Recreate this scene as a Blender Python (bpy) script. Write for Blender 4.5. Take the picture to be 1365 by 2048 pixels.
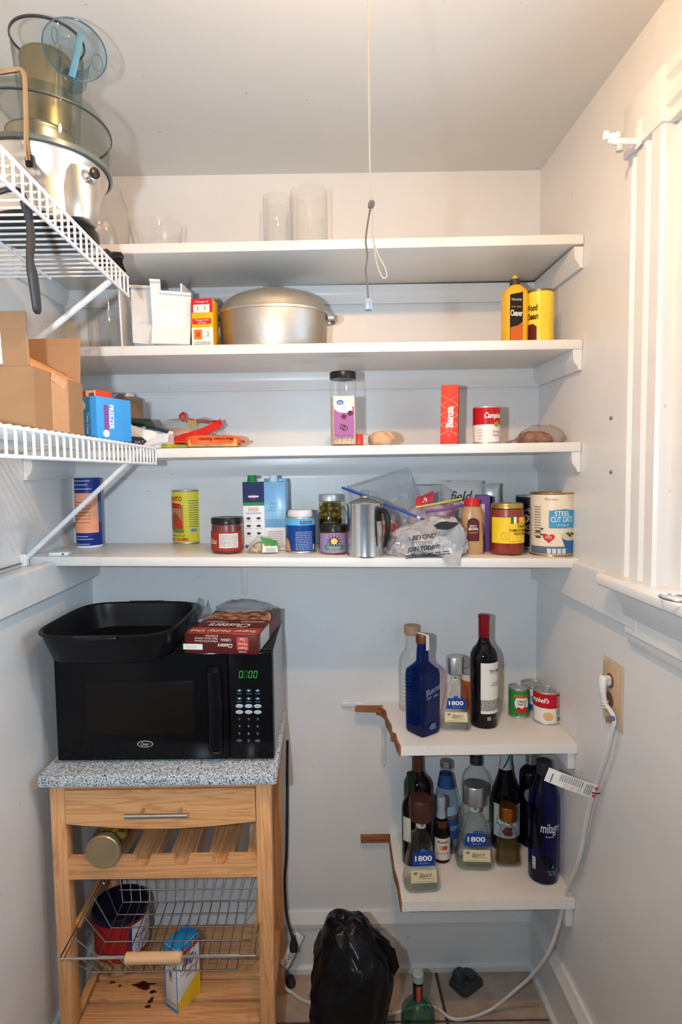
import bpy, bmesh, math, random
from math import sin, cos, pi, tan, atan2, sqrt, radians
from mathutils import Vector, Matrix, noise

for _o in list(bpy.data.objects):
    bpy.data.objects.remove(_o)
SC = bpy.context.scene
COL = SC.collection

# ------------------------------------------------------------------ camera
FPX, CX, CY = 1200.0, 640.0, 1024.0            # focal length / principal point in the 1365x2048 frame
PITCH, ROLL = math.atan(79 / 1200.0), 0.015
CAM = Vector((0, -1.8, 1.565))
FW = Vector((0, cos(PITCH), -sin(PITCH)))
_U0 = Vector((0, sin(PITCH), cos(PITCH)))
RT = Vector((1, 0, 0)) * cos(ROLL) - _U0 * sin(ROLL)
UP = Vector((1, 0, 0)) * sin(ROLL) + _U0 * cos(ROLL)
cd = bpy.data.cameras.new('camera')
cd.sensor_fit = 'AUTO'; cd.sensor_width = 36.0
cd.lens = FPX / 2048 * 36.0
cd.shift_x = (682.5 - CX) / 2048
cd.clip_start = 0.05; cd.clip_end = 50
cam = bpy.data.objects.new('camera', cd); COL.objects.link(cam)
m = Matrix((RT, UP, -FW)).transposed().to_4x4(); m.translation = CAM
cam.matrix_world = m
SC.camera = cam

# ------------------------------------------------------------------ light and exposure
SC.view_settings.view_transform = 'Standard'
SC.view_settings.look = 'None'
SC.view_settings.gamma = 1.0
SC.view_settings.use_curve_mapping = False
SC.view_settings.exposure = 0.05
SC.cycles.max_bounces = 6; SC.cycles.diffuse_bounces = 3; SC.cycles.glossy_bounces = 3
SC.cycles.transmission_bounces = 4; SC.cycles.transparent_max_bounces = 14
SC.cycles.caustics_reflective = False; SC.cycles.caustics_refractive = False
W = bpy.data.worlds.new('daylight'); SC.world = W; W.use_nodes = True
W.node_tree.nodes['Background'].inputs[0].default_value = (0.58, 0.79, 1.0, 1)
W.node_tree.nodes['Background'].inputs[1].default_value = 0.22

def light(name, kind, loc, color, power, rot=None, **kw):
    d = bpy.data.lights.new(name, kind); d.color = color; d.energy = power
    for k, v in kw.items(): setattr(d, k, v)
    o = bpy.data.objects.new(name, d); COL.objects.link(o); o.location = loc
    if rot: o.rotation_euler = rot
    return o
# camera flash held just beside the lens, daylight entering through the window
light('camera_flash', 'SPOT', (-0.16, -1.80, 1.58), (0.76, 0.89, 1.0), 45, rot=(radians(90), 0, radians(2)),
      shadow_soft_size=0.018, spot_size=radians(125), spot_blend=0.8)
light('window_daylight', 'AREA', (0.80, -1.06, 1.72), (0.46, 0.73, 1.0), 12, rot=(0, radians(90), 0),
      shape='RECTANGLE', size=0.75, size_y=0.66)
LAMP_POWER, LAMP_COLOR = 23.0, (1.0, 0.61, 0.30)

# ------------------------------------------------------------------ measuring helpers (image column/row -> point of a real plane)
def ray(px, py): return FW + RT * ((px - CX) / FPX) + UP * ((CY - py) / FPX)
def at_y(px, py, y):
    r = ray(px, py); return CAM + r * ((y - CAM.y) / r.y)
def at_x(px, py, x):
    r = ray(px, py); return CAM + r * ((x - CAM.x) / r.x)
def at_z(px, py, z):
    r = ray(px, py); return CAM + r * ((z - CAM.z) / r.z)
def sc(y, z):
    return Vector((0, y - CAM.y, z - CAM.z)).dot(FW) / FPX
def xa(px, y, z):
    v = Vector((0, y - CAM.y, z - CAM.z)); d = v.dot(FW)
    return ((px - CX) * d / FPX - v.dot(RT)) / RT.x
def za(x, y, py):
    v0 = Vector((x, y - CAM.y, -CAM.z)); k = (CY - py) / FPX
    return (k * v0.dot(FW) - v0.dot(UP)) / (UP.z - k * FW.z)
class Pl: pass
def place(l, r, top, z, bot=None, y=None, dep=1.0):
    """centre, half width and height of something standing on height z between columns l and r"""
    c = (l + r) / 2; q = Pl()
    zf = z if callable(z) else (lambda x: z)
    zz = zf(0.0)
    for _ in range(3):
        if bot is not None:
            p = at_z(c, bot, zz); hw = (r - l) / 2 * sc(p.y, zz); Y = p.y + hw * dep
        else: Y = y
        hw = (r - l) / 2 * sc(Y, zz); X = xa(c, Y, zz); zz = zf(X)
    if bot is None:
        zm = (zz + za(X, Y, top)) / 2; X = xa(c, Y, zm); hw = (r - l) / 2 * sc(Y, zm)
    q.x, q.y, q.z, q.r = X, Y, zz, hw
    q.h = za(X, Y, top) - zz; q.loc = (X, Y, zz); q.s = sc(Y, zz + q.h / 2)
    return q

# ------------------------------------------------------------------ materials
MATS = {}
def nodes(name):
    mt = bpy.data.materials.new(name); mt.use_nodes = True
    nt = mt.node_tree; MATS[name] = mt
    return mt, nt, nt.nodes['Principled BSDF']
def mat(name, col, rough=0.5, metal=0.0, var=0.06, scale=30.0, bump=0.0, bscale=None, spec=0.5, trans=0.0, emit=None, es=0.0, coat=0.0, alpha=1.0, sss=0.0):
    if name in MATS: return MATS[name]
    mt, nt, b = nodes(name); N = nt.nodes; L = nt.links
    b.inputs['Roughness'].default_value = rough; b.inputs['Metallic'].default_value = metal
    b.inputs['Specular IOR Level'].default_value = spec; b.inputs['Coat Weight'].default_value = coat
    b.inputs['Transmission Weight'].default_value = trans; b.inputs['Alpha'].default_value = alpha
    tc = N.new('ShaderNodeTexCoord'); nz = N.new('ShaderNodeTexNoise')
    nz.inputs['Scale'].default_value = scale; nz.inputs['Detail'].default_value = 4
    L.new(tc.outputs['Object'], nz.inputs['Vector'])
    rp = N.new('ShaderNodeValToRGB')
    c = col; rp.color_ramp.elements[0].position = 0.3; rp.color_ramp.elements[1].position = 0.7
    rp.color_ramp.elements[0].color = (*[max(0, x * (1 - var)) for x in c], 1)
    rp.color_ramp.elements[1].color = (*[min(1, x * (1 + var)) for x in c], 1)
    L.new(nz.outputs['Fac'], rp.inputs['Fac']); L.new(rp.outputs['Color'], b.inputs['Base Color'])
    if bump:
        n2 = N.new('ShaderNodeTexNoise'); n2.inputs['Scale'].default_value = bscale or scale; n2.inputs['Detail'].default_value = 3
        L.new(tc.outputs['Object'], n2.inputs['Vector'])
        bp = N.new('ShaderNodeBump'); bp.inputs['Strength'].default_value = bump; bp.inputs['Distance'].default_value = 0.004
        L.new(n2.outputs['Fac'], bp.inputs['Height']); L.new(bp.outputs['Normal'], b.inputs['Normal'])
    if emit:
        b.inputs['Emission Color'].default_value = (*emit, 1); b.inputs['Emission Strength'].default_value = es
    return mt
def hexc(s):
    v = [int(s[i:i + 2], 16) / 255 for i in (0, 2, 4)]
    return tuple(x / 12.92 if x <= 0.04045 else ((x + 0.055) / 1.055) ** 2.4 for x in v)
def hm(s, rough=0.45, **k):
    key = 'print_' + s + '_%d' % int(rough * 100)
    return mat(key, hexc(s), rough, var=k.pop('var', 0.03), spec=k.pop('spec', 0.28), **k)
def glass(name, tint, edge=None, rough=0.015, body=0.0, bodycol=(0.8, 0.8, 0.8)):
    """thin glass or clear film: transmits a tint, darker where the wall is crossed at a slant, and reflects by Schlick"""
    if name in MATS: return MATS[name]
    mt, nt, b = nodes(name); N = nt.nodes; L = nt.links; N.remove(b)
    lw = N.new('ShaderNodeLayerWeight'); lw.inputs['Blend'].default_value = 0.5
    p5 = N.new('ShaderNodeMath'); p5.operation = 'POWER'; p5.inputs[1].default_value = 5.0; L.new(lw.outputs['Facing'], p5.inputs[0])
    ml = N.new('ShaderNodeMath'); ml.operation = 'MULTIPLY_ADD'; ml.inputs[1].default_value = 0.8; ml.inputs[2].default_value = 0.03
    L.new(p5.outputs[0], ml.inputs[0])
    mx = N.new('ShaderNodeMix'); mx.data_type = 'RGBA'
    p2 = N.new('ShaderNodeMath'); p2.operation = 'POWER'; p2.inputs[1].default_value = 5.5; L.new(lw.outputs['Facing'], p2.inputs[0])
    L.new(p2.outputs[0], mx.inputs[0])
    e = edge or tuple(x * 0.45 for x in tint)
    mx.inputs[6].default_value = (*tint, 1); mx.inputs[7].default_value = (*e, 1)
    tr = N.new('ShaderNodeBsdfTransparent'); L.new(mx.outputs[2], tr.inputs['Color'])
    gl = N.new('ShaderNodeBsdfGlossy'); gl.inputs['Roughness'].default_value = rough
    s1 = N.new('ShaderNodeMixShader'); L.new(ml.outputs[0], s1.inputs[0]); L.new(tr.outputs[0], s1.inputs[1]); L.new(gl.outputs[0], s1.inputs[2])
    last = s1
    if body:
        df = N.new('ShaderNodeBsdfDiffuse'); df.inputs['Color'].default_value = (*bodycol, 1)
        s2 = N.new('ShaderNodeMixShader'); s2.inputs[0].default_value = body
        L.new(s1.outputs[0], s2.inputs[1]); L.new(df.outputs[0], s2.inputs[2]); last = s2
    L.new(last.outputs[0], N['Material Output'].inputs['Surface'])
    return mt
def paint(name, col, rough=0.35, bump=0.12, scale=14.0, dirt=0.06):
    mt, nt, b = nodes(name); N = nt.nodes; L = nt.links
    b.inputs['Roughness'].default_value = rough
    tc = N.new('ShaderNodeTexCoord')
    n1 = N.new('ShaderNodeTexNoise'); n1.inputs['Scale'].default_value = 3.0; n1.inputs['Detail'].default_value = 6; n1.inputs['Roughness'].default_value = 0.6
    L.new(tc.outputs['Object'], n1.inputs['Vector'])
    rp = N.new('ShaderNodeValToRGB'); rp.color_ramp.elements[0].position = 0.35; rp.color_ramp.elements[1].position = 0.65
    rp.color_ramp.elements[0].color = (*[x * (1 - dirt) for x in col], 1); rp.color_ramp.elements[1].color = (*col, 1)
    L.new(n1.outputs['Fac'], rp.inputs['Fac'])
    sp = N.new('ShaderNodeTexNoise'); sp.inputs['Scale'].default_value = 42.0; sp.inputs['Detail'].default_value = 2
    L.new(tc.outputs['Object'], sp.inputs['Vector'])
    r2 = N.new('ShaderNodeValToRGB'); r2.color_ramp.elements[0].position = 0.235; r2.color_ramp.elements[1].position = 0.255
    r2.color_ramp.elements[0].color = (0.62, 0.58, 0.53, 1); r2.color_ramp.elements[1].color = (1, 1, 1, 1)
    L.new(sp.outputs['Fac'], r2.inputs['Fac'])
    mm = N.new('ShaderNodeMix'); mm.data_type = 'RGBA'; mm.blend_type = 'MULTIPLY'; mm.inputs[0].default_value = 0.6
    L.new(rp.outputs['Color'], mm.inputs[6]); L.new(r2.outputs['Color'], mm.inputs[7]); L.new(mm.outputs[2], b.inputs['Base Color'])
    n2 = N.new('ShaderNodeTexNoise'); n2.inputs['Scale'].default_value = scale; n2.inputs['Detail'].default_value = 5
    L.new(tc.outputs['Object'], n2.inputs['Vector'])
    n3 = N.new('ShaderNodeTexNoise'); n3.inputs['Scale'].default_value = 130; n3.inputs['Detail'].default_value = 2
    L.new(tc.outputs['Object'], n3.inputs['Vector'])
    ad = N.new('ShaderNodeMath'); ad.operation = 'MULTIPLY_ADD'; ad.inputs[1].default_value = 0.25
    L.new(n3.outputs['Fac'], ad.inputs[0]); L.new(n2.outputs['Fac'], ad.inputs[2])
    bp = N.new('ShaderNodeBump'); bp.inputs['Strength'].default_value = bump; bp.inputs['Distance'].default_value = 0.006
    L.new(ad.outputs[0], bp.inputs['Height']); L.new(bp.outputs['Normal'], b.inputs['Normal'])
    return mt
def wood(name, c0, c1, axis=0, rough=0.38, ring=9.0):
    """pine: long streaks along the given object axis"""
    mt, nt, b = nodes(name); N = nt.nodes; L = nt.links
    tc = N.new('ShaderNodeTexCoord'); mp = N.new('ShaderNodeMapping')
    s = [ring * 5] * 3; s[axis] = ring * 0.22; mp.inputs['Scale'].default_value = s
    L.new(tc.outputs['Object'], mp.inputs['Vector'])
    n1 = N.new('ShaderNodeTexNoise'); n1.inputs['Scale'].default_value = 1.0; n1.inputs['Detail'].default_value = 3; n1.inputs['Distortion'].default_value = 0.6
    L.new(mp.outputs[0], n1.inputs['Vector'])
    m2 = N.new('ShaderNodeMath'); m2.operation = 'MULTIPLY'; m2.inputs[1].default_value = 7.0; L.new(n1.outputs['Fac'], m2.inputs[0])
    m3 = N.new('ShaderNodeMath'); m3.operation = 'FRACT'; L.new(m2.outputs[0], m3.inputs[0])
    rp = N.new('ShaderNodeValToRGB'); e = rp.color_ramp.elements
    e[0].position = 0.0; e[0].color = (*c0, 1); e[1].position = 1.0; e[1].color = (*c0, 1)
    k = e.new(0.72); k.color = (*c1, 1); k = e.new(0.35); k.color = (*[(a * 3 + d) / 4 for a, d in zip(c0, c1)], 1)
    L.new(m3.outputs[0], rp.inputs['Fac']); L.new(rp.outputs['Color'], b.inputs['Base Color'])
    b.inputs['Roughness'].default_value = rough
    return mt
def granite(name):
    mt, nt, b = nodes(name); N = nt.nodes; L = nt.links
    tc = N.new('ShaderNodeTexCoord')
    n1 = N.new('ShaderNodeTexNoise'); n1.inputs['Scale'].default_value = 260; n1.inputs['Detail'].default_value = 3; n1.inputs['Roughness'].default_value = 0.7
    L.new(tc.outputs['Object'], n1.inputs['Vector'])
    rp = N.new('ShaderNodeValToRGB'); e = rp.color_ramp.elements
    e[0].position = 0.36; e[0].color = (0.03, 0.035, 0.04, 1); e[1].position = 0.62; e[1].color = (0.72, 0.75, 0.76, 1)
    k = e.new(0.45); k.color = (0.22, 0.25, 0.27, 1); k = e.new(0.5); k.color = (0.5, 0.54, 0.56, 1)
    L.new(n1.outputs['Fac'], rp.inputs['Fac']); L.new(rp.outputs['Color'], b.inputs['Base Color'])
    b.inputs['Roughness'].default_value = 0.22
    return mt
def speckle(name, c0, c1, scale, rough=0.6, lo=0.4, hi=0.6, bump=0.0, mid=None):
    if name in MATS: return MATS[name]
    mt, nt, b = nodes(name); N = nt.nodes; L = nt.links
    tc = N.new('ShaderNodeTexCoord')
    n1 = N.new('ShaderNodeTexNoise'); n1.inputs['Scale'].default_value = scale; n1.inputs['Detail'].default_value = 2
    L.new(tc.outputs['Object'], n1.inputs['Vector'])
    rp = N.new('ShaderNodeValToRGB'); e = rp.color_ramp.elements
    e[0].position = lo; e[0].color = (*c0, 1); e[1].position = hi; e[1].color = (*c1, 1)
    if mid: k = e.new((lo + hi) / 2); k.color = (*mid, 1)
    L.new(n1.outputs['Fac'], rp.inputs['Fac']); L.new(rp.outputs['Color'], b.inputs['Base Color'])
    b.inputs['Roughness'].default_value = rough
    if bump:
        bp = N.new('ShaderNodeBump'); bp.inputs['Strength'].default_value = bump; bp.inputs['Distance'].default_value = 0.003
        L.new(n1.outputs['Fac'], bp.inputs['Height']); L.new(bp.outputs['Normal'], b.inputs['Normal'])
    return mt

# ------------------------------------------------------------------ shapes: every builder returns (verts, faces)
def add(*gs):
    V, F = [], []
    for v, f in gs:
        o = len(V); V += list(v); F += [tuple(i + o for i in q) for q in f]
    return V, F
def xf(g, loc=(0, 0, 0), rot=(0, 0, 0), s=(1, 1, 1)):
    from mathutils import Euler
    M = Matrix.Translation(loc) @ Euler(rot).to_matrix().to_4x4() @ Matrix.Diagonal((*s, 1))
    return [tuple(M @ Vector(v)) for v in g[0]], g[1]
def loft(secs, n=32, cap0=True, cap1=True):
    """secs: (z, hx, hy, squareness p, ox, oy)"""
    V, F = [], []
    for s in secs:
        z, hx, hy = s[:3]; p = s[3] if len(s) > 3 else 2.0; ox = s[4] if len(s) > 4 else 0; oy = s[5] if len(s) > 5 else 0
        for i in range(n):
            a = 2 * pi * (i + .5) / n; c, t = cos(a), sin(a)
            k = (abs(c) ** p + abs(t) ** p) ** (-1.0 / p)
            V.append((ox + hx * c * k, oy + hy * t * k, z))
    m_ = len(secs)
    for j in range(m_ - 1):
        for i in range(n):
            a, b = j * n + i, j * n + (i + 1) % n
            F.append((a, b, b + n, a + n))
    if cap0: F.append(tuple(reversed(range(n))))
    if cap1: F.append(tuple(range((m_ - 1) * n, m_ * n)))
    return V, F
def lathe(prof, n=32, cap0=True, cap1=True):
    return loft([(z, max(r, 1e-4), max(r, 1e-4), 2.0) for r, z in prof], n, cap0, cap1)
def box(sx, sy, sz, c=(0, 0, 0), bev=0.0, seg=2):
    """box of full sizes sx sy sz centred on c"""
    x, y, z = sx / 2, sy / 2, sz / 2
    V = [(a * x + c[0], b * y + c[1], d * z + c[2]) for d in (-1, 1) for b in (-1, 1) for a in (-1, 1)]
    F = [(0, 2, 3, 1), (4, 5, 7, 6), (0, 1, 5, 4), (2, 6, 7, 3), (0, 4, 6, 2), (1, 3, 7, 5)]
    if not bev: return V, F
    bm = bmesh.new(); vs = [bm.verts.new(v) for v in V]
    for f in F: bm.faces.new([vs[i] for i in f])
    bmesh.ops.bevel(bm, geom=bm.edges[:], offset=min(bev, x * .95, y * .95, z * .95), segments=seg, profile=0.5, affect='EDGES', clamp_overlap=True)
    bm.verts.index_update()
    g = [tuple(v.co) for v in bm.verts], [tuple(v.index for v in f.verts) for f in bm.faces]; bm.free()
    return g
def bx(x0, x1, y0, y1, z0, z1, bev=0.0):
    return box(x1 - x0, y1 - y0, z1 - z0, ((x0 + x1) / 2, (y0 + y1) / 2, (z0 + z1) / 2), bev)
def prism(pts, z0, z1):
    n = len(pts)
    V = [(x, y, z0) for x, y in pts] + [(x, y, z1) for x, y in pts]
    F = [tuple(reversed(range(n))), tuple(range(n, 2 * n))] + [(i, (i + 1) % n, (i + 1) % n + n, i + n) for i in range(n)]
    return V, F
def sweep(prof, p0, p1, u, v):
    """profile points (a,b) placed as a*u+b*v, swept straight from p0 to p1"""
    p0, p1, u, v = map(Vector, (p0, p1, u, v)); n = len(prof)
    V = [tuple(p0 + u * a + v * b) for a, b in prof] + [tuple(p1 + u * a + v * b) for a, b in prof]
    F = [tuple(reversed(range(n))), tuple(range(n, 2 * n))] + [(i, (i + 1) % n, (i + 1) % n + n, i + n) for i in range(n)]
    return V, F
def smooth_path(pts, k=6):
    P = [Vector(p) for p in pts]; out = []
    for i in range(len(P) - 1):
        a, b, c, d = P[max(i - 1, 0)], P[i], P[i + 1], P[min(i + 2, len(P) - 1)]
        for j in range(k):
            t = j / k
            out.append(0.5 * ((2 * b) + (c - a) * t + (2 * a - 5 * b + 4 * c - d) * t * t + (3 * b - 3 * c + d - a) * t ** 3))
    out.append(P[-1]); return out
def tube(pts, r, n=8, flat=1.0, closed=False):
    P = [Vector(p) for p in pts]; m_ = len(P); V, F = [], []
    t = (P[1] - P[0]).normalized(); a = Vector((0, 0, 1)) if abs(t.z) < 0.9 else Vector((1, 0, 0))
    u = t.cross(a).normalized()
    for i in range(m_):
        if closed: t = (P[(i + 1) % m_] - P[i - 1]).normalized()
        else: t = (P[min(i + 1, m_ - 1)] - P[max(i - 1, 0)]).normalized()
        u = (u - t * u.dot(t)).normalized(); w = t.cross(u)
        rr = r[i] if isinstance(r, (list, tuple)) else r
        for j in range(n):
            q = 2 * pi * j / n; V.append(tuple(P[i] + u * (rr * cos(q)) + w * (rr * flat * sin(q))))
    for i in range(m_ if closed else m_ - 1):
        for j in range(n):
            k0, k1 = i * n, ((i + 1) % m_) * n
            F.append((k0 + j, k0 + (j + 1) % n, k1 + (j + 1) % n, k1 + j))
    if not closed: F += [tuple(reversed(range(n))), tuple(range((m_ - 1) * n, m_ * n))]
    return V, F
def crumple(g, amp, freq, seed=0, zmin=None, oct_=3):
    V = []; off = Vector((seed * 7.3, seed * 3.1, seed * 1.7))
    for v in g[0]:
        q = Vector(v); d = Vector((0, 0, 0)); a, f = amp, freq
        for _ in range(oct_):
            d += noise.noise_vector(q * f + off) * a; a *= 0.5; f *= 2.1
        q = q + d
        if zmin is not None and q.z < zmin: q.z = zmin
        V.append(tuple(q))
    return V, g[1]
def grid(nu, nv, fn):
    V = [fn(i / nu, j / nv) for j in range(nv + 1) for i in range(nu + 1)]
    F = [(j * (nu + 1) + i, j * (nu + 1) + i + 1, (j + 1) * (nu + 1) + i + 1, (j + 1) * (nu + 1) + i) for j in range(nv) for i in range(nu)]
    return V, F
def thick(g, t):
    """closed sheet of thickness t from an open grid (double skin)"""
    bm = bmesh.new(); vs = [bm.verts.new(v) for v in g[0]]
    for f in g[1]: bm.faces.new([vs[i] for i in f])
    bm.normal_update()
    bmesh.ops.solidify(bm, geom=bm.faces[:], thickness=t)
    bm.verts.index_update()
    o = [tuple(v.co) for v in bm.verts], [tuple(v.index for v in f.verts) for f in bm.faces]; bm.free(); return o
def hull(pts):
    bm = bmesh.new()
    for p in pts: bm.verts.new(p)
    r = bmesh.ops.convex_hull(bm, input=bm.verts[:])
    bmesh.ops.delete(bm, geom=list({e for e in r['geom_interior'] if isinstance(e, bmesh.types.BMVert)}), context='VERTS')
    bm.verts.index_update()
    o = [tuple(v.co) for v in bm.verts], [tuple(v.index for v in f.verts) for f in bm.faces]; bm.free(); return o

def mk(name, g, mt, parent=None, ang=35, loc=None, rot=None):
    me = bpy.data.meshes.new(name); me.from_pydata(g[0], [], g[1]); me.materials.append(mt)
    bm = bmesh.new(); bm.from_mesh(me); bmesh.ops.recalc_face_normals(bm, faces=bm.faces[:]); bm.to_mesh(me); bm.free()
    if ang:
        me.shade_smooth(); me.set_sharp_from_angle(angle=radians(ang))
    o = bpy.data.objects.new(name, me); COL.objects.link(o)
    if parent: o.parent = parent
    if loc: o.location = loc
    if rot: o.rotation_euler = rot
    return o
def tag(o, label, cat, group=None):
    o['label'] = label; o['category'] = cat
    if group: o['group'] = group
    return o
def thing(name, label, cat, loc=(0, 0, 0), rz=0.0, group=None, rot=None):
    o = bpy.data.objects.new(name, None); COL.objects.link(o); o.empty_display_size = 0.05
    o.location = loc; o.rotation_euler = rot or (0, 0, rz)
    return tag(o, label, cat, group)
def struct(o): o['kind'] = 'structure'; return o

# ------------------------------------------------------------------ print on surfaces: (u, v) metres -> local 3D
def cylmap(r, a0=0.0, e=0.0004):
    return lambda u, v: ((r + e) * sin(a0 + u / r), -(r + e) * cos(a0 + u / r), v)
def planemap(o, u, v):
    o, u, v = Vector(o), Vector(u).normalized(), Vector(v).normalized()
    return lambda a, b: tuple(o + u * a + v * b)
def front(y, e=0.0004): return planemap((0, y - e, 0), (1, 0, 0), (0, 0, 1))
def lift(f, k):
    """the same mapping raised a little from a cylinder or plane around the local z axis"""
    def h(u, v):
        p = f(u, v); q = f(u + 1e-4, v); s = f(u, v + 1e-4)
        n = (Vector(q) - Vector(p)).cross(Vector(s) - Vector(p)).normalized()
        return tuple(Vector(p) + n * k)
    return h
def patch(parent, f, u0, u1, v0, v1, mt, name='label', k=0.0, nu=16):
    ff = lift(f, k) if k else f
    return mk(name, grid(nu, 1, lambda a, b: ff(u0 + (u1 - u0) * a, v0 + (v1 - v0) * b)), mt, parent)
def polyp(parent, f, pts, mt, name='emblem', k=0.0003):
    q = []
    for i, (u, v) in enumerate(pts):
        u2, v2 = pts[(i + 1) % len(pts)]; n = max(1, int(abs(u2 - u) / 0.006))
        q += [(u + (u2 - u) * j / n, v + (v2 - v) * j / n) for j in range(n)]
    pts = q
    ff = lift(f, k); cu = sum(p[0] for p in pts) / len(pts); cv = sum(p[1] for p in pts) / len(pts); n = len(pts)
    V = [ff(cu, cv)]; R_ = (0.25, 0.5, 0.75, 1.0)
    for t in R_: V += [ff(cu + (u - cu) * t, cv + (v - cv) * t) for u, v in pts]
    F = [(0, 1 + i, 1 + (i + 1) % n) for i in range(n)]
    for j in range(len(R_) - 1): F += [(1 + j * n + i, 1 + (j + 1) * n + i, 1 + (j + 1) * n + (i + 1) % n, 1 + j * n + (i + 1) % n) for i in range(n)]
    return mk(name, (V, F), mt, parent)
def ell(cu, cv, a, b, n=24, t0=0.0): return [(cu + a * cos(2 * pi * i / n + t0), cv + b * sin(2 * pi * i / n + t0)) for i in range(n)]
def blob(cu, cv, a, b, seed, n=22, amp=0.25):
    r_ = random.Random(seed); ph = [r_.uniform(0, 6.28) for _ in range(4)]
    return [(cu + a * cos(t) * (1 + amp * sin(3 * t + ph[0]) * .5 + amp * sin(5 * t + ph[1]) * .4), cv + b * sin(t) * (1 + amp * sin(4 * t + ph[2]) * .5)) for t in [2 * pi * i / n for i in range(n)]]
_TC = {}
def textgeo(s, shear=0.0, bold=0.0):
    key = (s, shear, bold)
    if key not in _TC:
        c = bpy.data.curves.new('lettering', 'FONT'); c.body = s; c.align_x = 'CENTER'; c.align_y = 'CENTER'
        c.shear = shear; c.offset = bold; c.resolution_u = 3; c.fill_mode = 'FRONT' if hasattr(c, 'fill_mode') else c.fill_mode
        o = bpy.data.objects.new('lettering', c); COL.objects.link(o)
        bpy.context.view_layer.update()
        me = o.evaluated_get(bpy.context.evaluated_depsgraph_get()).to_mesh()
        V = [(v.co.x, v.co.y) for v in me.vertices]; F = [tuple(p.vertices) for p in me.polygons]
        o.evaluated_get(bpy.context.evaluated_depsgraph_get()).to_mesh_clear()
        bpy.data.objects.remove(o); bpy.data.curves.remove(c)
        xs = [p[0] for p in V]; ys = [p[1] for p in V]
        _TC[key] = (V, F, (min(xs) + max(xs)) / 2, (min(ys) + max(ys)) / 2, max(xs) - min(xs), max(ys) - min(ys))
    return _TC[key]
def write(parent, f, items, mt, k=0.0006, name='lettering'):
    """items: (text, u, v, height, width or None, {rot, shear, bold}); all lines of one colour become one part"""
    ff = lift(f, k); G = []
    for it in items:
        s, u, v, h = it[:4]; w = it[4] if len(it) > 4 else None; o = it[5] if len(it) > 5 else {}
        V, F, cx_, cy_, tw, th = textgeo(s, o.get('shear', 0.0), o.get('bold', 0.0))
        ky = h / th if o.get('fit', True) else h; kx = (w / tw) if w else ky
        r = o.get('rot', 0.0); c, t = cos(r), sin(r)
        P = []
        for x, y in V:
            a, b = (x - cx_) * kx, (y - cy_) * ky
            P.append(ff(u + a * c - b * t, v + a * t + b * c))
        G.append((P, F))
    return mk(name, add(*G), mt, parent, ang=0)
def lines(parent, f, u0, u1, v0, v1, n, mt, seed=1, h=0.35, k=0.0006, name='small_print', gap=0.25):
    """rows of unreadably small print: short dashes like words"""
    ff = lift(f, k); rr = random.Random(seed); V, F = [], []
    for i in range(n):
        v = v1 - (v1 - v0) * (i + .5) / n; hh = (v1 - v0) / n * h; u = u0
        while u < u1:
            w = rr.uniform(0.05, 0.16) * (u1 - u0); e = min(u + w, u1)
            o = len(V); V += [ff(u, v - hh / 2), ff(e, v - hh / 2), ff(e, v + hh / 2), ff(u, v + hh / 2)]; F.append((o, o + 1, o + 2, o + 3))
            u = e + w * gap
    return mk(name, (V, F), mt, parent, ang=0)
def barcode(parent, f, u0, u1, v0, v1, seed=3, k=0.0006, horiz=False):
    bg = patch(parent, f, u0, u1, v0, v1, hm('f2f2ee'), 'barcode', k * .8, 4)
    rr = random.Random(seed); V, F = [], []; ff = lift(f, k + .0002); t = 0.05
    while t < 0.93:
        w = rr.choice((.02, .03, .05)); o = len(V)
        if horiz: q = [(u0 + (u1 - u0) * .08, v0 + (v1 - v0) * t), (u1 - (u1 - u0) * .08, v0 + (v1 - v0) * t), (u1 - (u1 - u0) * .08, v0 + (v1 - v0) * (t + w)), (u0 + (u1 - u0) * .08, v0 + (v1 - v0) * (t + w))]
        else: q = [(u0 + (u1 - u0) * t, v0 + (v1 - v0) * .1), (u0 + (u1 - u0) * (t + w), v0 + (v1 - v0) * .1), (u0 + (u1 - u0) * (t + w), v1 - (v1 - v0) * .08), (u0 + (u1 - u0) * t, v1 - (v1 - v0) * .08)]
        V += [ff(*p) for p in q]; F.append((o, o + 1, o + 2, o + 3)); t += w + rr.choice((.02, .03, .04))
    mk('bars', (V, F), hm('101010'), bg, ang=0)
WHITE_INK, BLACK_INK = 'f4f4f0', '141414'

# ================================================================== the room
XL, XLL, XR, ZC, YF = -0.741, -0.692, 0.655, 2.43, -2.35
M_wall = paint('wall_paint', (0.78, 0.775, 0.765), 0.36, 0.16)
M_trim = paint('trim_paint', (0.78, 0.775, 0.76), 0.30, 0.10, 20)
M_shelf = paint('shelf_paint', (0.84, 0.81, 0.76), 0.33, 0.10, 18, dirt=0.10)
M_ceil = paint('ceiling_paint', (0.75, 0.735, 0.70), 0.75, 0.08, 8, dirt=0.03)
M_raw = wood('raw_broken_wood', (0.36, 0.13, 0.045), (0.17, 0.055, 0.02), 0, 0.7, 12)
M_dark = mat('dark_gap', (0.02, 0.018, 0.016), 0.8)
M_screw = mat('screw_metal', (0.25, 0.23, 0.2), 0.35, 1.0)

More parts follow.
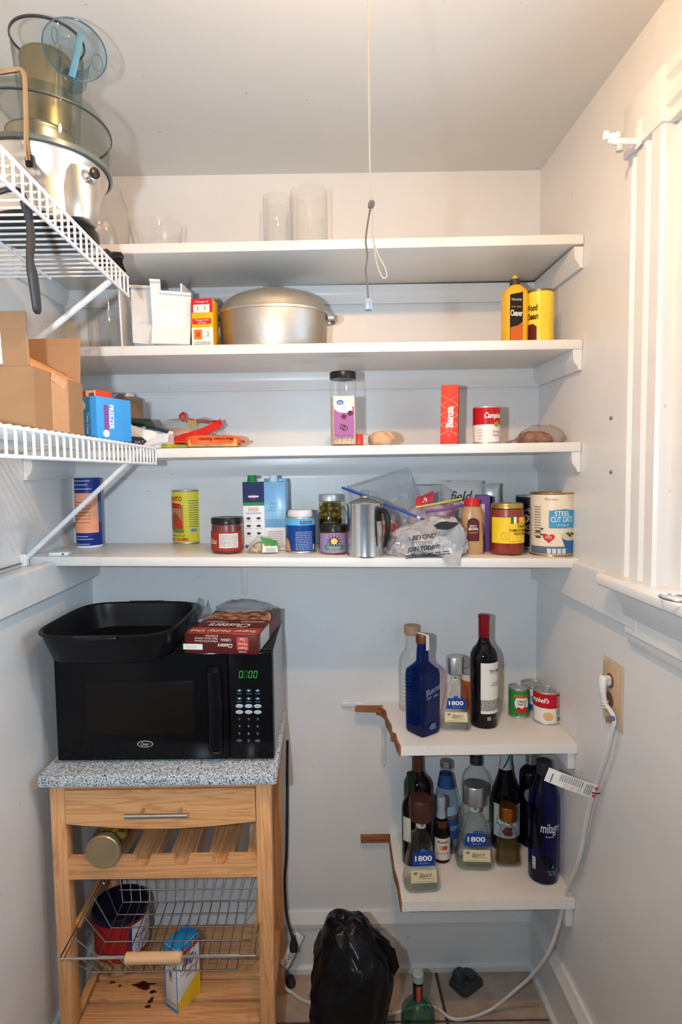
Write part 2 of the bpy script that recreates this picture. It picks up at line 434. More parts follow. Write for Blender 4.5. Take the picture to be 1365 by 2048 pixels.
# floor: grout bed with single tiles
fl = struct(mk('floor', bx(-0.9, 0.85, YF, 0.1, -0.06, -0.004), speckle('grout', (0.05, 0.042, 0.035), (0.09, 0.075, 0.06), 60, 0.9), ang=0))
fl['label'] = 'beige stone-look floor tiles with dark grout'
M_tile = speckle('tile_glaze', hexc('a08e80'), hexc('bcaa9a'), 9, 0.33, 0.35, 0.65, 0.05, hexc('ac9a8b'))
tile_me = None
for ix in range(-4, 2):
    for iy in range(-8, 2):
        x0 = 0.342 + 0.312 * ix; y0 = -0.188 + 0.312 * iy
        if x0 > 0.64 or x0 + .31 < -0.72: continue
        g = box(0.304, 0.304, 0.012, (0, 0, 0), 0.003)
        if tile_me is None:
            t = mk('floor_tile', g, M_tile, fl); tile_me = t.data
        else:
            t = bpy.data.objects.new('floor_tile', tile_me); COL.objects.link(t); t.parent = fl
        t.location = (x0 + .156, y0 + .156, -0.006)

wb = struct(mk('wall_back', bx(-0.95, 0.9, 0.0, 0.12, -0.02, ZC + .08), M_wall, ang=0))
wl = struct(mk('wall_left', bx(XL - .12, XL, YF, 0.0, -0.02, ZC + .08), M_wall, ang=0))
lower = struct(mk('wall_left_lower', bx(XL - .01, XLL, YF, 0.0, -0.02, 1.345), M_wall, ang=0))
# right wall with the window opening
WY0, WY1, WZ0, WZ1 = -1.42, -0.70, 1.33, 2.17
wr = struct(mk('wall_right', add(bx(XR, XR + .12, WY1, 0.0, -0.02, ZC + .08), bx(XR, XR + .12, YF, WY0, -0.02, ZC + .08),
            bx(XR, XR + .12, WY0, WY1, -0.02, WZ0), bx(XR, XR + .12, WY0, WY1, WZ1, ZC + .08)), M_wall, ang=0))
ce = struct(mk('ceiling', bx(-0.95, 0.9, YF, 0.1, ZC, ZC + .1), M_ceil, ang=0))

# screws and nicks left in the right wall
for i, (px, py) in enumerate(((1224, 836), (1224, 944))):
    p = at_x(px, py, XR)
    s_ = mk('wall_screw', xf(lathe([(0.004, 0), (0.004, .002), (0.0025, .004), (0.001, .0045)], 12), rot=(0, -pi / 2, 0)), M_screw, loc=(XR, p.y, p.z))
    tag(s_, 'small dark screw in the right wall, %s of the two' % ('upper' if i == 0 else 'lower'), 'screw', 'screws in the right wall')
M_nick = mat('chipped_plaster', (0.6, 0.53, 0.45), 0.8)

# dado boards that carry the lowest long shelf
def dado(name, x_wall, x_face, z0, z1, y0, y1):
    s_ = 1 if x_face > x_wall else -1; t = abs(x_face - x_wall)
    pr = [(0, z0), (t * .7, z0), (t, z0 + .004), (t, z1 - .006), (t * .75, z1), (0, z1)]
    return struct(mk(name, sweep(pr, (x_wall, y0, 0), (x_wall, y1, 0), (s_, 0, 0), (0, 0, 1)), M_trim, ang=30))
dado('trim_1', XLL, -0.667, 1.266, 1.352, YF, 0.0)
mk('gap', bx(-0.741, -0.733, YF + .02, -0.302, 1.3525, 1.354), mat('old_dust', (0.16, 0.12, 0.09), 0.9), bpy.data.objects['trim_1'], ang=0)
dado('trim_2', XR, 0.635, 1.234, 1.335, -0.605, 0.0)
# seam batten on the back wall below the long shelf
struct(mk('trim_3', bx(-0.24, -0.222, -0.004, 0, 1.20, 1.33, .002), M_wall))

# skirting boards
def skirt(name, p0, p1, u, h=0.19):
    pr = [(0, 0), (.024, 0), (.024, .016), (.012, .02), (.012, h - .05), (.020, h - .044), (.022, h - .030), (.014, h - .012), (.010, h), (0, h)]
    return struct(mk(name, sweep(pr, p0, p1, u, (0, 0, 1)), M_trim, ang=30))
skirt('baseboard_back', (XLL, 0, 0), (XR, 0, 0), (0, -1, 0), 0.192)
skirt('baseboard_right', (XR, YF, 0), (XR, -.024, 0), (-1, 0, 0), 0.20)
skirt('baseboard_left', (XLL, YF, 0), (XLL, -.024, 0), (1, 0, 0), 0.19)

# ------------------------------------------------------------------ window on the right wall
win = bpy.data.objects.new('window_1', None); COL.objects.link(win); struct(win); win.location = (XR, -0.7, 1.33)
def wpart(name, g, mt, ang=30, par=None):
    o = mk(name, xf(g, (-XR, 0.7, -1.33)), mt, win, ang)
    return o
cas = [(0, 0), (0, .020), (.006, .024), (.020, .024), (.026, .017), (.034, .017), (.040, .024), (.072, .024), (.080, .016), (.090, .016), (.096, .026), (.125, .026), (.130, .020), (.130, 0)]
CY0 = -0.545                                                   # outer edge of the near-corner casing
wpart('side_casing', sweep(cas, (XR, CY0, 1.335), (XR, CY0, 2.185), (0, -1, 0), (-1, 0, 0)), M_trim)
wpart('side_casing', sweep(cas, (XR, WY0 - .155, 1.335), (XR, WY0 - .155, 2.185), (0, 1, 0), (-1, 0, 0)), M_trim)
wpart('corner_block', bx(XR - .030, XR, CY0 - .135, CY0 + .006, 2.185, 2.285, .004), M_trim)
wpart('corner_block', bx(XR - .030, XR, WY0 - .16, WY0 - .02, 2.185, 2.285, .004), M_trim)
hd = [(0, 0), (.016, 0), (.016, .02), (.024, .026), (.024, .044), (.016, .05), (.016, .066), (.026, .074), (.026, .096), (0, .1)]
wpart('head_casing', sweep(hd, (XR, WY0 - .02, 2.185), (XR, CY0 - .135, 2.185), (-1, 0, 0), (0, 0, 1)), M_trim)
wpart('jamb', bx(XR - .002, XR + .12, WY1 - .022, WY1, WZ0, WZ1), M_trim)
wpart('jamb', bx(XR - .002, XR + .12, WY0, WY0 + .022, WZ0, WZ1), M_trim)
wpart('head_jamb', bx(XR - .002, XR + .12, WY0, WY1, WZ1 - .02, WZ1), M_trim)
st = [(.10, 0), (.10, .028), (-.052, .028), (-.060, .022), (-.062, .014), (-.060, .006), (-.052, 0)]
wpart('stool', sweep(st, (XR, WY0 - .19, 1.312), (XR, -0.515, 1.312), (1, 0, 0), (0, 0, 1)), M_trim)
ap = [(0, 0), (.008, 0), (.012, .006), (.014, .022), (.018, .026), (.018, .058), (.022, .064), (.026, .080), (.038, .098), (.040, .115), (0, .115)]
wpart('apron', sweep(ap, (XR, WY0 - .155, 1.197), (XR, -0.56, 1.197), (-1, 0, 0), (0, 0, 1)), M_trim)
for z0, z1, xo in ((1.34, 1.765, .03), (1.745, 2.15, .06)):
    x0 = XR + xo; y0, y1 = WY0 + .022, WY1 - .022
    sash = wpart('sash', add(bx(x0, x0 + .03, y0, y0 + .045, z0, z1), bx(x0, x0 + .03, y1 - .045, y1, z0, z1),
                 bx(x0, x0 + .03, y0 + .045, y1 - .045, z0, z0 + .045), bx(x0, x0 + .03, y0 + .045, y1 - .045, z1 - .04, z1)), M_trim)
    wpart('pane', bx(x0 + .012, x0 + .016, y0 + .045, y1 - .045, z0 + .045, z1 - .04), glass('window_glass', (0.97, 0.98, 0.98)), 0)
# sash pull ring lying on the stool
p = at_z(1352, 1197, 1.343)
a_ = [(p.x + .022 * cos(t), p.y + .03 * sin(t), 1.344) for t in [2 * pi * i / 20 for i in range(20)]]
tag(mk('metal_ring', tube(a_, .0022, 6, closed=True), mat('zinc', (0.5, 0.5, 0.5), 0.3, 1.0)), 'thin metal ring lying on the white window stool', 'ring')
# curtain rod bracket screwed to the window head
p = at_x(1268, 292, XR - .03)
cb = thing('curtain_rod_bracket', 'small white curtain rod bracket screwed to the window corner block', 'bracket', (XR - .030, p.y - .02, p.z))
M_wp = mat('white_plastic', (0.85, 0.85, 0.84), 0.35)
mk('mounting_plate', box(.003, .022, .05, (-.0015, 0, .012), .001), M_wp, cb)
mk('arm', add(box(.05, .008, .012, (-.027, .004, 0), .002), box(.016, .010, .020, (-.05, .004, .006), .004), box(.010, .010, .016, (-.062, .004, .012), .003), box(.010, .010, .012, (-.040, .004, .012), .003)), M_wp, cb)
mk('thumb_screw', xf(lathe([(.007, 0), (.007, .012), (.005, .014)], 12), (-.035, .004, -.018)), mat('grey_plastic', (0.5, 0.52, 0.55), 0.4), cb)

# ------------------------------------------------------------------ long wall shelves with cleats
YS = -0.30
def Z4(x): return 1.351 - 0.0186 * x
Z1, Z2, Z3, ZA, ZB = 2.130, 1.883, 1.631, 0.860, 0.440
TH = 0.024
def cleat_prof(h=.05, t=.022):
    return [(0, 0), (0, -h), (t * .35, -h), (t * .5, -h * .82), (t * .9, -h * .6), (t, -h * .35), (t, 0)]
def long_shelf(z, label, zl=0.0, zr=0.0, cleats=True, xl=XL + .001, xr=XR - .001, ys=YS):
    t = thing('wall_shelf', label, 'shelf', (0, 0, z))
    V, F = box(xr - xl, -ys - .001, TH, ((xl + xr) / 2, ys / 2, -TH / 2), .0025)
    V = [(x, y, q + (zl + (zr - zl) * (x - xl) / (xr - xl))) for x, y, q in V]
    mk('board', (V, F), M_shelf, t)
    if cleats:
        pr = cleat_prof()
        mk('back_cleat', sweep(pr, (xl, 0, -TH), (xr, 0, -TH), (0, -1, 0), (0, 0, 1)), M_trim, t, 30)
        mk('side_cleat', sweep(pr, (xr, -.022, -TH), (xr, ys + .004, -TH), (-1, 0, 0), (0, 0, 1)), M_trim, t, 30)
        mk('side_cleat', sweep(pr, (xl, -.022, -TH), (xl, ys + .004, -TH), (1, 0, 0), (0, 0, 1)), M_trim, t, 30)
        mk('cleat_line', bx(xl, xr, -.003, 0, -TH - .056, -TH - .053), M_trim, t, 0)
    return t
long_shelf(Z1, 'topmost long white wall shelf, holding glass vases under the ceiling', -.004, .005)
long_shelf(Z2, 'white wall shelf holding the aluminium roaster, second from the ceiling')
long_shelf(Z3, 'white wall shelf holding the spice jar and red soup can, third from the ceiling')
long_shelf(1.351, 'lowest full-width white wall shelf, crowded with jars, cans and bags', .0138, -.0122, cleats=False)

# ------------------------------------------------------------------ two broken corner shelves
def broken(z, label, boards, raw, group='broken corner shelves'):
    t = thing('corner_shelf', label, 'shelf', (0, 0, z), group=group)
    for b in boards: mk('board', prism(b, -.026, 0), M_shelf, t, 20)
    for r in raw: mk('broken_edge', r, M_raw, t, 20, )
    return t
rr = random.Random(4)
edgeA = [(.200, -.300), (.1965, -.262), (.197, -.222), (.189, -.214), (.192, -.17), (.186, -.12), (.188, -.07), (.180, -.045), (.166, -.034), (.14, -.030), (.105, -.026), (.100, -.001)]
tA = broken(ZA, 'upper broken white corner shelf with splintered left end, holding gin and wine',
            [[(XR - .001, -.001), (XR - .001, -.300)] + edgeA], [])
def edge_strip(pts, z0, z1, t=.006):
    out = [(x - t, y) for x, y in pts]
    return prism(pts + out[::-1], z0, z1)
mk('broken_edge', edge_strip(edgeA[:9], -.027, -.001, .005), M_raw, tA, 20)
mk('broken_edge', xf(crumple(box(.085, .014, .020, (0, 0, 0), .003), .004, 60, 2), (.140, -.036, -.008)), M_raw, tA, 20)
mk('back_cleat', bx(.060, .125, -.012, -.0005, -.010, .004, .002), M_trim, tA)
mk('side_cleat', bx(XR - .020, XR - .0005, -.288, -.012, -.074, -.026, .002), M_trim, tA)
# hanging bead of old caulk where the shelf used to reach
mk('caulk_bead', tube([(.190, -.006, -.03), (.187, -.006, -.12), (.188, -.007, -.19), (.184, -.008, -.20), (.180, -.006, -.19), (.181, -.006, -.08)], .0035, 6), M_trim, tA)
edgeB1 = [(.2035, -.001), (.201, -.06), (.198, -.165)]
edgeB2 = [(.198, -.168), (.202, -.22), (.200, -.300)]
tB = broken(ZB, 'lower broken white corner shelf with bare wood end, crowded with liquor bottles',
            [edgeB1 + [(XR - .001, -.166), (XR - .001, -.001)], edgeB2 + [(XR - .001, -.300), (XR - .001, -.1685)]], [])
mk('broken_edge', edge_strip(edgeB1[::-1] , -.027, -.001, .004), M_raw, tB, 20)
mk('broken_edge', edge_strip(edgeB2[::-1], -.027, -.001, .004), M_raw, tB, 20)
mk('bare_batten', bx(.112, .203, -.018, -.0005, -.020, -.001, .001), M_raw, tB)
mk('side_cleat', bx(XR - .020, XR - .0005, -.288, -.026, -.085, -.026, .002), M_trim, tB)
mk('under_strip', bx(.42, .63, -.24, -.20, -.04, -.026, .001), M_trim, tB)

# ------------------------------------------------------------------ ceiling lamp (above the frame) and its pull string
lx, ly = xa(738, -1.12, 2.2), -1.12
lamp = thing('ceiling_lamp', 'bare bulb in a porcelain holder on the ceiling above the string', 'lamp', (lx, ly, ZC))
mk('holder', lathe([(.055, -.001), (.055, -.012), (.035, -.03), (.03, -.05)], 28), mat('porcelain', (0.8, 0.8, 0.78), 0.2), lamp)
bulb = mk('bulb', lathe([(.013, -.05), (.014, -.062), (.026, -.085), (.031, -.105), (.026, -.128), (.010, -.141), (.001, -.142)], 28), glass('bulb_glass', (0.98, 0.97, 0.95)), lamp)
lo = light('lamp_light', 'POINT', (lx, ly, ZC - .10), LAMP_COLOR, LAMP_POWER, shadow_soft_size=0.022); 
stg = thing('pull_string', 'thin beige pull string hanging from the ceiling lamp with a small grey bell', 'string', (lx, ly + .03, 0))
M_str = mat('string_fibre', (0.42, 0.34, 0.25), 0.85); M_str2 = mat('old_string_fibre', (0.13, 0.10, 0.075), 0.9)
ys_ = ly + .03
def spt(px, py): 
    p = at_y(px, py, ys_); return (p.x - lx, 0.0, p.z)
mk('string', tube([(0.0, 0, ZC - .05), spt(735, -60), spt(736, 0), spt(738, 120), spt(739, 260), spt(741, 370), spt(744, 405)], .0011, 6), M_str, stg)
mk('knot', crumple(tube([spt(744, 402), spt(743, 408), spt(741, 416)], [.003, .0042, .003], 8), .0008, 300, 3), M_str2, stg)
mk('string_end', tube(smooth_path([spt(742, 412), spt(737, 440), spt(732, 480), spt(735, 510), spt(732, 540), spt(735, 570), spt(737, 600)]), .0012, 6), M_str2, stg)
mk('loop', tube(smooth_path([spt(744, 412), spt(746, 450), spt(747, 480), spt(757, 510), spt(770, 535), spt(774, 548), spt(772, 556), spt(765, 554), spt(755, 530), spt(749, 495), spt(746, 465)]), .0009, 6), M_str, stg)
q = spt(737, 609)
mk('bell', xf(lathe([(.002, .0065), (.0042, .006), (.005, .003), (.005, -.005), (.0042, -.0065)], 14), q), mat('bell_metal', (0.30, 0.31, 0.32), 0.5, 0.2), stg)

# ------------------------------------------------------------------ wire shelves on the left wall
M_wire = mat('white_vinyl_wire', (0.86, 0.86, 0.85), 0.32)
def wire_shelf(zt, zl, y_end, y_front, label, brace, step=0.0255):
    xf_, xw = -0.405, XL + .002
    t = thing('wire_shelf', label, 'wire shelf', (XL, y_end, zt))
    L = lambda x, y, z: (x - XL, y - y_end, z - zt)
    r = .0026
    g_w = add(tube([L(xw, 0, zt), L(xf_ - .006, 0, zt), L(xf_ - .001, 0, zt - .004), L(xf_, 0, zt - .010), L(xf_, 0, zl)], r * .78, 6))
    g_w = [(v[0], v[1] + y_end, v[2]) for v in g_w[0]], g_w[1]
    first = None; y = y_end
    while y > y_front:
        if first is None:
            w_ = mk('wire', g_w, M_wire, t); first = w_.data
        else:
            w_ = bpy.data.objects.new('wire', first); COL.objects.link(w_); w_.parent = t
        w_.location = (0, y - y_end, 0); y -= step
    for nm, x, z in (('front_rail', xf_, zt - .004), ('lip_rail', xf_, zl), ('back_rail', xw + .004, zt - .004), ('middle_rail', (xf_ + xw) / 2, zt - .004)):
        mk(nm, tube([L(x, y_end + .002, z), L(x, y_front, z)], r * 1.15, 8), M_wire, t)
    (x0, z0), (x1, z1), yb = brace
    mk('brace', tube([L(x0, yb, z0), L(x1, yb, z1)], .0075, 8, 0.8), M_wire, t)
    mk('wall_clip', box(.016, .02, .03, L(XL + .008, yb, z1 + .004), .003), M_wp, t)
    return t
zu = at_x(255, 545, -.405); zul = at_x(255, 585, -.405)
b0 = at_x(222, 561, -.415); b1 = at_y(85, 672, b0.y)
k_ = (XL + .004 - b0.x) / (b1.x - b0.x)
wire_shelf(zu.z - .006, zul.z - .006, zu.y, -1.75, 'upper white wire shelf on the left wall, carrying the juicer', ((b0.x, b0.z), (XL + .004, b0.z + (b1.z - b0.z) * k_), b0.y))
ZU = zu.z - .006 + .002
ZW = 1.634
b0 = at_y(285, 897, -.325); b1 = at_y(62, 1108, -.325)
k_ = (XL + .004 - b0.x) / (b1.x - b0.x)
wire_shelf(ZW, 1.592, -.305, -1.75, 'lower white wire shelf on the left wall, carrying the cardboard box', ((b0.x, b0.z), (XL + .004, b0.z + (b1.z - b0.z) * k_), -.325))

# ================================================================== common small makers
M_tin = mat('tin_plate', (0.50, 0.49, 0.47), 0.42, 0.75)
M_alu = mat('brushed_aluminium', (0.66, 0.65, 0.63), 0.34, 1.0, bump=0.03, bscale=200)
M_cast = mat('cast_aluminium', (0.50, 0.45, 0.39), 0.48, 1.0, bump=0.08, bscale=90)
M_chrome = mat('chrome', (0.75, 0.75, 0.76), 0.12, 1.0)
M_blk = mat('black_plastic', (0.010, 0.010, 0.011), 0.3, spec=.3)
M_blkm = mat('matt_black_plastic', (0.02, 0.02, 0.022), 0.5)
M_wht = M_wp
M_clear = glass('clear_glass', (0.99, 0.99, 0.988), (0.80, 0.81, 0.80))
M_clearp = glass('clear_plastic', (0.99, 0.985, 0.98), (0.82, 0.81, 0.80), 0.05)
M_card = mat('corrugated_cardboard', hexc('94704f'), 0.8, var=0.07, scale=14)
M_card2 = mat('warm_lit_cardboard', hexc('c08c5c'), 0.8, var=0.06, scale=14)  # paler orange: the warm light on one flap is put into the colour
M_film = glass('clear_bag_film', (0.965, 0.965, 0.965), (0.80, 0.80, 0.80), 0.12, 0.07)
M_filmg = glass('grey_bag_film', (0.86, 0.86, 0.86), (0.6, 0.6, 0.6), 0.18, 0.22, (0.62, 0.61, 0.58))

def tin(name, label, q, mt, group=None, rz=0.0, rim=M_tin, lidded=True, n=40, cat='can'):
    """printed can with rolled rims and a recessed lid; q from place()"""
    t = thing(name, label, cat, q.loc, rz, group)
    r, h = q.r, q.h
    mk('body', lathe([(r * .97, .004), (r * .985, .006), (r * .985, h - .006), (r * .97, h - .0056)], n, True, False), mt, t)
    mk('bottom_rim', lathe([(r * .95, 0), (r, .001), (r, .004), (r * .97, .006)], n), rim, t)
    g = lathe([(r * .97, h - .006), (r, h - .004), (r, h - .001), (r * .985, h), (r * .955, h - .001), (r * .945, h - .005), (r * .80, h - .005), (r * .77, h - .004), (r * .5, h - .004)], n)
    mk('top_lid', g, rim, t)
    t['r'] = r * .985; t['h'] = h
    return t
def jar_lid(t, r, z0, z1, mt, name='lid', n=40, ridges=True):
    return mk(name, lathe([(r * .97, z0), (r, z0 + .001), (r, z1 - .003), (r * .95, z1), (r * .85, z1 - .0008), (r * .5, z1 - .001)], n), mt, t)
def pouch(w, h, d, seed=1, n=28, m_=18, amp=.004, freq=28, pinch=.35):
    """lying/standing soft pack: width x, height z (pressed flat towards both ends), depth y"""
    S = []
    for j in range(m_ + 1):
        f = j / m_; e = (sin(pi * min(max(f, .0), 1.0))) ** pinch
        S.append((h * f, w / 2 * (1 - .06 * sin(pi * f)), max(d / 2 * e, .0012), 2.6))
    return crumple(loft(S, n), amp, freq, seed)

# ================================================================== things on the upper wire shelf
jx, jy = -0.492, -0.68
jz = ZU + .001
s_ = sc(jy, 2.15)
def jr(px_w): return px_w * s_
J = thing('juicer', 'steel centrifugal juicer with clear bowl and feed chute on upper wire shelf', 'juicer', (jx, jy, jz))
M_bsteel = mat('brushed_steel', (0.66, 0.63, 0.58), 0.36, 1.0, bump=0.02, bscale=260)
M_smoke = glass('smoked_clear_plastic', (0.82, 0.86, 0.84), (0.36, 0.42, 0.42), 0.03)
M_blueg = glass('blue_clear_plastic', (0.66, 0.80, 0.88), (0.10, 0.22, 0.32), 0.03)
zsh, zrim, zlid = za(jx, jy, 345) - jz, za(jx, jy, 262) - jz, za(jx, jy, 222) - jz
zct = za(jx, jy, 84)
mk('foot', lathe([(.088, 0), (.094, .003), (.094, .012), (.09, .014)], 44), M_blk, J)
mk('motor_body', loft([(.012, .088, .088, 2.2), (.02, .09, .09, 2.2), (zsh - .055, .092, .092, 2.2), (zsh - .03, .100, .100, 2.0), (zsh - .008, .113, .113), (zsh, .115, .115)], 48), M_bsteel, J)
mk('spout_column', loft([(.012, .026, .03, 2.4), (zsh - .10, .028, .032, 2.4), (zsh - .06, .034, .036, 2.2), (zsh - .02, .036, .036)], 28), M_bsteel, J, loc=(.078, -.034, 0))
kn = mk('control_knob', xf(lathe([(.013, 0), (.014, .006), (.012, .012), (.011, .02), (.008, .022)], 24), rot=(radians(90), 0, radians(52))), M_chrome, J, loc=(.100, -.052, zsh - .035))
mk('knob_cap', xf(lathe([(.009, .020), (.009, .026), (.006, .028)], 20), rot=(radians(90), 0, radians(52))), M_blk, kn)
mk('juice_bowl', lathe([(.113, zsh), (.118, zsh + .006), (.1185, zrim - .008), (.121, zrim - .003), (.121, zrim), (.117, zrim)], 56, False, False), M_smoke, J)
mk('bowl_band', lathe([(.1165, zsh - .004), (.121, zsh - .002), (.121, zsh + .006), (.1165, zsh + .008)], 56, False, False), mat('teal_grey_seal', (0.10, 0.12, 0.12), 0.25), J)
mk('bowl_rim', lathe([(.1205, zrim - .002), (.1225, zrim - .001), (.1225, zrim + .0015), (.1205, zrim + .002)], 56, False, False), mat('dark_plastic_edge', (.03, .045, .05), .25), J)
mk('filter_basket', lathe([(.050, zsh - .004), (.052, zsh + .010), (.056, zrim - .012), (.058, zrim - .010)], 40, True, False), mat('filter_mesh', (0.45, 0.42, 0.36), 0.35, 1.0), J)
mk('lid', lathe([(.121, zrim), (.119, zrim + .006), (.105, zlid - .006), (.08, zlid), (.062, zlid + .002)], 56, False, False), M_smoke, J)
ch0, ch1 = zlid - .03, zct - jz
mk('feed_chute', loft([(zrim - .02, .046, .046, 2.2), (zlid, .050, .050, 2.2), (ch1 - .004, .060, .060, 2.2), (ch1, .062, .062, 2.2)], 48, False, False), M_smoke, J, loc=(.020, 0, 0))
mk('chute_rim', lathe([(.060, ch1 - .002), (.063, ch1 - .001), (.063, ch1 + .002), (.060, ch1 + .002)], 48, False, False), mat('dark_plastic_edge', (.03, .045, .05), .25), J, loc=(.020, 0, 0))
mk('food_pusher', loft([(zsh + .03, .038, .038), (zlid, .040, .040), (ch1 - .035, .045, .045), (ch1 - .030, .043, .043)], 40), mat('bronze_lining', (0.42, 0.33, 0.22), 0.3, 0.9), J, loc=(.016, 0, 0))
# measuring cup / pusher cap leaning on top of the chute
cq = at_y(150, 104, jy - .050)
cup = mk('pusher_cap', xf(lathe([(.022, -.060), (.024, -.056), (.030, -.004), (.034, .0), (.058, .004), (.060, .006), (.058, .007)], 44, True, False), rot=(radians(72), 0, radians(24)), s=(.86, 1.12, 1)), M_blueg, J, loc=(cq.x - jx, cq.y - jy, cq.z - jz))
M_bedge = mat('blue_plastic_edge', (.05, .12, .16), .2)
def cpnt(x, y, z=.008):
    from mathutils import Euler
    return tuple(Euler((radians(72), 0, radians(24))).to_matrix() @ Vector((x * .86, y * 1.12, z)))
mk('cap_rim', tube([cpnt(.059 * cos(t), .059 * sin(t), .005) for t in [2 * pi * i / 40 for i in range(40)]], .0013, 6, closed=True), M_bedge, cup)
mk('cap_hole', tube([cpnt(.040 + .010 * cos(t), -.018 + .016 * sin(t)) for t in [2 * pi * i / 20 for i in range(20)]], .0010, 6, closed=True), M_bedge, cup)
mk('cap_slot', tube([cpnt(-.036 + .005 * cos(t), .014 + .016 * sin(t)) for t in [2 * pi * i / 20 for i in range(20)]], .0010, 6, closed=True), M_bedge, cup)
mk('cap_handle', tube(smooth_path([cpnt(.012, .030, .010), cpnt(.008, .005, .020), cpnt(.0, -.030, .020), cpnt(-.010, -.056, .006)]), .0058, 8, .5), mat('blue_plastic_solid', (.07, .20, .30), .15), cup)
# steel locking arm over the lid
yA = jy - .121
def ja(px, py, dy=0.0):
    p = at_y(px, py, yA + dy); return (p.x - jx, p.y - jy, p.z - jz)
arm = [ja(57, 322, 0), ja(53, 290, -.002), ja(52, 230), ja(50, 165), ja(47, 145), ja(38, 139, .004), ja(10, 143, .008), ja(-30, 150, .008), ja(-60, 160, .004), ja(-72, 180), ja(-72, 250), ja(-72, 322)]
mk('locking_arm', tube(smooth_path(arm, 4), .0038, 8), mat('copper_tinted_steel', (0.62, 0.44, 0.28), 0.22, 1.0), J)
mk('arm_pivot', xf(box(.013, .01, .020, (0, 0, 0), .004), ja(59, 322, .004)), M_blk, J)
# black handled utensil hooked on the lip
hp = [at_x(*q, -.418) for q in ((52, 402), (56, 425), (62, 470), (60, 520), (66, 555), (72, 600), (75, 628))]
H0 = hp[0]
ut = thing('spatula', 'black plastic utensil handle hanging down through the upper wire shelf', 'spatula', tuple(H0))
pts = smooth_path([tuple(p - H0) for p in hp], 4)
rad = [.012, .013, .0125, .012, .010, .0085, .008, .0085, .009, .009, .0088, .0082, .0078, .009, .0105, .011, .011, .011, .0108, .0105, .0103, .010, .0098, .0085, .005]
rad = (rad + [.007] * 40)[:len(pts)]
mk('handle', tube(pts, [r * 1.05 for r in rad], 12, .55), M_blkm, ut)
mk('hook', tube(smooth_path([tuple(pts[0]), (-.006, -.002, .012), (-.022, -.002, .016), (-.04, -.004, .010)]), .004, 8), M_blkm, ut)
# crumpled black-and-white packet and a grey hose end at the shelf tip
p = at_x(205, 476, -.43)
pk = thing('snack_packet', 'crumpled black and white foil packet beside the juicer on upper wire shelf', 'packet', (-.440, p.y + .055, ZU))
g = crumple(grid(14, 8, lambda u, v: (-.022 + .05 * v, -.05 + .10 * u, .006 + .020 * sin(3.1 * u) + .012 * v)), .007, 45, 5)
mk('wrapper', thick(g, .0012), mat('black_foil', (.015, .014, .014), .22, var=.3), pk)
mk('white_stripe', xf(thick(crumple(grid(10, 3, lambda u, v: (-.012 + .020 * v, -.035 + .06 * u, .0125 + .020 * sin(3.1 * (u * .6 + .2)) + .004 * v)), .004, 45, 5), .0008), (0, 0, .006)), hm('e8e4dc'), pk)
p = at_x(238, 520, -.43)
gh = thing('grey_hose', 'short loop of grey plastic hose at the tip of the upper wire shelf', 'hose', (-.44, p.y + .005, ZU))
mk('loop', tube(smooth_path([(-.02, -.03, .009), (.0, -.012, .011), (.008, .006, .016), (.0, .016, .026), (-.02, .012, .026), (-.045, 0, .012), (-.06, -.02, .009)]), .0085, 10), mat('grey_rubber', (.22, .22, .22), .45), gh)

# ================================================================== glassware on the top shelf
q = place(152, 259, 378, Z1 - .003, y=-.16)
fb = thing('glass_fishbowl', 'round clear glass bowl behind the juicer on the top shelf', 'bowl', q.loc)
R = q.r
mk('bowl', lathe([(R * .5, .0), (R * .75, .006), (R * .95, q.h * .25), (R, q.h * .5), (R * .94, q.h * .75), (R * .76, q.h * .94), (R * .72, q.h), (R * .69, q.h), (R * .73, q.h * .93), (R * .90, q.h * .75), (R * .96, q.h * .5), (R * .91, q.h * .25), (R * .70, .012), (R * .4, .010)], 48), M_clear, fb)
q = place(262, 366, 454, Z1 - .002, y=-.15)
gb = thing('glass_bowl', 'low clear glass bowl standing alone near the left end of the top shelf', 'bowl', q.loc)
R = q.r; h = q.h
mk('bowl', lathe([(R * .55, 0), (R * .6, .003), (R * .85, h * .35), (R * .98, h * .8), (R, h), (R * .975, h), (R * .95, h * .8), (R * .82, h * .38), (R * .5, .006)], 48), M_clear, gb)
for i, (l, r, tp, y, lab) in enumerate(((527, 584, 396, -.09, 'smaller clear glass cylinder vase, left of the pair on the top shelf'), (582, 656, 384, -.15, 'larger clear glass cylinder vase, right of the pair on the top shelf'))):
    q = place(l, r, tp, Z1, y=y)
    v = thing('glass_vase', lab, 'vase', q.loc, group='glass cylinder vases'); R = q.r; h = q.h
    mk('cylinder', lathe([(R * .97, 0), (R, .003), (R, h - .001), (R * .985, h), (R * .94, h), (R * .935, .010), (R * .90, .008)], 48), M_clear, v)
    if i == 1: mk('base_glass', lathe([(R * .93, .001), (R * .93, .010)], 40), glass('thick_glass_base', (.85, .87, .86), (.6, .62, .6)), v)

# ================================================================== second shelf
q = place(178, 252, 606, Z2, y=-.075)
v = thing('plastic_canister', 'clear plastic canister behind the white bin on the second shelf', 'canister', q.loc); R, h = q.r, q.h
mk('cylinder', loft([(0, R * .86, R * .86), (.003, R * .9, R * .9), (h * .45, R, R), (h * .97, R, R), (h, R * .98, R * .98), (h, R * .94, R * .94), (h * .45, R * .95, R * .95), (.006, R * .85, R * .85)], 40), M_clearp, v)
mk('inner_ring', lathe([(R * .60, .004), (R * .62, .006), (R * .55, h * .45), (R * .62, h * .75), (R * .58, h * .76)], 36, False, False), M_clearp, v)

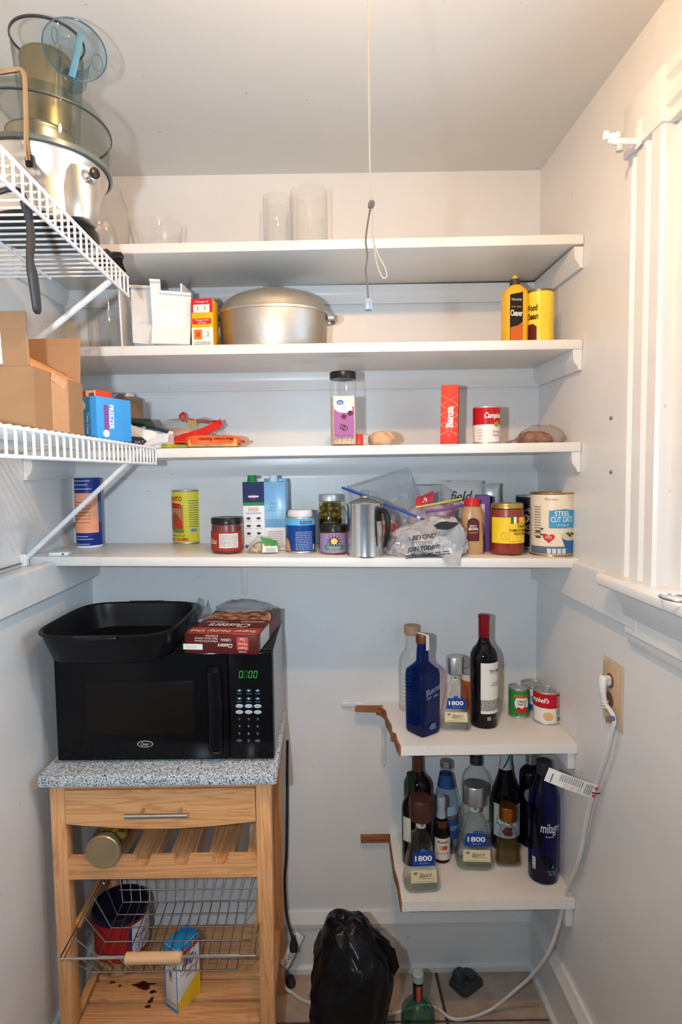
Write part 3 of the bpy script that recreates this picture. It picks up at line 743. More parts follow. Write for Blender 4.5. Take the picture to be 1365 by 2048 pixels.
q = place(262, 384, 575, Z2, y=-.17)
wb_ = thing('white_bin', 'white plastic bin with notched front panel and tall tab on second shelf', 'bin', (q.x, -.17, Z2))
def wl_(px, py, y): 
    p = at_y(px, py, y); return (p.x - q.x, y + .17, p.z - Z2)
M_wbin = mat('bright_white_plastic', (0.86, 0.86, 0.86), 0.4)
def panel(name, pts, t=.004, par=None):
    a = [Vector(p) for p in pts]; n = (a[1] - a[0]).cross(a[2] - a[0]).normalized() * t
    V = [tuple(p) for p in a] + [tuple(p + n) for p in a]; k = len(a)
    F = [tuple(reversed(range(k))), tuple(range(k, 2 * k))] + [(i, (i + 1) % k, (i + 1) % k + k, i + k) for i in range(k)]
    return mk(name, (V, F), M_wbin, par or wb_, 20)
# back compartment
x0, x1 = wl_(264, 640, -.10)[0], wl_(382, 640, -.10)[0]; hb = wl_(300, 578, -.10)[2]
panel('back_wall', [(x0, .09, 0), (x1, .09, 0), (x1, .09, hb), (x0, .09, hb)])
panel('side_wall', [(x0, .09, 0), (x0 + .002, -.02, 0), (x0, -.03, hb), (x0 - .004, .09, hb)])
panel('side_wall', [(x1, -.05, 0), (x1, .09, 0), (x1, .09, hb * .95), (x1, -.05, hb * .88)])
panel('left_front', [wl_(268, 686, -.21), wl_(309, 690, -.225), wl_(306, 650, -.225), wl_(266, 652, -.21)])
panel('left_back', [wl_(266, 655, -.19), wl_(306, 655, -.20), wl_(303, 578, -.20), wl_(263, 574, -.18)])
panel('rim', [wl_(261, 576, -.185), wl_(303, 578, -.205), wl_(303, 573, -.205), wl_(261, 571, -.185)], .008)
# notched front panel with tab, flap bent forward below
panel('front_panel', [wl_(306, 655, -.235), wl_(382, 658, -.235), wl_(383, 587, -.235), wl_(322, 582, -.235), wl_(321, 561, -.235), wl_(300, 560, -.235), wl_(303, 600, -.235)])
panel('panel_lip', [wl_(300, 564, -.240), wl_(321, 565, -.240), wl_(321, 560, -.240), wl_(300, 559, -.240)], .006)
panel('panel_lip', [wl_(322, 587, -.240), wl_(383, 592, -.240), wl_(383, 587, -.240), wl_(322, 582, -.240)], .006)
panel('flap', [wl_(304, 688, -.268), wl_(380, 690, -.268), wl_(382, 657, -.240), wl_(305, 654, -.240)])
panel('base', [(x0, .09, .001), (x0, -.045, .001), (x1, -.05, .001), (x1, .09, .001)], .003)

def carton(name, label, cat, loc, w, d, h, mt, rz=0, group=None, bev=.0012):
    t = thing(name, label, cat, loc, rz, group)
    mk('carton', box(w, d, h, (0, 0, h / 2), bev), mt, t)
    return t
q = place(388, 431, 601, Z2, y=-.24)
w = q.r * 2; h = q.h
t = carton('baking_soda_box', 'small yellow baking soda box with red top panel beside the roaster', 'box', (q.x, -.23, Z2), w, .055, h, hm('f2b21c'), -.10)
f = front(-.0275)
patch(t, f, -w / 2, w / 2, h * .72, h, hm('cf2226'), 'red_band', .0002, 2)
patch(t, f, -w * .40, w * .36, h * .72, h * .88, hm('f4efe4'), 'white_panel', .0004, 2)
write(t, f, [('Change it!', 0, h * .93, h * .045, w * .6), ('Change every', 0, h * .565, h * .045, w * .66), ('30 days', 0, h * .515, h * .04, w * .36)], hm(WHITE_INK), .0009)
write(t, f, [('1  1', -w * .02, h * .80, h * .075, w * .36)], hm('3c3c3c'), .0009)
patch(t, f, -w * .46, w * .42, h * .49, h * .60, hm('cf2226'), 'red_ribbon', .0004, 2)
patch(t, f, -w / 2, w / 2, .001, h * .42, hm('efe9df'), 'white_panel', .0002, 2)
patch(t, f, -w * .40, -w * .02, h * .18, h * .38, hm('e07a2a'), 'picture', .0004, 2)
polyp(t, f, ell(-w * .20, h * .28, w * .10, h * .05), hm('d8402a'), 'picture_emblem', .0007)
write(t, f, [('2', w * .26, h * .28, h * .09)], hm('b93a2c'), .0006)
lines(t, f, -w * .38, w * .40, h * .03, h * .14, 3, hm('4a4a52'), 4)
mk('orange_dot', xf(lathe([(.010, 0), (.010, .0006)], 20), (w / 2, .012, h * .12), (0, pi / 2, 0)), hm('d8522a'), t)

# cast aluminium roaster with domed lid
q = place(440, 657, 632, Z2, y=-.16)
t = thing('roaster', 'oval cast aluminium roaster with domed lid and glass knob on second shelf', 'pot', q.loc)
R = q.r; D = .118
zb = za(q.x, -.16, 634) - Z2; zd = za(q.x, -.16, 582) - Z2
mk('pot', loft([(0, R * .93, D * .93, 2.2), (.006, R * .96, D * .96, 2.2), (zb - .006, R * .995, D * .995, 2.2), (zb, R, D, 2.2)], 64), M_cast, t)
mk('pot_rim', loft([(zb - .004, R, D, 2.2), (zb - .003, R * 1.012, D * 1.012, 2.2), (zb + .003, R * 1.012, D * 1.012, 2.2), (zb + .005, R * .99, D * .99, 2.2)], 64), M_alu, t)
hd_ = zd - zb
mk('lid', loft([(zb + .004, R * .995, D * .995, 2.2), (zb + .01, R * .975, D * .975, 2.2)] + [(zb + .01 + (hd_ - .01) * sin(a), R * .97 * cos(a), D * .97 * cos(a), 2.1) for a in [i * pi / 22 for i in range(1, 11)]], 64), mat('dull_aluminium_lid', (0.50, 0.46, 0.39), 0.5, 0.9, bump=.05, bscale=60), t)
kb = mk('knob', loft([(zd - .004, .026, .016), (zd + .002, .030, .018, 2.6), (zd + .008, .029, .017, 2.6), (zd + .011, .022, .012, 2.4)], 28), glass('ribbed_glass_knob', (.85, .86, .83), (.5, .5, .47)), t)
for sgn in (1, -1):
    x0 = sgn * R
    hdl = mk('handle', tube(smooth_path([(x0 * .98, -.030, zb - .012), (x0 + sgn * .012, -.026, zb - .010), (x0 + sgn * .020, -.012, zb - .009), (x0 + sgn * .020, .012, zb - .009), (x0 + sgn * .012, .026, zb - .010), (x0 * .98, .030, zb - .012)]), .0075, 10), M_alu, t)

# yellow cleaner bottle and can at the right end
q = place(1006, 1054, 571, Z2, y=-.235)
t = thing('cleaner_bottle', 'yellow plastic cleaner bottle with black cap and yellow tip', 'bottle', q.loc, .18)
w, h = q.r, q.h; d = .024
M_yel = mat('yellow_plastic', hexc('f2b41e'), .35)
mk('bottle', loft([(0, w * .93, d * .9, 4), (.004, w, d, 4), (h * .80, w, d, 4), (h * .90, w * .93, d * .95, 3.4), (h * .965, w * .55, d * .8, 2.6), (h * .985, w * .45, d * .7)], 40), M_yel, t)
cp = mk('cap', lathe([(.0125, h * .96), (.0130, h * .965), (.0125, h * 1.09), (.010, h * 1.10)], 28), M_blkm, t)
mk('tip', lathe([(.0075, h * 1.095), (.008, h * 1.12), (.0055, h * 1.15), (.003, h * 1.165)], 20), M_yel, cp)
f = front(-d)
polyp(t, f, [(-w * .85, h * .02), (w * .30, h * .02), (w * .30, h * .86), (w * .1, h * .84), (-w * .85, h * .80)], hm('1a1614'), 'label', .0003)
write(t, f, [('WOOD & LEATHER', -w * .28, h * .72, h * .035, w * .9), ('Cleaner', -w * .26, h * .50, h * .10, w * 1.05, {'bold': .02})], hm(WHITE_INK))
write(t, f, [('restores + protects', -w * .28, h * .60, h * .04, w * .9)], hm('e0a020'))
polyp(t, f, [(-w * .8, h * .03), (w * .28, h * .03), (w * .28, h * .36), (-w * .1, h * .30), (-w * .8, h * .26)], hm('c8652a'), 'picture', .0006)
q = place(1053, 1107, 584, Z2, y=-.235)
t = tin('floor_wax_can', 'tall yellow tin can with black lettering beside the yellow cleaner bottle', q, mat('yellow_lacquer', hexc('f3cf3a'), .3), cat='can', rim=mat('dark_tin', (.25, .20, .10), .35, .8))
f = cylmap(t['r']); h = t['h']; r = t['r']
write(t, f, [('Wood', -r * .95, h * .66, h * .12, r * .9, {'bold': .03}), ('Clean', -r * .95, h * .50, h * .12, r * 1.0, {'bold': .03})], hm('1a1208'))
polyp(t, f, [(-r * 1.5, h * .05), (-r * .55, h * .05), (-r * .55, h * .30), (-r * .8, h * .36), (-r * 1.5, h * .36)], hm('5a1414'), 'picture', .0004)
write(t, f, [('USES', 0, h * .48, h * .02, r * .1)], hm('3a3010'))
lines(t, lambda u, v: f(v - h * .5, u + h * .05), 0, h * .62, h * .5, h * .5 + r * .45, 4, hm('3a3010'), 6, .3)

# ================================================================== things on the lower wire shelf
cbx = thing('cardboard_box', 'open brown cardboard box with upright flaps on the lower wire shelf', 'box', (-.585, -.775, ZW + .002))
hx, hy, hz = .150, .095, .098
tk = .005
for nm, g in (('front_side', bx(-hx, hx, -hy, -hy + tk, 0, hz)), ('back_side', bx(-hx, hx, hy - tk, hy, 0, hz)), ('left_side', bx(-hx, -hx + tk, -hy + tk, hy - tk, 0, hz)), ('right_side', bx(hx - tk, hx, -hy + tk, hy - tk, 0, hz)), ('bottom', bx(-hx + tk, hx - tk, -hy + tk, hy - tk, 0, tk))):
    mk(nm, g, M_card, cbx, 0)
def flapg(w, h, t=.005): return box(w, t, h, (0, 0, h / 2), .0015)
fo = mk('flap', flapg(2 * hx - .004, .082), M_card, cbx, 0, (-.004, -hy + .003, hz), (radians(4), 0, 0))
lb = mk('label', box(.16, .0006, .072, (0, 0, .036)), hm('eceae4'), fo, 0, (.028, -.0032, .004))
f = planemap((.0, -.0004, 0), (1, 0, 0), (0, 0, 1))
write(lb, f, [('LT085S11', .058, .048, .0065, .034, {'rot': -pi / 2})], hm('30303a'))
lines(lb, f, -.07, .04, .012, .062, 8, hm('40404a'), 7)
mk('flap', flapg(2 * hx - .004, .085), M_card, cbx, 0, (0, hy - .003, hz), (radians(-6), 0, 0))
mk('flap', xf(flapg(2 * hy - .010, .10), rot=(0, 0, pi / 2)), M_card2, cbx, 0, (hx - .004, 0, hz), (0, radians(-62), 0))
tp_ = mk('packing_tape', bx(hx, hx + .0006, -.035, .03, .004, hz), mat('tan_tape', hexc('c29467'), .35), cbx, 0)
mk('torn_paper', thick(crumple(grid(8, 3, lambda u, v: (hx + .001 + .002 * v, -.038 + .055 * u, hz - .012 + .014 * v - .010 * u)), .002, 90, 3), .0008), hm('d2a478', .7), cbx)

# blue food box and its neighbours behind the cardboard box
p = at_y(226, 870, -.57)
bl = carton('freezer_bag_box', 'bright blue box with white print next to the cardboard box', 'box', (-.452, -.530, ZW + .003), .062, .10, .088, hm('3f96d8'), -.42)
f = front(-.05)
polyp(bl, f, ell(-.012, .070, .015, .0125), hm('f3f1ea'), 'emblem')
polyp(bl, f, blob(-.012, .070, .007, .006, 3), hm('e0862a'), 'emblem', .0006)
write(bl, f, [('Twist Close', .008, .034, .007, .042, {'rot': -pi / 2, 'bold': .02}), ('portion keeper', -.003, .034, .004, .040, {'rot': -pi / 2})], hm(WHITE_INK))
fr = planemap((.0315, 0, 0), (0, 1, 0), (0, 0, 1))
patch(bl, fr, -.030, -.018, .020, .072, hm('8a4a8c'), 'purple_strip', .0003, 2)
write(bl, fr, [('FREEZER', -.010, .048, .013, .050, {'rot': -pi / 2, 'bold': .03})], hm(WHITE_INK), .0008)
polyp(bl, fr, ell(-.026, .014, .009, .0075), hm('f3f1ea'), 'emblem', .0006)
rd = carton('tea_box', 'small red box lying on top of the blue box', 'box', (-.500, -.46, ZW + .082), .075, .05, .024, hm('d8412c'), -.35)
rd.location = (-.505, -.455, ZW + .0925)
f = front(-.025)
write(rd, f, [('TEA', -.022, .012, .013)], hm('e8b8a0'))
patch(rd, f, .010, .036, .001, .023, hm('eee8e0'), 'white_panel', .0003, 2)
patch(rd, f, .018, .032, .004, .011, hm('3a58b8'), 'blue_patch', .0006, 2)
patch(rd, f, .018, .032, .011, .018, hm('d8412c'), 'red_patch', .0006, 2)
q = place(238, 281, 796, Z3 + .001, y=-.10)
sb = carton('brown_carton', 'small plain brown carton behind the blue box', 'box', q.loc, q.r * 1.9, .06, q.h, hm('9a7458'), -.12)
stp = thing('striped_packet', 'black and white striped paper packet lying on the brown carton', 'packet', (q.x - .006, q.y - .01, q.z + q.h + .0005), -.35)
mk('packet', box(.036, .03, .010, (0, 0, .005), .001), hm('f0ece4'), stp)
f = front(-.015)
for i in range(4): patch(stp, lambda u, v, f=f: f(u + (v - .005) * 1.2, v), -.013 + i * .007, -.0095 + i * .007, .001, .009, hm('1a1a1a'), 'stripe', .0003, 2)
gp = thing('green_packet', 'dark green folded packet on top of the white chip bag', 'packet', (-.455, -.26, Z3 + .064), 0, rot=(radians(-12), radians(6), -.3))
mk('wrapper', thick(crumple(grid(10, 5, lambda u, v: (-.03 + .065 * u, -.01 + .03 * v, .012 * (1 - v))), .002, 60, 4), .002), hm('12402c', .3), gp)

# soft bags on the third shelf
wbg = thing('chip_bag', 'white and navy crumpled chip bag at the end of the lower wire shelf', 'bag', (-.440, -.215, Z3 + .001))
def sheet_bag(nu, nv, fn, t, seed, amp=.006, freq=30): return thick(crumple(grid(nu, nv, fn), amp, freq, seed, .0005), t)
mk('bag_body', crumple(hull([(-.065, -.03, .002), (-.06, -.03, .066), (-.06, .02, .066), (-.065, .03, .002), (.03, -.045, .002), (.055, .02, .002), (.06, 0, .046), (.01, -.03, .05), (.0, .03, .058)]), .002, 40, 2), hm('ece9e4', .4), wbg, 20)
f = planemap((-.0, -.046, 0), (1, .18, 0), (0, .25, 1))
polyp(wbg, f, [(-.04, .002), (.0, .002), (.002, .018), (-.012, .030), (-.045, .034)], hm('17284a'), 'navy_panel', .001)
write(wbg, f, [('SALT', -.018, .018, .006, .022)], hm('c8ccd6'), .0016)
navy = mk('navy_print', thick(crumple(grid(8, 4, lambda u, v: (-.006 + .058 * u, -.034 + .02 * v, .052 + .009 * v - .012 * u)), .002, 50, 3), .0008), hm('26334a', .35), wbg)
mk('clear_window', crumple(grid(8, 5, lambda u, v: (.03 + .06 * u, -.03 + .05 * v, .046 - .02 * u)), .005, 40, 6), M_film, wbg)
mk('white_corner', sheet_bag(8, 5, lambda u, v: (-.018 + .075 * u, -.052 + .02 * v, .003 + .03 * v * (1 - .3 * u) + .016 * u), .001, 8, .003, 40), hm('dfe3ea', .4), wbg)

tb = thing('tortilla_bag', 'clear bread bag with red printed edges lying on the third shelf', 'bag', (-.366, -.100, Z3 + .001), .12)
tb.scale = (1, 1, 1.4)
mk('bread', crumple(loft([(0, .085, .052, 2.6), (.012, .09, .056, 2.6), (.03, .075, .05, 2.4), (.042, .05, .03)], 36), .004, 30, 5, .0), mat('tan_flatbread', hexc('c9a386'), .7, var=.12, scale=40), tb)
mk('film', crumple(loft([(0, .10, .062, 2.4), (.018, .105, .066, 2.4), (.045, .085, .055), (.062, .06, .03, 2)], 40), .006, 26, 9, .0), M_film, tb)
M_redf = hm('d62a22', .3)
mk('red_edge', thick(crumple(grid(16, 3, lambda u, v: (-.108 + .20 * u, -.066 + .012 * v - .01 * sin(3 * u), .002 + .018 * v + .040 * u * u)), .002, 40, 2), .0012), M_redf, tb)
mk('red_edge', thick(crumple(grid(10, 2, lambda u, v: (.088 + .018 * v * .5, -.066 + .09 * u, .055 - .01 * v + .008 * u)), .002, 50, 4), .0012), M_redf, tb)
mk('red_fold', thick(crumple(grid(14, 2, lambda u, v: (-.012 + .095 * u, .028 + .01 * v, .066 - .006 * v - .004 * u)), .002, 60, 6), .0015), M_redf, tb)
mk('red_knot', crumple(lathe([(.002, 0), (.009, .004), (.010, .012), (.003, .018)], 14), .002, 90, 3), M_redf, tb, loc=(-.018, .03, .060))
f = planemap((-.055, -.0685, .0), (1, -.02, .2), (0, .4, 1))
write(tb, f, [('*', 0, .016, .012), ('*', .05, .022, .006)], hm('f0d8d0'), .0018)
mk('yellow_label', thick(grid(6, 3, lambda u, v: (-.005 + .025 * u, .02 + .006 * v, .05 + .014 * v)), .001), hm('c8a83a'), tb)

rm = thing('noodle_packet', 'orange instant noodle packet lying upside down at the end of the bread bag', 'packet', (-.272, -.235, Z3 + .001), .06)
mk('noodle_brick', crumple(box(.125, .07, .020, (.0, 0, .012), .004, 3), .002, 60, 3, .0), mat('noodle_yellow', hexc('d8a850'), .6, var=.2, scale=90), rm)
mk('wrapper', crumple(loft([(.010, .071, .042, 3), (.020, .073, .044, 3), (.028, .068, .040, 3), (.032, .05, .028, 2.5)], 44, False, True), .0025, 40, 8), hm('f0672c', .3), rm)
mk('clear_wrapper', crumple(loft([(.0, .068, .038, 3), (.010, .071, .042, 3)], 44, True, False), .0015, 40, 8, .0), M_film, rm)
mk('crimped_end', thick(crumple(grid(5, 10, lambda u, v: (-.098 + .03 * u, -.03 + .06 * v, .016 + .002 * sin(30 * v))), .002, 60, 2), .0012), hm('ef5a26', .3), rm)
mk('crimped_end', thick(crumple(grid(5, 10, lambda u, v: (.068 + .012 * u, -.03 + .06 * v, .018 + .002 * sin(30 * v))), .002, 60, 2), .0012), hm('ef5a26', .3), rm)
f = planemap((0, -.0500, .0), (1, 0, 0), (0, .25, 1))
write(rm, f, [('Maruchan Ramen', .01, .0215, .0085, .085, {'rot': pi, 'bold': .02})], hm('30140c'), .0012)
gr = thing('green_packet_end', 'yellow-green packet corner peeking out under the red bread bag', 'packet', (-.372, -.225, Z3 + .001))
mk('wrapper', crumple(box(.07, .05, .010, (0, 0, .006), .002), .002, 60, 4, .0), hm('b8b03a', .35), gr)

# ---- spice shaker
q = place(661, 713, 745, Z3, y=-.265)
t = thing('spice_jar', 'tall clear shaker of minced onion with black lid and purple label', 'jar', q.loc)
r, h = q.r, q.h
mk('jar', loft([(0, r * .93, r * .93, 3.2), (.004, r, r, 3.4), (h * .86, r, r, 3.4), (h * .90, r * .95, r * .95, 2.4), (h * .93, r * .93, r * .93)], 48), M_clearp, t)
M_onion = speckle('minced_onion', hexc('c9a47c'), hexc('ecd6b4'), 240, .8, .35, .65, .6)
mk('minced_onion', loft([(.003, r * .9, r * .9, 3.2), (.006, r * .95, r * .95, 3.4), (h * .66, r * .95, r * .95, 3.4), (h * .665, r * .5, r * .5)], 40), M_onion, t)
mk('lid', lathe([(r * 1.0, h * .905), (r * 1.02, h * .91), (r * 1.02, h * .988), (r * .98, h), (r * .6, h)], 48), M_blk, t)
f = front(-r * 1.0)
lw_ = r * .78
patch(t, f, -lw_, lw_, h * .105, h * .66, hm('efe6d2'), 'label', .0003, 4)
patch(t, f, -lw_ * .98, lw_ * .98, h * .105, h * .52, hm('a3639a'), 'purple_panel', .0005, 4)
polyp(t, f, blob(.0, h * .505, lw_ * .86, h * .07, 5, 26, .12), hm('f6f4f0'), 'white_cloud', .0008)
polyp(t, f, ell(-lw_ * .35, h * .575, lw_ * .34, h * .034), hm('2a66b0'), 'blue_oval', .0011)
write(t, f, [('Great', -lw_ * .35, h * .583, h * .018), ('Value', -lw_ * .35, h * .564, h * .018)], hm(WHITE_INK), .0014)
write(t, f, [('Minced', .0, h * .515, h * .018), ('Onion', .0, h * .488, h * .018)], hm('5a3a5a'), .0012)
for k_, (u, v) in enumerate(((.0, .385), (.62 * lw_, .43))): polyp(t, f, blob(u, h * v, lw_ * .28, h * .034, k_ + 2, 20, .15), hm('6a1e3a'), 'onion_picture', .0008)
for u, v in ((-.12, .25), (.10, .232)):
    ff = lift(f, .001); mk('onion_ring', tube([ff(lw_ * u + lw_ * .24 * cos(a), h * v + h * .030 * sin(a)) for a in [2 * pi * i / 24 for i in range(24)]], .0009, 5, closed=True), hm('4a1430'), t)
write(t, f, [('NET WT 13.25 OZ (375g)', 0, h * .135, h * .014, lw_ * 1.6)], hm('4a1430'), .0008)

# ---- small packet and paper bag
p = at_y(722, 885, -.25)
sp_ = thing('spice_packet', 'small red and clear packet squeezed beside the spice jar', 'packet', (xa(722, -.25, Z3), -.25, Z3 + .001))
mk('red_wrapper', crumple(box(.022, .02, .030, (-.004, .004, .0155), .003), .003, 80, 2, .0), hm('d23a2c', .35), sp_)
mk('clear_tag', box(.014, .006, .026, (.012, -.010, .0135), .002), glass('cloudy_plastic', (.85, .82, .82), (.6, .58, .6), .2, .35), sp_)
pb = thing('paper_bag', 'crumpled tan paper bag tied shut lying beside the spice jar', 'bag', (xa(762, -.24, Z3), -.24, Z3 + .001))
mk('bag', crumple(loft([(0, .026, .024), (.006, .031, .028), (.020, .031, .028), (.032, .020, .018), (.036, .008, .007)], 36), .0045, 45, 7, .0), mat('tan_paper', hexc('c9a27c'), .65, var=.1, scale=60), pb)
mk('twisted_end', crumple(tube(smooth_path([(.006, 0, .030), (.020, -.004, .030), (.030, -.010, .022), (.030, -.014, .014)]), .008, 12, .6), .004, 60, 3), MATS['tan_paper'], pb)

# ---- red pasta box
q = place(891, 925, 770, Z3, y=-.24)
w = q.r * 2; h = q.h
t = carton('pasta_box', 'narrow red-orange pasta box with lattice pattern standing on third shelf', 'box', q.loc, w, .11, h, hm('dd3a2c'), -.25)
t.location.y = -.19
t.rotation_euler = (0, radians(1.2), -.25)
f = front(-.055)
M_orl = hm('f06e4e')
G = []
ff = lift(f, .0003); nn = 6
for i in range(-1, nn + 1):
    for s in (1, -1):
        c = h * (i + .5) / nn
        for k_ in range(1):
            a0, a1 = (-w / 2, c - s * h / nn * .5), (w / 2, c + s * h / nn * .5)
            d_ = h * .011
            V = [(a0[0], a0[1] - d_), (a1[0], a1[1] - d_), (a1[0], a1[1] + d_), (a0[0], a0[1] + d_)]
            if min(v[1] for v in V) < 0.002 or max(v[1] for v in V) > h - .002: continue
            G.append(([ff(*v) for v in V], [(0, 1, 2, 3)]))
mk('lattice', add(*G), M_orl, t, 0)
for i in range(nn):
    c = h * (i + .0) / nn
    if i: polyp(t, f, ell(0, c, w * .10, h * .018, 4), M_orl, 'diamond', .0004)
write(t, f, [('Banza', w * .02, h * .47, w * .42, h * .35, {'rot': pi / 2, 'bold': .035})], hm('f6ece6'), .0008)

# ---- soup can (third shelf)
def soup(name, label, q, face, rz=0.0, small=True):
    t = tin(name, label, q, hm('ece6dc', .3), 'soup cans', rz); r, h = t['r'], t['h']; f = cylmap(r)
    patch(t, f, -pi * r, pi * r, h * .52, h * .965, hm('b8141c', .3), 'red_band', .0002, 48)
    write(t, f, [("Campbell's", face, h * .74, h * .20, r * 1.75, {'shear': .3, 'bold': .02})], hm(WHITE_INK))
    return t, f, r, h
q = place(947, 1000, 815, Z3, y=-.24)
t, f, r, h = soup('soup_can', 'red and white chicken noodle soup can on the third shelf', q, .45 * q.r)
polyp(t, f, ell(.55 * r, h * .53, r * .26, h * .075), hm('a8823a', .3), 'gold_medal', .0007)
write(t, f, [('Chicken', .50 * r, h * .33, h * .065, r * .62), ('Noodle', .50 * r, h * .235, h * .065, r * .58)], hm('a01828'))
lines(t, f, -r * .9, -r * .6, h * .10, h * .42, 4, hm('b0a8a0'), 5)

# ---- brown bread in clear bag
q = place(1013, 1128, 850, Z3, y=-.20)
t = thing('bread_bag', 'clear plastic bag with brown crumbly bread at the right end of third shelf', 'bag', q.loc)
mk('bread', crumple(loft([(0, q.r * .55, .034, 2.4), (.008, q.r * .60, .038, 2.4), (.026, q.r * .5, .032), (.034, q.r * .25, .015)], 36), .004, 45, 5, .0), speckle('brown_bread', hexc('6a4028'), hexc('a8734e'), 60, .8, .35, .65, .5), t)
mk('film', crumple(loft([(0, q.r * .72, .045, 2.2, .008), (.012, q.r * .88, .050, 2.2, .012), (.034, q.r * .70, .042, 2, .018), (.050, q.r * .30, .02, 2, .02)], 40), .005, 35, 12, .0), glass('brownish_film', (.90, .86, .82), (.6, .52, .46), .08, .07), t)
mk('bag_tail', crumple(thick(grid(10, 6, lambda u, v: (-q.r * .5 - q.r * .52 * u, -.03 + .06 * v, .016 * (1 - u) + .002)), .0008), .003, 60, 3, .0003), MATS['brownish_film'], t)

# ================================================================== the crowded long shelf
def rimr(q): return q.r
q = place(88, 140, 1102, Z4, bot=1112, dep=.4)
t = thing('plastic_cover', 'small flat white plastic cover lying at the left end of the crowded shelf', 'cover', (q.x + .008, q.y, q.z), .1)
mk('cover', box(.048, .030, .009, (0, 0, .0045), .003), M_wht, t)
mk('screw_slot', box(.006, .0006, .004, (.012, -.0152, .0045)), hm('5a5a5a'), t, 0)

# salt canister
q = place(155, 205, 956, Z4, bot=1096)
t = thing('salt_canister', 'cylindrical blue and orange salt canister behind the wire shelf brace', 'canister', q.loc)
r, h = q.r, q.h; f = cylmap(r)
mk('body', lathe([(r * .98, .004), (r, .006), (r, h - .003), (r * .98, h)], 44), hm('16307e', .4), t)
mk('bottom_rim', lathe([(r * .98, 0), (r * 1.01, .001), (r * 1.01, .004), (r, .006)], 44), hm('e8e8ea'), t)
mk('top_rim', lathe([(r, h - .004), (r * 1.012, h - .003), (r * 1.012, h), (r * .9, h + .001), (r * .88, h - .003), (r * .5, h - .003)], 44), hm('1a3a90'), t)
patch(t, f, -r * 1.9, r * 1.15, h * .215, h * .785, hm('f0a27a', .5), 'orange_panel', .0003, 24)
lines(t, f, -r * .95, r * .5, h * .34, h * .68, 7, hm('a86a50'), 5, .3)
for v in (.955, .90, .84, .16, .12, .05):
    patch(t, f, -r * (.9 if v > .5 else .8), r * (.2 + (v * 7 % 1) * .5), h * v, h * v + .0018, hm('c8d0ea'), 'white_line', .0004, 10)
patch(t, f, r * 1.16, r * 1.9, h * .36, h * .66, hm('2a6aa8'), 'blue_patch', .0003, 8)

# breadcrumb can
q = place(346, 407, 979, Z4, bot=1088)
t = tin('breadcrumb_can', 'yellow cardboard can of bread crumbs standing alone on the crowded shelf', q, hm('f2e03a', .4)); r, h = t['r'], t['h']; f = cylmap(r)
patch(t, f, -r * 1.7, -r * .05, h * .20, h * .72, hm('c98a52'), 'chicken_picture', .0003, 16)
polyp(t, f, blob(-r * .75, h * .42, r * .55, h * .15, 3), hm('a8552c'), 'crumb_picture', .0006)
polyp(t, f, blob(-r * .35, h * .36, r * .28, h * .09, 5), hm('d8402a'), 'tomato_picture', .0008)
polyp(t, f, blob(-r * .45, h * .24, r * .5, h * .035, 6), hm('5a9a3a'), 'lettuce_picture', .0009)
polyp(t, f, [(-r * 1.7, h * .80), (-r * .2, h * .74), (-r * .15, h * .66), (-r * 1.7, h * .66)], hm('c8202a'), 'red_swoosh', .0005)
write(t, f, [('PRONTO', -r * .78, h * .835, h * .09, r * 1.35, {'bold': .03})], hm('b8341c'))
write(t, f, [('ITALIAN STYLE', -r * .62, h * .155, h * .042, r * 1.3, {'bold': .02}), ('BREAD CRUMBS', -r * .55, h * .085, h * .06, r * 1.6, {'bold': .02})], hm('b8341c'))
write(t, f, [('PANKO', -r * .9, h * .225, h * .035, r * .6)], hm(WHITE_INK), .0008)
patch(t, f, r * .28, r * 1.0, h * .20, h * .86, hm('efe35a'), 'fact_panel', .0004, 8)
lines(t, f, r * .32, r * .96, h * .30, h * .82, 12, hm('4a4a30'), 9, .32)
barcode(t, f, r * .36, r * .84, h * .21, h * .29)

# salsa jar
def glass_jar(name, label, q, content, lidm, hl=.16, neck=.92, sq=2.0, gm=None, fill=.97, dep=None):
    t = thing(name, label, 'jar', q.loc); r, h = q.r, q.h; zl = h * (1 - hl)
    S = [(0, r * .88, r * .88, sq), (.003, r * .96, r * .96, sq), (.008, r, r, sq), (zl * .86, r, r, sq), (zl * .95, r * .97, r * .97, sq), (zl, r * neck, r * neck)]
    mk('glass', loft(S, 44, True, False), gm or M_clear, t)
    mk('contents', loft([(.003, r * .9, r * .9, sq), (.008, r * .965, r * .965, sq), (zl * .86, r * .965, r * .965, sq), (zl * fill, r * .93, r * .93, sq)], 40), content, t)
    jar_lid(t, r * (neck + .05), zl - .002, h, lidm)
    return t, r, h, cylmap(r)
M_salsa = mat('red_salsa', hexc('6e2814'), .35, var=.35, scale=70)
q = place(424, 487, 1034, Z4, bot=1109)
t, r, h, f = glass_jar('salsa_jar', 'wide jar of red salsa with black lid and white nutrition label', q, M_salsa, M_blk, .16, .94)
patch(t, f, -r * 1.5, r * 1.3, h * .10, h * .62, hm('9c3024', .4), 'label', .0004, 24)
patch(t, f, -r * .35, r * .85, h * .18, h * .57, hm('e8e2d8', .4), 'fact_panel', .0007, 12)
lines(t, f, -r * .30, r * .80, h * .20, h * .55, 9, hm('50484a'), 9, .4, .0010)
write(t, f, [('Salsa', -r * .85, h * .36, h * .15, r * .6, {'shear': .3})], hm('f0e0d0'), .0008)

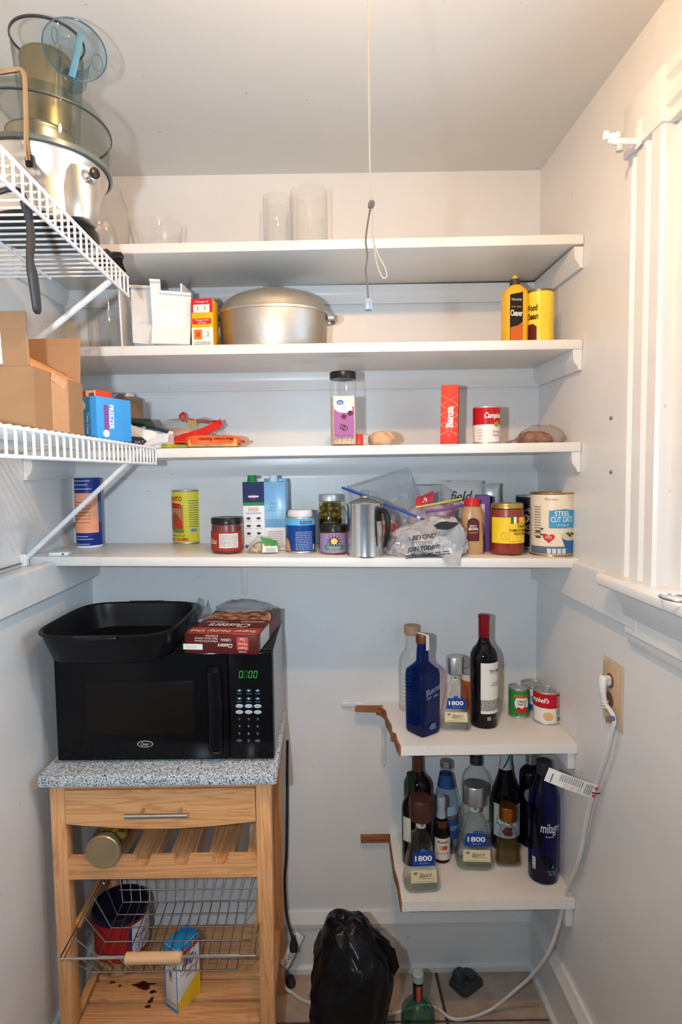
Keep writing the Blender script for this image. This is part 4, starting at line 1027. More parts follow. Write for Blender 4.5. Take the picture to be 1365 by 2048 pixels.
# stock cartons
def tetra(name, label, q, dep, mt, capm, rz=0.0):
    t = thing(name, label, 'carton', q.loc, rz); w, h = q.r * 2, q.h
    hs = h * .955
    V = [(-w / 2, -dep / 2, 0), (w / 2, -dep / 2, 0), (w / 2, dep / 2, 0), (-w / 2, dep / 2, 0)]
    mk('carton', box(w, dep, hs, (0, 0, hs / 2), .0015), mt, t)
    mk('top_fold', box(w * .96, .004, .010, (0, dep * .1, hs + .004), .001), mt, t)
    mk('cap', lathe([(.0135, hs - .001), (.0135, hs + .004), (.0125, hs + .005), (.0125, hs + .016), (.0115, hs + .018)], 28), capm, t, loc=(-w * .08, -dep * .18, 0))
    return t, w, hs, front(-dep / 2)
q = place(489, 531, 957, Z4, y=-.135)
t, w, h, f = tetra('stock_carton', 'tall white and navy stock carton with green cap', q, .062, hm('eceae8', .5), hm('1e8a4a'), .02)
patch(t, f, -w / 2, w / 2, h * .70, h * .999, hm('141c54', .5), 'navy_band', .0003, 2)
patch(t, f, -w / 2, w / 2, h * .655, h * .70, hm('1f8a3c', .5), 'green_band', .0003, 2)
polyp(t, f, ell(0, h * .785, w * .16, h * .040), hm('8a2a34'), 'emblem', .0006)
patch(t, f, -w * .24, w * .24, h * .775, h * .80, hm('f0eeee'), 'emblem_ribbon', .0009, 2)
write(t, f, [('CHICKEN', 0, h * .62, h * .02, w * .45), ('STOCK', 0, h * .59, h * .035, w * .5, {'bold': .02})], hm('c86a6a'))
lines(t, f, -w * .36, w * .36, h * .53, h * .56, 2, hm('3a3a44'), 3)
for i, v in enumerate((.47, .36, .25)):
    for u in (-.25, .22):
        polyp(t, f, blob(w * u, h * v, w * .10, h * .018, i * 3 + int(u * 10)), hm('26262e'), 'icon', .0005)
        lines(t, f, w * (u - .14), w * (u + .14), h * (v - .045), h * (v - .030), 1, hm('6a6a70'), i)
polyp(t, f, ell(-w * .36, h * .06, w * .09, h * .03, 6), hm('3a4a8a'), 'recycling_mark', .0005)
q = place(531, 575, 957, Z4, y=-.125)
t, w, h, f = tetra('broth_carton', 'tall light blue carton with white cap beside the navy carton', q, .064, hm('8fc0e2', .25), hm('dfe6ea'), -.06)
patch(t, f, -w / 2, w / 2, 0.001, h * .33, hm('eceae8', .3), 'white_panel', .0003, 2)
write(t, f, [('FREE', 0, h * .68, h * .045, w * .36), ('RANGE', 0, h * .63, h * .04, w * .45)], hm('5a9ac8'))
lines(t, f, -w * .36, w * .36, h * .57, h * .60, 2, hm('4a8ac0'), 3)
lines(t, f, -w * .42, w * .42, h * .34, h * .46, 6, hm('3f86c0'), 5, .45)
lines(t, f, -w * .36, w * .36, h * .08, h * .29, 8, hm('5a5a62'), 7, .3)

# bag of nuts with green label
q = place(490, 562, 1068, Z4, bot=1108, dep=.6)
t = thing('nut_bag', 'small clear bag of nuts with a green label in front of the cartons', 'bag', q.loc, .15)
R = q.r
mk('nuts', crumple(loft([(0, R * .72, .020, 2.2), (.006, R * .85, .026, 2.2), (.020, R * .62, .020), (.030, R * .3, .010)], 32), .003, 60, 4, .0), speckle('oat_nuts', hexc('8a7650'), hexc('cfc09a'), 150, .7, .38, .6, .5), t)
mk('film', crumple(loft([(0, R * .80, .024, 2.2), (.008, R * .98, .031, 2.2), (.026, R * .72, .024), (.042, R * .3, .012)], 36), .003, 50, 4, .0), M_film, t)
f = planemap((0, -.033, 0), (1, 0, 0), (0, .42, 1))
mk('green_label', thick(crumple(grid(10, 6, lambda u, v: (-.004 + .040 * u, -.026 + .018 * v + .010 * u, .018 + .026 * v - .012 * u)), .002, 60, 6), .0012), hm('2e9a3c', .35), t)
wl2 = mk('white_label', thick(crumple(grid(8, 4, lambda u, v: (-.002 + .040 * u, -.034 + .006 * v + .004 * u, .004 + .016 * v)), .0015, 60, 6), .0010), hm('dfe0d6', .4), t)
lines(wl2, planemap((.018, -.0375, .012), (1, .1, 0), (0, .2, 1)), -.012, .014, -.006, .005, 3, hm('30343a'), 4)
mk('twisted_end', crumple(thick(grid(8, 5, lambda u, v: (R * .7 + .030 * u, -.012 + .03 * v, .012 + .006 * v)), .001), .004, 60, 5, .0005), M_film, t)

# blue soup can with white plastic cover on top
q = place(572, 632, 1033, Z4, bot=1107)
t = tin('blue_soup_can', 'blue soup can with print, topped by a white plastic cap', q, hm('12408a', .3), 'soup cans'); r, h = t['r'], t['h']; f = cylmap(r)
patch(t, f, -pi * r, pi * r, h * .78, h * .955, hm('58b4e6', .3), 'light_blue_band', .0002, 40)
polyp(t, f, [(-r * 1.5, h * .06), (-r * .66, h * .06), (-r * .82, h * .35), (-r * 1.1, h * .42), (-r * 1.5, h * .45)], hm('d8a070'), 'bowl_picture', .0005)
patch(t, f, r * .02, r * .88, h * .82, h * .90, hm('1a2a52'), 'brand_plate', .0005, 8)
write(t, f, [('PROGRESSO', r * .45, h * .86, h * .045, r * .72)], hm('f0d8a8'), .001)
lines(t, f, -r * .30, r * .90, h * .08, h * .62, 11, hm('b8c4dc'), 12, .30)
patch(t, f, r * .95, r * 1.12, h * .08, h * .24, hm('e8e8e8'), 'white_mark', .0005, 4)
cpz = q.z + h
cap = thing('plastic_cup', 'small white plastic cup upturned on the blue soup can', 'cup', (q.x, q.y, cpz + .0002))
mk('cap', lathe([(r * .84, 0), (r * .86, .003), (r * .82, .014), (r * .74, .018), (r * .4, .019)], 36), mat('cloudy_white_plastic', (.74, .75, .76), .35), cap)

# olive jar and purple-label jar
q = place(638, 684, 988, Z4, y=-.115)
M_ol = mat('green_olive', hexc('857a2e'), .35, var=.25, scale=40)
t = thing('olive_jar', 'tall jar of green olives with silver lid behind the purple jar', 'jar', q.loc); r, h = q.r, q.h; f = cylmap(r)
mk('glass', loft([(0, r * .9, r * .9, 3), (.004, r, r, 3), (h * .80, r, r, 3), (h * .85, r * .95, r * .95, 2.4), (h * .88, r * .93, r * .93)], 40, True, False), glass('brine_glass', (.82, .78, .55), (.4, .36, .16), .02), t)
mk('brine', loft([(.004, r * .62, r * .62, 3), (h * .84, r * .60, r * .60, 2.6)], 32), mat('olive_brine', hexc('4a3a12'), .3), t)
rr_ = random.Random(3)
og = loft([(z_, rr__, rr__) for z_, rr__ in [(-.009, .002), (-.007, .006), (0, .0088), (.007, .006), (.009, .002)]], 14)
first = None
for k_ in range(18):
    lay, a = k_ // 6, (k_ % 6) * pi / 3 + (k_ // 6) * .5
    if first is None: o = mk('olive', og, M_ol, t, 60); first = o.data
    else:
        o = bpy.data.objects.new('olive', first); COL.objects.link(o); o.parent = t
    o.location = (r * .74 * sin(a), -r * .74 * cos(a), h * (.82 - .115 * lay) - .012); o.rotation_euler = (rr_.uniform(0, 3), rr_.uniform(0, 3), 0)
jar_lid(t, r * .98, h * .875, h, mat('silver_lid', (.68, .68, .68), .35, .6))
patch(t, f, -r * 1.2, r * 1.2, h * .40, h * .56, hm('2a2418'), 'label', .001, 16)
write(t, f, [('OLIVES', 0, h * .48, h * .045, r * 1.2)], hm('c8b068'), .0016)
q = place(641, 696, 1048, Z4, bot=1110)
t, r, h, f = glass_jar('hummus_jar', 'short jar with purple sun label and black lid in front of the olives', q, mat('tan_spread', hexc('a8684a'), .5), M_blk, .23, .93)
patch(t, f, -r * 1.45, r * 1.45, h * .07, h * .71, hm('9c86b4', .45), 'label', .0004, 28)
polyp(t, f, [((.62 if i % 2 else .26) * r * cos(a), h * .46 + (.62 if i % 2 else .26) * r * .85 * sin(a)) for i, a in [(i, pi * i / 12) for i in range(24)]], hm('3a3048'), 'sun_rays', .0008)
polyp(t, f, ell(0, h * .46, r * .24, r * .22), hm('e8c860'), 'sun_disc', .0012)
polyp(t, f, [(-r * .72, h * .30), (-r * .5, h * .36), (0, h * .28), (r * .5, h * .36), (r * .72, h * .30), (r * .6, h * .18), (0, h * .15), (-r * .6, h * .18)], hm('4a7a6a'), 'ribbon', .0012)
write(t, f, [('TAHINI', 0, h * .66, h * .045, r * .8)], hm('5a4a70'), .0008)
write(t, f, [('Mountain', 0, h * .262, h * .06, r * .95), ('Sunrise', 0, h * .20, h * .045, r * .7)], hm('eee8d0'), .0016)

# aluminium coffee percolator
q = place(695, 768, 1004, Z4, bot=1116)
t = thing('percolator', 'polished aluminium coffee percolator with black side handle and glass knob', 'coffee pot', q.loc)
r, h = q.r, q.h
zr = h * .965
M_pol = mat('polished_aluminium', (.72, .72, .71), .2, 1.0, bump=.015, bscale=150)
mk('pot', lathe([(r * .96, 0), (r, .003), (r * .985, h * .10), (r * .97, zr - .006), (r * .985, zr - .004), (r * .99, zr)], 56), M_pol, t)
mk('lid', lathe([(r * 1.0, zr - .001), (r * 1.01, zr + .002), (r * .94, zr + .006), (r * .60, zr + .013), (r * .30, zr + .017), (r * .26, zr + .020)], 48), M_pol, t)
mk('knob', lathe([(.009, zr + .019), (.0105, zr + .022), (.0108, zr + .030), (.010, zr + .034), (.006, zr + .036)], 24), glass('knob_glass', (.88, .88, .88), (.45, .45, .45)), t)
a = radians(46); hxv, hyv = sin(a), -cos(a)
def hp_(d, z): return (d * hxv, d * hyv, z)
mk('handle_plate', xf(box(.018, .004, .034, (0, 0, 0), .001), (r * .985 * hxv, r * .985 * hyv, h * .78), (0, 0, a)), M_blk, t)
mk('handle', tube(smooth_path([hp_(r * .98, h * .84), hp_(r * 1.22, h * .86), hp_(r * 1.48, h * .78), hp_(r * 1.56, h * .60), hp_(r * 1.50, h * .40), hp_(r * 1.36, h * .24), hp_(r * 1.30, h * .21)], 5), [.008] * 12 + [.0085] * 10 + [.006] * 9, 10, .8), M_blk, t)
# spout at the far side
mk('spout', loft([(zr - .035, .006, .004, 2, -r * .8, r * .62), (zr - .004, .012, .010, 2, -r * .92, r * .68)], 16), M_pol, t)

# zip bags, grocery bag
q0 = at_z(765, 1100, 1.345)
ZBk = Z4(q0.x)
zb_ = thing('slider_bag', 'clear zip bag of pink powder with a blue slider bar behind the percolator', 'bag', (q0.x - .012, -.115, ZBk + .001))
def lp(px, py, y, o): 
    p = at_y(px, py, y); return (p.x - o.location.x, p.y - o.location.y, p.z - o.location.z)
A, B_, Cc, D_ = lp(684, 975, -.165, zb_), lp(850, 1040, -.20, zb_), lp(815, 935, -.07, zb_), lp(735, 965, -.09, zb_)
mk('film', crumple(hull([(-.075, -.03, 0), (.055, -.04, 0), (.055, .05, 0), (-.06, .05, 0), A, (A[0] + .02, A[1] + .05, A[2]), B_, (.07, .04, .07), Cc, D_, (Cc[0] + .02, Cc[1] + .02, Cc[2] - .06)]), .001, 20, 1), M_film, zb_, 25)
fold = crumple(grid(36, 20, lambda u, v: (A[0] + (Cc[0] + .03 - A[0]) * u, A[1] + .04 + .05 * u, .05 + .02 * v + (.055 + .085 * u * (1 - .15 * u)) * v)), .012, 26, 3, None, 4)
mk('film_fold', fold, M_film, zb_)
mk('pink_powder', crumple(loft([(0, .07, .035, 2.2), (.01, .075, .04, 2.2), (.065, .062, .034), (.080, .045, .02)], 36), .006, 35, 5, .0), speckle('pink_candy', hexc('c8453c'), hexc('e8cfc6'), 26, .6, .38, .55), zb_)
mk('slider_track', tube([A, tuple(Vector(A).lerp(Vector(B_), .35)), tuple(Vector(A).lerp(Vector(B_), .7)), B_], .0042, 8, .7), hm('1f58c8', .3), zb_)
mk('slider', xf(box(.012, .008, .008, (0, 0, 0), .002), tuple(Vector(A).lerp(Vector(B_), .93)), (0, radians(22), 0)), hm('e8eef4'), zb_)
# second zip bag, red and purple
q1 = at_y(872, 1010, -.17)
zb2 = thing('candy_bag', 'clear zip bag with red label and purple candy behind the grocery bag', 'bag', (q1.x, -.12, Z4(q1.x) + .001))
hh = q1.z - Z4(q1.x)
mk('contents', crumple(loft([(0, .05, .03, 2.2), (.02, .06, .034, 2.2), (hh * .85, .07, .032, 2.2), (hh * 1.0, .05, .02)], 32), .006, 40, 8, .0), speckle('purple_candy', hexc('8a3a6a'), hexc('cfb4bc'), 30, .5, .35, .6), zb2)
mk('film', crumple(loft([(0, .055, .035, 2.2), (.03, .068, .04, 2.2), (hh * .8, .08, .038, 2.2, .012), (hh * 1.25, .06, .025, 2, .0), (hh * 1.42, .04, .008, 2, -.01)], 40), .007, 28, 11, .0), M_film, zb2)
rl_ = mk('red_label', thick(crumple(grid(8, 4, lambda u, v: (-.055 + .050 * u, -.045, hh * .92 + .028 * v + .020 * u)), .002, 40, 3), .001), hm('c82c34', .35), zb2)
write(rl_, planemap((-.030, -.047, hh * .92 + .022), (1, 0, .4), (-.4, 0, 1)), [('-9', 0, 0, .014)], hm(WHITE_INK))
mk('zip_track', tube([(-.055, -.052, hh * .95), (.0, -.058, hh * 1.02), (.07, -.06, hh * 1.12)], .0028, 8), hm('d8c04a', .3), zb2)
mk('purple_band', tube([(-.03, -.056, hh * .86), (.02, -.062, hh * .9), (.072, -.06, hh * 1.0)], .006, 8, .6), glass('violet_film', (.75, .62, .82), (.5, .35, .6), .1, .4, (.45, .2, .6)), zb2)

# grocery bag
q2 = at_z(850, 1120, 1.345)
gbag = thing('grocery_bag', 'crumpled grey plastic grocery bag with black print spilling over the shelf edge', 'bag', (q2.x + .020, -.245, Z4(q2.x) + .0008))
S = [(0, .092, .045, 2.3, -.006, .0), (.010, .106, .058, 2.3, -.004, .0), (.035, .102, .055, 2.2, .0, .002), (.060, .085, .044, 2.1, .012, .006), (.085, .055, .030, 2, .030, .012), (.098, .030, .016, 2, .04, .014)]
M_groc = mat('grey_bag_plastic', (.40, .40, .415), .26, bump=.6, bscale=34, var=.12, scale=12)
Sg = []
for i in range(len(S) - 1):
    for k in range(5): Sg.append(tuple(a + (b - a) * k / 5 for a, b in zip(S[i], S[i + 1])))
Sg.append(S[-1])
mk('bag', crumple(loft(Sg, 100), .015, 24, 21, .0, 5), M_groc, gbag, 14)
mk('bag_corner', crumple(hull([(.03, -.058, .001), (.075, -.06, .0), (.068, -.080, -.018), (.05, -.086, -.014), (.05, -.05, .02), (.085, -.04, .02)]), .002, 60, 2), M_groc, gbag, 40)
mk('handle_fold', crumple(loft([(0, .030, .020), (.02, .034, .026), (.05, .020, .014), (.06, .008, .006)], 28), .008, 40, 5), M_groc, gbag, 60, loc=(.058, -.022, .030), rot=(radians(25), radians(12), 0))
f = planemap((-.035, -.066, .034), (1, 0, .10), (-.1, .30, 1))
write(gbag, f, [('JOIN TODAY!', .012, -.012, .014, .082, {'bold': .03, 'shear': .2}), ('BEYOND', .018, .018, .012, .06, {'shear': .35, 'bold': .02})], hm('141414'), .004)
lines(gbag, f, -.035, .075, -.034, -.022, 2, hm('202020'), 5, .4, .004)
polyp(gbag, f, blob(.075, .040, .030, .010, 8), hm('1a1a1a'), 'dark_print', .005)

# things behind: white bag, purple carton, foil pouch
q = place(882, 968, 962, Z4, y=-.055)
wb2 = thing('flour_bag', 'white paper bag with black script lettering at the back of the shelf', 'bag', q.loc)
mk('bag', crumple(loft([(0, q.r * .9, .03, 3), (.01, q.r * .95, .034, 3), (q.h * .8, q.r, .034, 3), (q.h * .92, q.r * 1.0, .018, 3), (q.h, q.r * .98, .004, 3)], 40), .004, 30, 3, .0), hm('dcd9d6', .5), wb2)
write(wb2, front(-.036), [('field', -.012, q.h * .78, .030, .062, {'shear': .3})], hm('26242a'), .004)
q = place(952, 978, 990, Z4, y=-.13)
pc = carton('purple_carton', 'narrow purple carton behind the mustard bottle', 'carton', q.loc, q.r * 2, .08, q.h, hm('6a4a90', .35), -.2)
patch(pc, front(-.04), -q.r * .8, q.r * .2, q.h * .3, q.h * .85, hm('d8c8e0'), 'label', .0003, 2)
q = place(968, 1000, 967, Z4, y=-.09)
fp = thing('foil_pouch', 'silvery clear pouch with a dark panel behind the sauce jar', 'pouch', q.loc, -.2)
mk('pouch', pouch(q.r * 2, q.h, .030, 4, amp=.002), mat('silver_film', (.60, .62, .62), .25, .3), fp)
patch(fp, front(-.017), -q.r * .75, q.r * .3, q.h * .15, q.h * .80, hm('2a3a5a'), 'dark_panel', .001, 4)

# spicy brown mustard
q = place(922, 967, 996, Z4, bot=1110)
t = thing('mustard_bottle', 'squeeze bottle of brown mustard with red cap beside the grocery bag', 'bottle', q.loc, -.1); r, h = q.r, q.h; d = r * .72
M_mus = mat('mustard_plastic', hexc('b58d60'), .32)
mk('bottle', loft([(0, r * .9, d * .9, 2.6), (.004, r * .98, d * .98, 2.6), (h * .15, r, d, 2.6), (h * .50, r * .92, d * .94, 2.4), (h * .72, r * .95, d * .95, 2.3), (h * .80, r * .80, d * .85, 2.1), (h * .86, r * .64, d * .8)], 44), M_mus, t)
mk('cap', lathe([(r * .66, h * .855), (r * .70, h * .86), (r * .70, h * .955), (r * .62, h * .975), (r * .60, h), (r * .4, h)], 36), hm('c82226', .35), t)
f = planemap((0, -d * .99, 0), (1, 0, 0), (0, 0, 1))
pts = [(-r * .50, h * .24), (r * .52, h * .24), (r * .52, h * .56)] + [(r * .52 * cos(a), h * .56 + h * .09 * sin(a)) for a in [pi * i / 10 for i in range(1, 10)]] + [(-r * .50, h * .56)]
polyp(t, f, pts, hm('2a0e0c'), 'label', .0006)
polyp(t, f, [(u * .88, h * .42 + (v - h * .42) * .92) for u, v in pts], hm('5a1a18'), 'label_panel', .001)
write(t, f, [('SPICY', 0, h * .505, h * .042, r * .62), ('BROWN', 0, h * .455, h * .045, r * .78, {'bold': .02})], hm(WHITE_INK), .0014)
write(t, f, [('mustard', 0, h * .395, h * .035, r * .7)], hm('d8a838'), .0014)
barcode(t, f, -r * .3, r * .48, h * .25, h * .34)

# tomato basil pasta sauce
q = place(981, 1047, 1006, Z4, bot=1112)
t, r, h, f = glass_jar('pasta_sauce_jar', 'wide jar of tomato pasta sauce with gold lid and yellow label', q, mat('tomato_sauce', hexc('8a2c14'), .35, var=.2, scale=50), mat('gold_lid', hexc('b89a5a'), .3, .8), .085, .90)
patch(t, f, -r * 1.3, r * 1.18, h * .24, h * .74, hm('f0cc30', .4), 'label', .0004, 28)
for i, c in enumerate(('1f7a3a', 'f0eee6', 'c8242a')): patch(t, f, r * (-.08 + .17 * i), r * (.09 + .17 * i), h * .62, h * .75, hm(c), 'flag_stripe', .0008, 3)
write(t, f, [('ITALIAN', r * .66, h * .565, h * .055, r * .62, {'bold': .02}), ('TOMATO BASIL', r * .45, h * .490, h * .052, r * 1.3, {'bold': .02}), ('PASTA SAUCE', r * .60, h * .425, h * .052, r * .95, {'bold': .02})], hm('2a1c10'), .0009)
write(t, f, [('Cucina', r * .60, h * .63, h * .05, r * .5, {'shear': .4})], hm('c89a2c'), .0009)
ff = lift(f, .001); mk('seal', tube([ff(-r * .38 + r * .24 * cos(a), h * .385 + h * .075 * sin(a)) for a in [2 * pi * i / 24 for i in range(24)]], .0008, 5, closed=True), hm('d8b01c'), t)
write(t, f, [('S', -r * .38, h * .385, h * .09)], hm('d8b01c'), .0009)
write(t, f, [('NET WT 24 OZ (680g)', r * .2, h * .275, h * .02, r * .8)], hm('6a5010'), .0009)
# dark can behind
q = place(1034, 1066, 990, Z4, y=-.065)
q.r = 35 * q.s * .95; q.x = xa(1066, q.y, q.z + q.h / 2); q.loc = (q.x, q.y, q.z)
t = tin('olive_oil_can', 'dark navy can with white print behind the sauce and oats', q, hm('1c1a2e', .4), 'soup cans'); r, h = t['r'], t['h']; f = cylmap(r)
write(t, f, [('COPPER', -r * .72, h * .72, h * .07, r * .6), ('RANCH', -r * .72, h * .40, h * .09, r * .6), ('BEANS', -r * .72, h * .30, h * .06, r * .5)], hm('d8d4dc'))
polyp(t, f, ell(-r * .78, h * .57, r * .26, h * .08), hm('c8c4d0'), 'round_mark', .0005); polyp(t, f, ell(-r * .78, h * .57, r * .16, h * .05), hm('8a2a3a'), 'round_mark', .0008)

# steel cut oats canister
q = place(1062, 1146, 984, Z4, bot=1114)
t = thing('oat_canister', 'large cream oats canister with blue label and bowl picture, rightmost on the shelf', 'canister', q.loc, -.12); r, h = q.r, q.h; f = cylmap(r)
mk('body', lathe([(r * .985, .003), (r * .99, .005), (r * .99, h - .005), (r * .985, h - .003)], 56), hm('eadcc4', .35), t)
mk('bottom_rim', lathe([(r * .98, 0), (r * 1.005, .001), (r * 1.005, .004), (r * .985, .006)], 56), mat('gold_tin', hexc('b8925a'), .3, .8), t)
mk('top_rim', lathe([(r * .985, h - .006), (r * 1.005, h - .004), (r * 1.005, h - .001), (r * .97, h), (r * .95, h - .004), (r * .5, h - .004)], 56), MATS['gold_tin'], t)
write(t, f, [("McCann's", -r * .28, h * .90, h * .035, r * .55)], hm('8a6a3a'))
write(t, f, [('100% whole grain', r * .75, h * .92, h * .02, r * .5)], hm('a89070'))
polyp(t, f, [(-r * .38, h * .45), (r * .92, h * .45), (r * .92, h * .72), (r * .3, h * .745), (-r * .38, h * .72)], hm('3f98c4'), 'blue_label', .0005)
write(t, f, [('STEEL', r * .22, h * .675, h * .075, r * .72, {'bold': .01}), ('CUT OATS', r * .24, h * .585, h * .085, r * 1.06, {'bold': .01}), ('Irish Oatmeal', r * .24, h * .50, h * .030, r * .6, {'shear': .3})], hm(WHITE_INK), .0009)
patch(t, f, -r * 1.35, r * 1.35, .007, h * .16, hm('5a6a78', .5), 'cloth_picture', .0003, 24)
polyp(t, f, [(r * .18, h * .31), (r * .34, h * .16), (r * .52, h * .09), (r * .86, h * .09), (r * 1.02, h * .16), (r * 1.12, h * .31)], hm('2a62a0'), 'bowl_picture', .0008)
polyp(t, f, ell(r * .65, h * .325, r * .48, h * .075), hm('d8c6a4'), 'oat_picture', .0012)
for u, v in ((.55, .345), (.70, .36), (.62, .325), (.80, .35)): polyp(t, f, ell(r * u, h * v, r * .07, h * .018, 10), hm('26264a'), 'berry_picture', .0016)
polyp(t, f, blob(r * .48, h * .365, r * .10, h * .02, 4), hm('3a8a3a'), 'leaf_picture', .0018)
hpts = [(-r * .38 + r * .26 * (16 * sin(a) ** 3) / 16, h * .295 + r * .24 * (13 * cos(a) - 5 * cos(2 * a) - 2 * cos(3 * a) - cos(4 * a)) / 16) for a in [2 * pi * i / 28 for i in range(28)]]
polyp(t, f, hpts, hm('d0262a'), 'heart', .0010)
write(t, f, [('Heart', -r * .38, h * .32, h * .022, r * .26), ('Healthy', -r * .38, h * .295, h * .022, r * .30)], hm(WHITE_INK), .0014)
for k_ in range(7): polyp(t, f, blob(-r * (.95 - .13 * (k_ % 4)), h * (.30 + .045 * (k_ // 2)), r * .08, h * .014, k_ + 3), hm('3a3436'), 'berry_picture', .0006)
lines(t, f, -r * 1.1, -r * .75, h * .3, h * .8, 12, hm('5a4a30'), 4, .3)
for k_ in range(4): patch(t, f, r * (-.45 + .22 * k_), r * (-.28 + .22 * k_), h * .05, h * .13, hm('c8d4e0'), 'fact_box', .0006, 3)

# ================================================================== kitchen cart
ZG = 0.868
cart = thing('kitchen_cart', 'pine kitchen cart with granite top, drawer, bottle rack and wire basket', 'cart', (-.39, -.25, 0))
CL = Vector((-.39, -.25, 0))
def cp(name, g, mt, par=None, ang=30):
    o = mk(name, xf(g, tuple(-CL)), mt, cart if par is None else par, ang); return o
W_x = wood('pine_across', (0.78, 0.41, 0.18), (0.60, 0.265, 0.10), 0)
W_y = wood('pine_deep', (0.74, 0.38, 0.165), (0.56, 0.245, 0.09), 1)
W_z = wood('pine_upright', (0.78, 0.41, 0.18), (0.62, 0.275, 0.105), 2)
W_d = wood('pale_dowel', (0.72, 0.46, 0.24), (0.62, 0.36, 0.17), 0)
M_gran = granite('grey_granite')
M_chw = mat('chrome_wire', (0.62, 0.60, 0.56), 0.2, 1.0)
pr = [(0, 0), (.006, -.006), (.010, -.028)]
g = loft([(ZG - .028, .277, .193, 40), (ZG - .024, .279, .195, 40), (ZG - .004, .279, .195, 40), (ZG, .276, .192, 40)], 64)
cp('granite_top', xf(box(.558, .394, .028, (0, 0, 0), .004), (-.389, -.250, ZG - .014)), M_gran)
X0, X1, Y0, Y1 = -.653, -.127, -.420, -.062
ZT = ZG - .0285
for x in (X0, X1 - .036):
    for y in (Y0, Y1 - .036):
        cp('leg', bx(x, x + .036, y, y + .036, 0.0005, ZT, .002), W_z)
cp('top_rail', bx(X0 + .036, X1 - .036, Y0 + .002, Y0 + .022, .822, ZT, .001), W_x)
cp('back_rail', bx(X0 + .036, X1 - .036, Y1 - .022, Y1 - .002, .742, ZT, .001), W_x)
for x in (X0 + .008, X1 - .028):
    cp('side_rail', bx(x, x + .020, Y0 + .036, Y1 - .036, .742, ZT, .001), W_y)
    cp('side_rail', bx(x, x + .020, Y0 + .036, Y1 - .036, .170, .208, .001), W_y)
# drawer with an arched lower edge
dx0, dx1 = X0 + .037, X1 - .037
zt, ze, zc = .820, .738, .723
pts = [(dx0, zt), (dx0, ze)] + [(dx0 + (dx1 - dx0) * i / 24, ze - (ze - zc) * sin(pi * i / 24)) for i in range(1, 24)] + [(dx1, ze), (dx1, zt)]
V, F = prism(pts, 0, .02)
dr = cp('drawer', ([(x, Y0 + .018 - z, y) for x, y, z in V], F), W_x)
hx0, hx1, hzz = at_y(249, 1632, Y0 - .03).x, at_y(375, 1632, Y0 - .03).x, at_y(312, 1632, Y0 - .03).z
hb = cp('handle', tube([(hx0, Y0 - .030, hzz), (hx1, Y0 - .030, hzz)], .0058, 14), mat('brushed_bar', (.55, .54, .52), .3, 1.0), dr)
for px in (280, 356):
    x = at_y(px, 1632, Y0 - .03).x
    cp('handle_post', tube([(x, Y0 + .002, hzz), (x, Y0 - .030, hzz)], .0045, 12), MATS['brushed_bar'], dr)
# bottle rack
zr0, zr1 = .597, .646
sx = [at_y(px, 1722, Y0).x for px in (208, 284, 362, 440)]
pts = [(X0 + .036, zr0), (X1 - .036, zr0), (X1 - .036, zr1)]
for x in reversed(sx):
    pts += [(x + .0185 * cos(a), zr1 - .019 * sin(a)) for a in [pi * i / 10 for i in range(11)]]
pts += [(X0 + .036, zr1)]
V, F = prism(pts, 0, .022)
cp('rack_rail', ([(x, Y0 + .024 - z, y) for x, y, z in V], F), W_x)
V, F = prism(pts, 0, .018)
cp('rack_rail', ([(x, Y1 - .006 - z, y) for x, y, z in V], F), W_x)
arc = lambda c: [(c - .030, zr0 + .012), (c + .030, zr0 + .012), (c + .030, zr1 - .002)] + [(c + .026 * cos(a), zr1 - .002 - .014 * sin(a)) for a in [pi * i / 8 for i in range(9)]] + [(c - .030, zr1 - .002)]
for x in sx:
    cp('rack_slat', sweep(arc(x), (0, Y0 + .024, 0), (0, Y1 - .024, 0), (1, 0, 0), (0, 0, 1)), W_y)
cp('rack_slat', bx(X1 - .062, X1 - .037, Y0 + .024, Y1 - .024, zr0 + .012, zr1 - .002), W_y)
# lower slatted shelf
ZL = .215
cp('shelf_rail', bx(X0 + .036, X1 - .036, Y0 + .004, Y0 + .024, .150, .194, .001), W_x)
n = 5; y = Y0 + .012; wS = (Y1 - .012 - y) / n
for i in range(n):
    cp('shelf_slat', bx(X0 + .037, X1 - .037, y + .006, y + wS - .006, ZL - .018, ZL, .003), W_x); y += wS
# basket runners and basket pulled half out
bz = .483; by0, by1 = -.520, -.185
bxl, bxr = xa(119, by0, bz), xa(511, by0, bz)
for x in (X0 + .036, X1 - .050):
    cp('runner', bx(x, x + .014, Y0 + .03, Y1 - .02, bz - .030, bz - .010, .001), W_y)
fz, fy0, fy1, ins = .410, -.473, -.245, .05
rim_pts = [(bxl, by0, bz), (bxr, by0, bz), (bxr, by1, bz), (bxl, by1, bz)]
bk = cp('basket_rim', tube(rim_pts, .0026, 8, closed=True), M_chw)
cp('basket_rim_wire', tube([(bxl + .004, by0 + .004, bz - .010), (bxl + .004, by1, bz - .010)], .0018, 6), M_chw, bk)
cp('basket_rim_wire', tube([(bxr - .004, by0 + .004, bz - .010), (bxr - .004, by1, bz - .010)], .0018, 6), M_chw, bk)
fx0, fx1 = bxl + ins, bxr - ins
cp('basket_floor_frame', tube([(fx0, fy0, fz), (fx1, fy0, fz), (fx1, fy1, fz), (fx0, fy1, fz)], .0017, 6, closed=True), M_chw, bk)
N_ = 15
for i in range(N_):
    t_ = i / (N_ - 1); xt = bxl + .02 + (bxr - bxl - .04) * t_; xb = fx0 + (fx1 - fx0) * t_
    cp('basket_wire', tube([(xt, by0, bz), (xb, fy0, fz), (xb, fy1, fz), (xt, by1, bz)], .0013, 6), M_chw, bk)
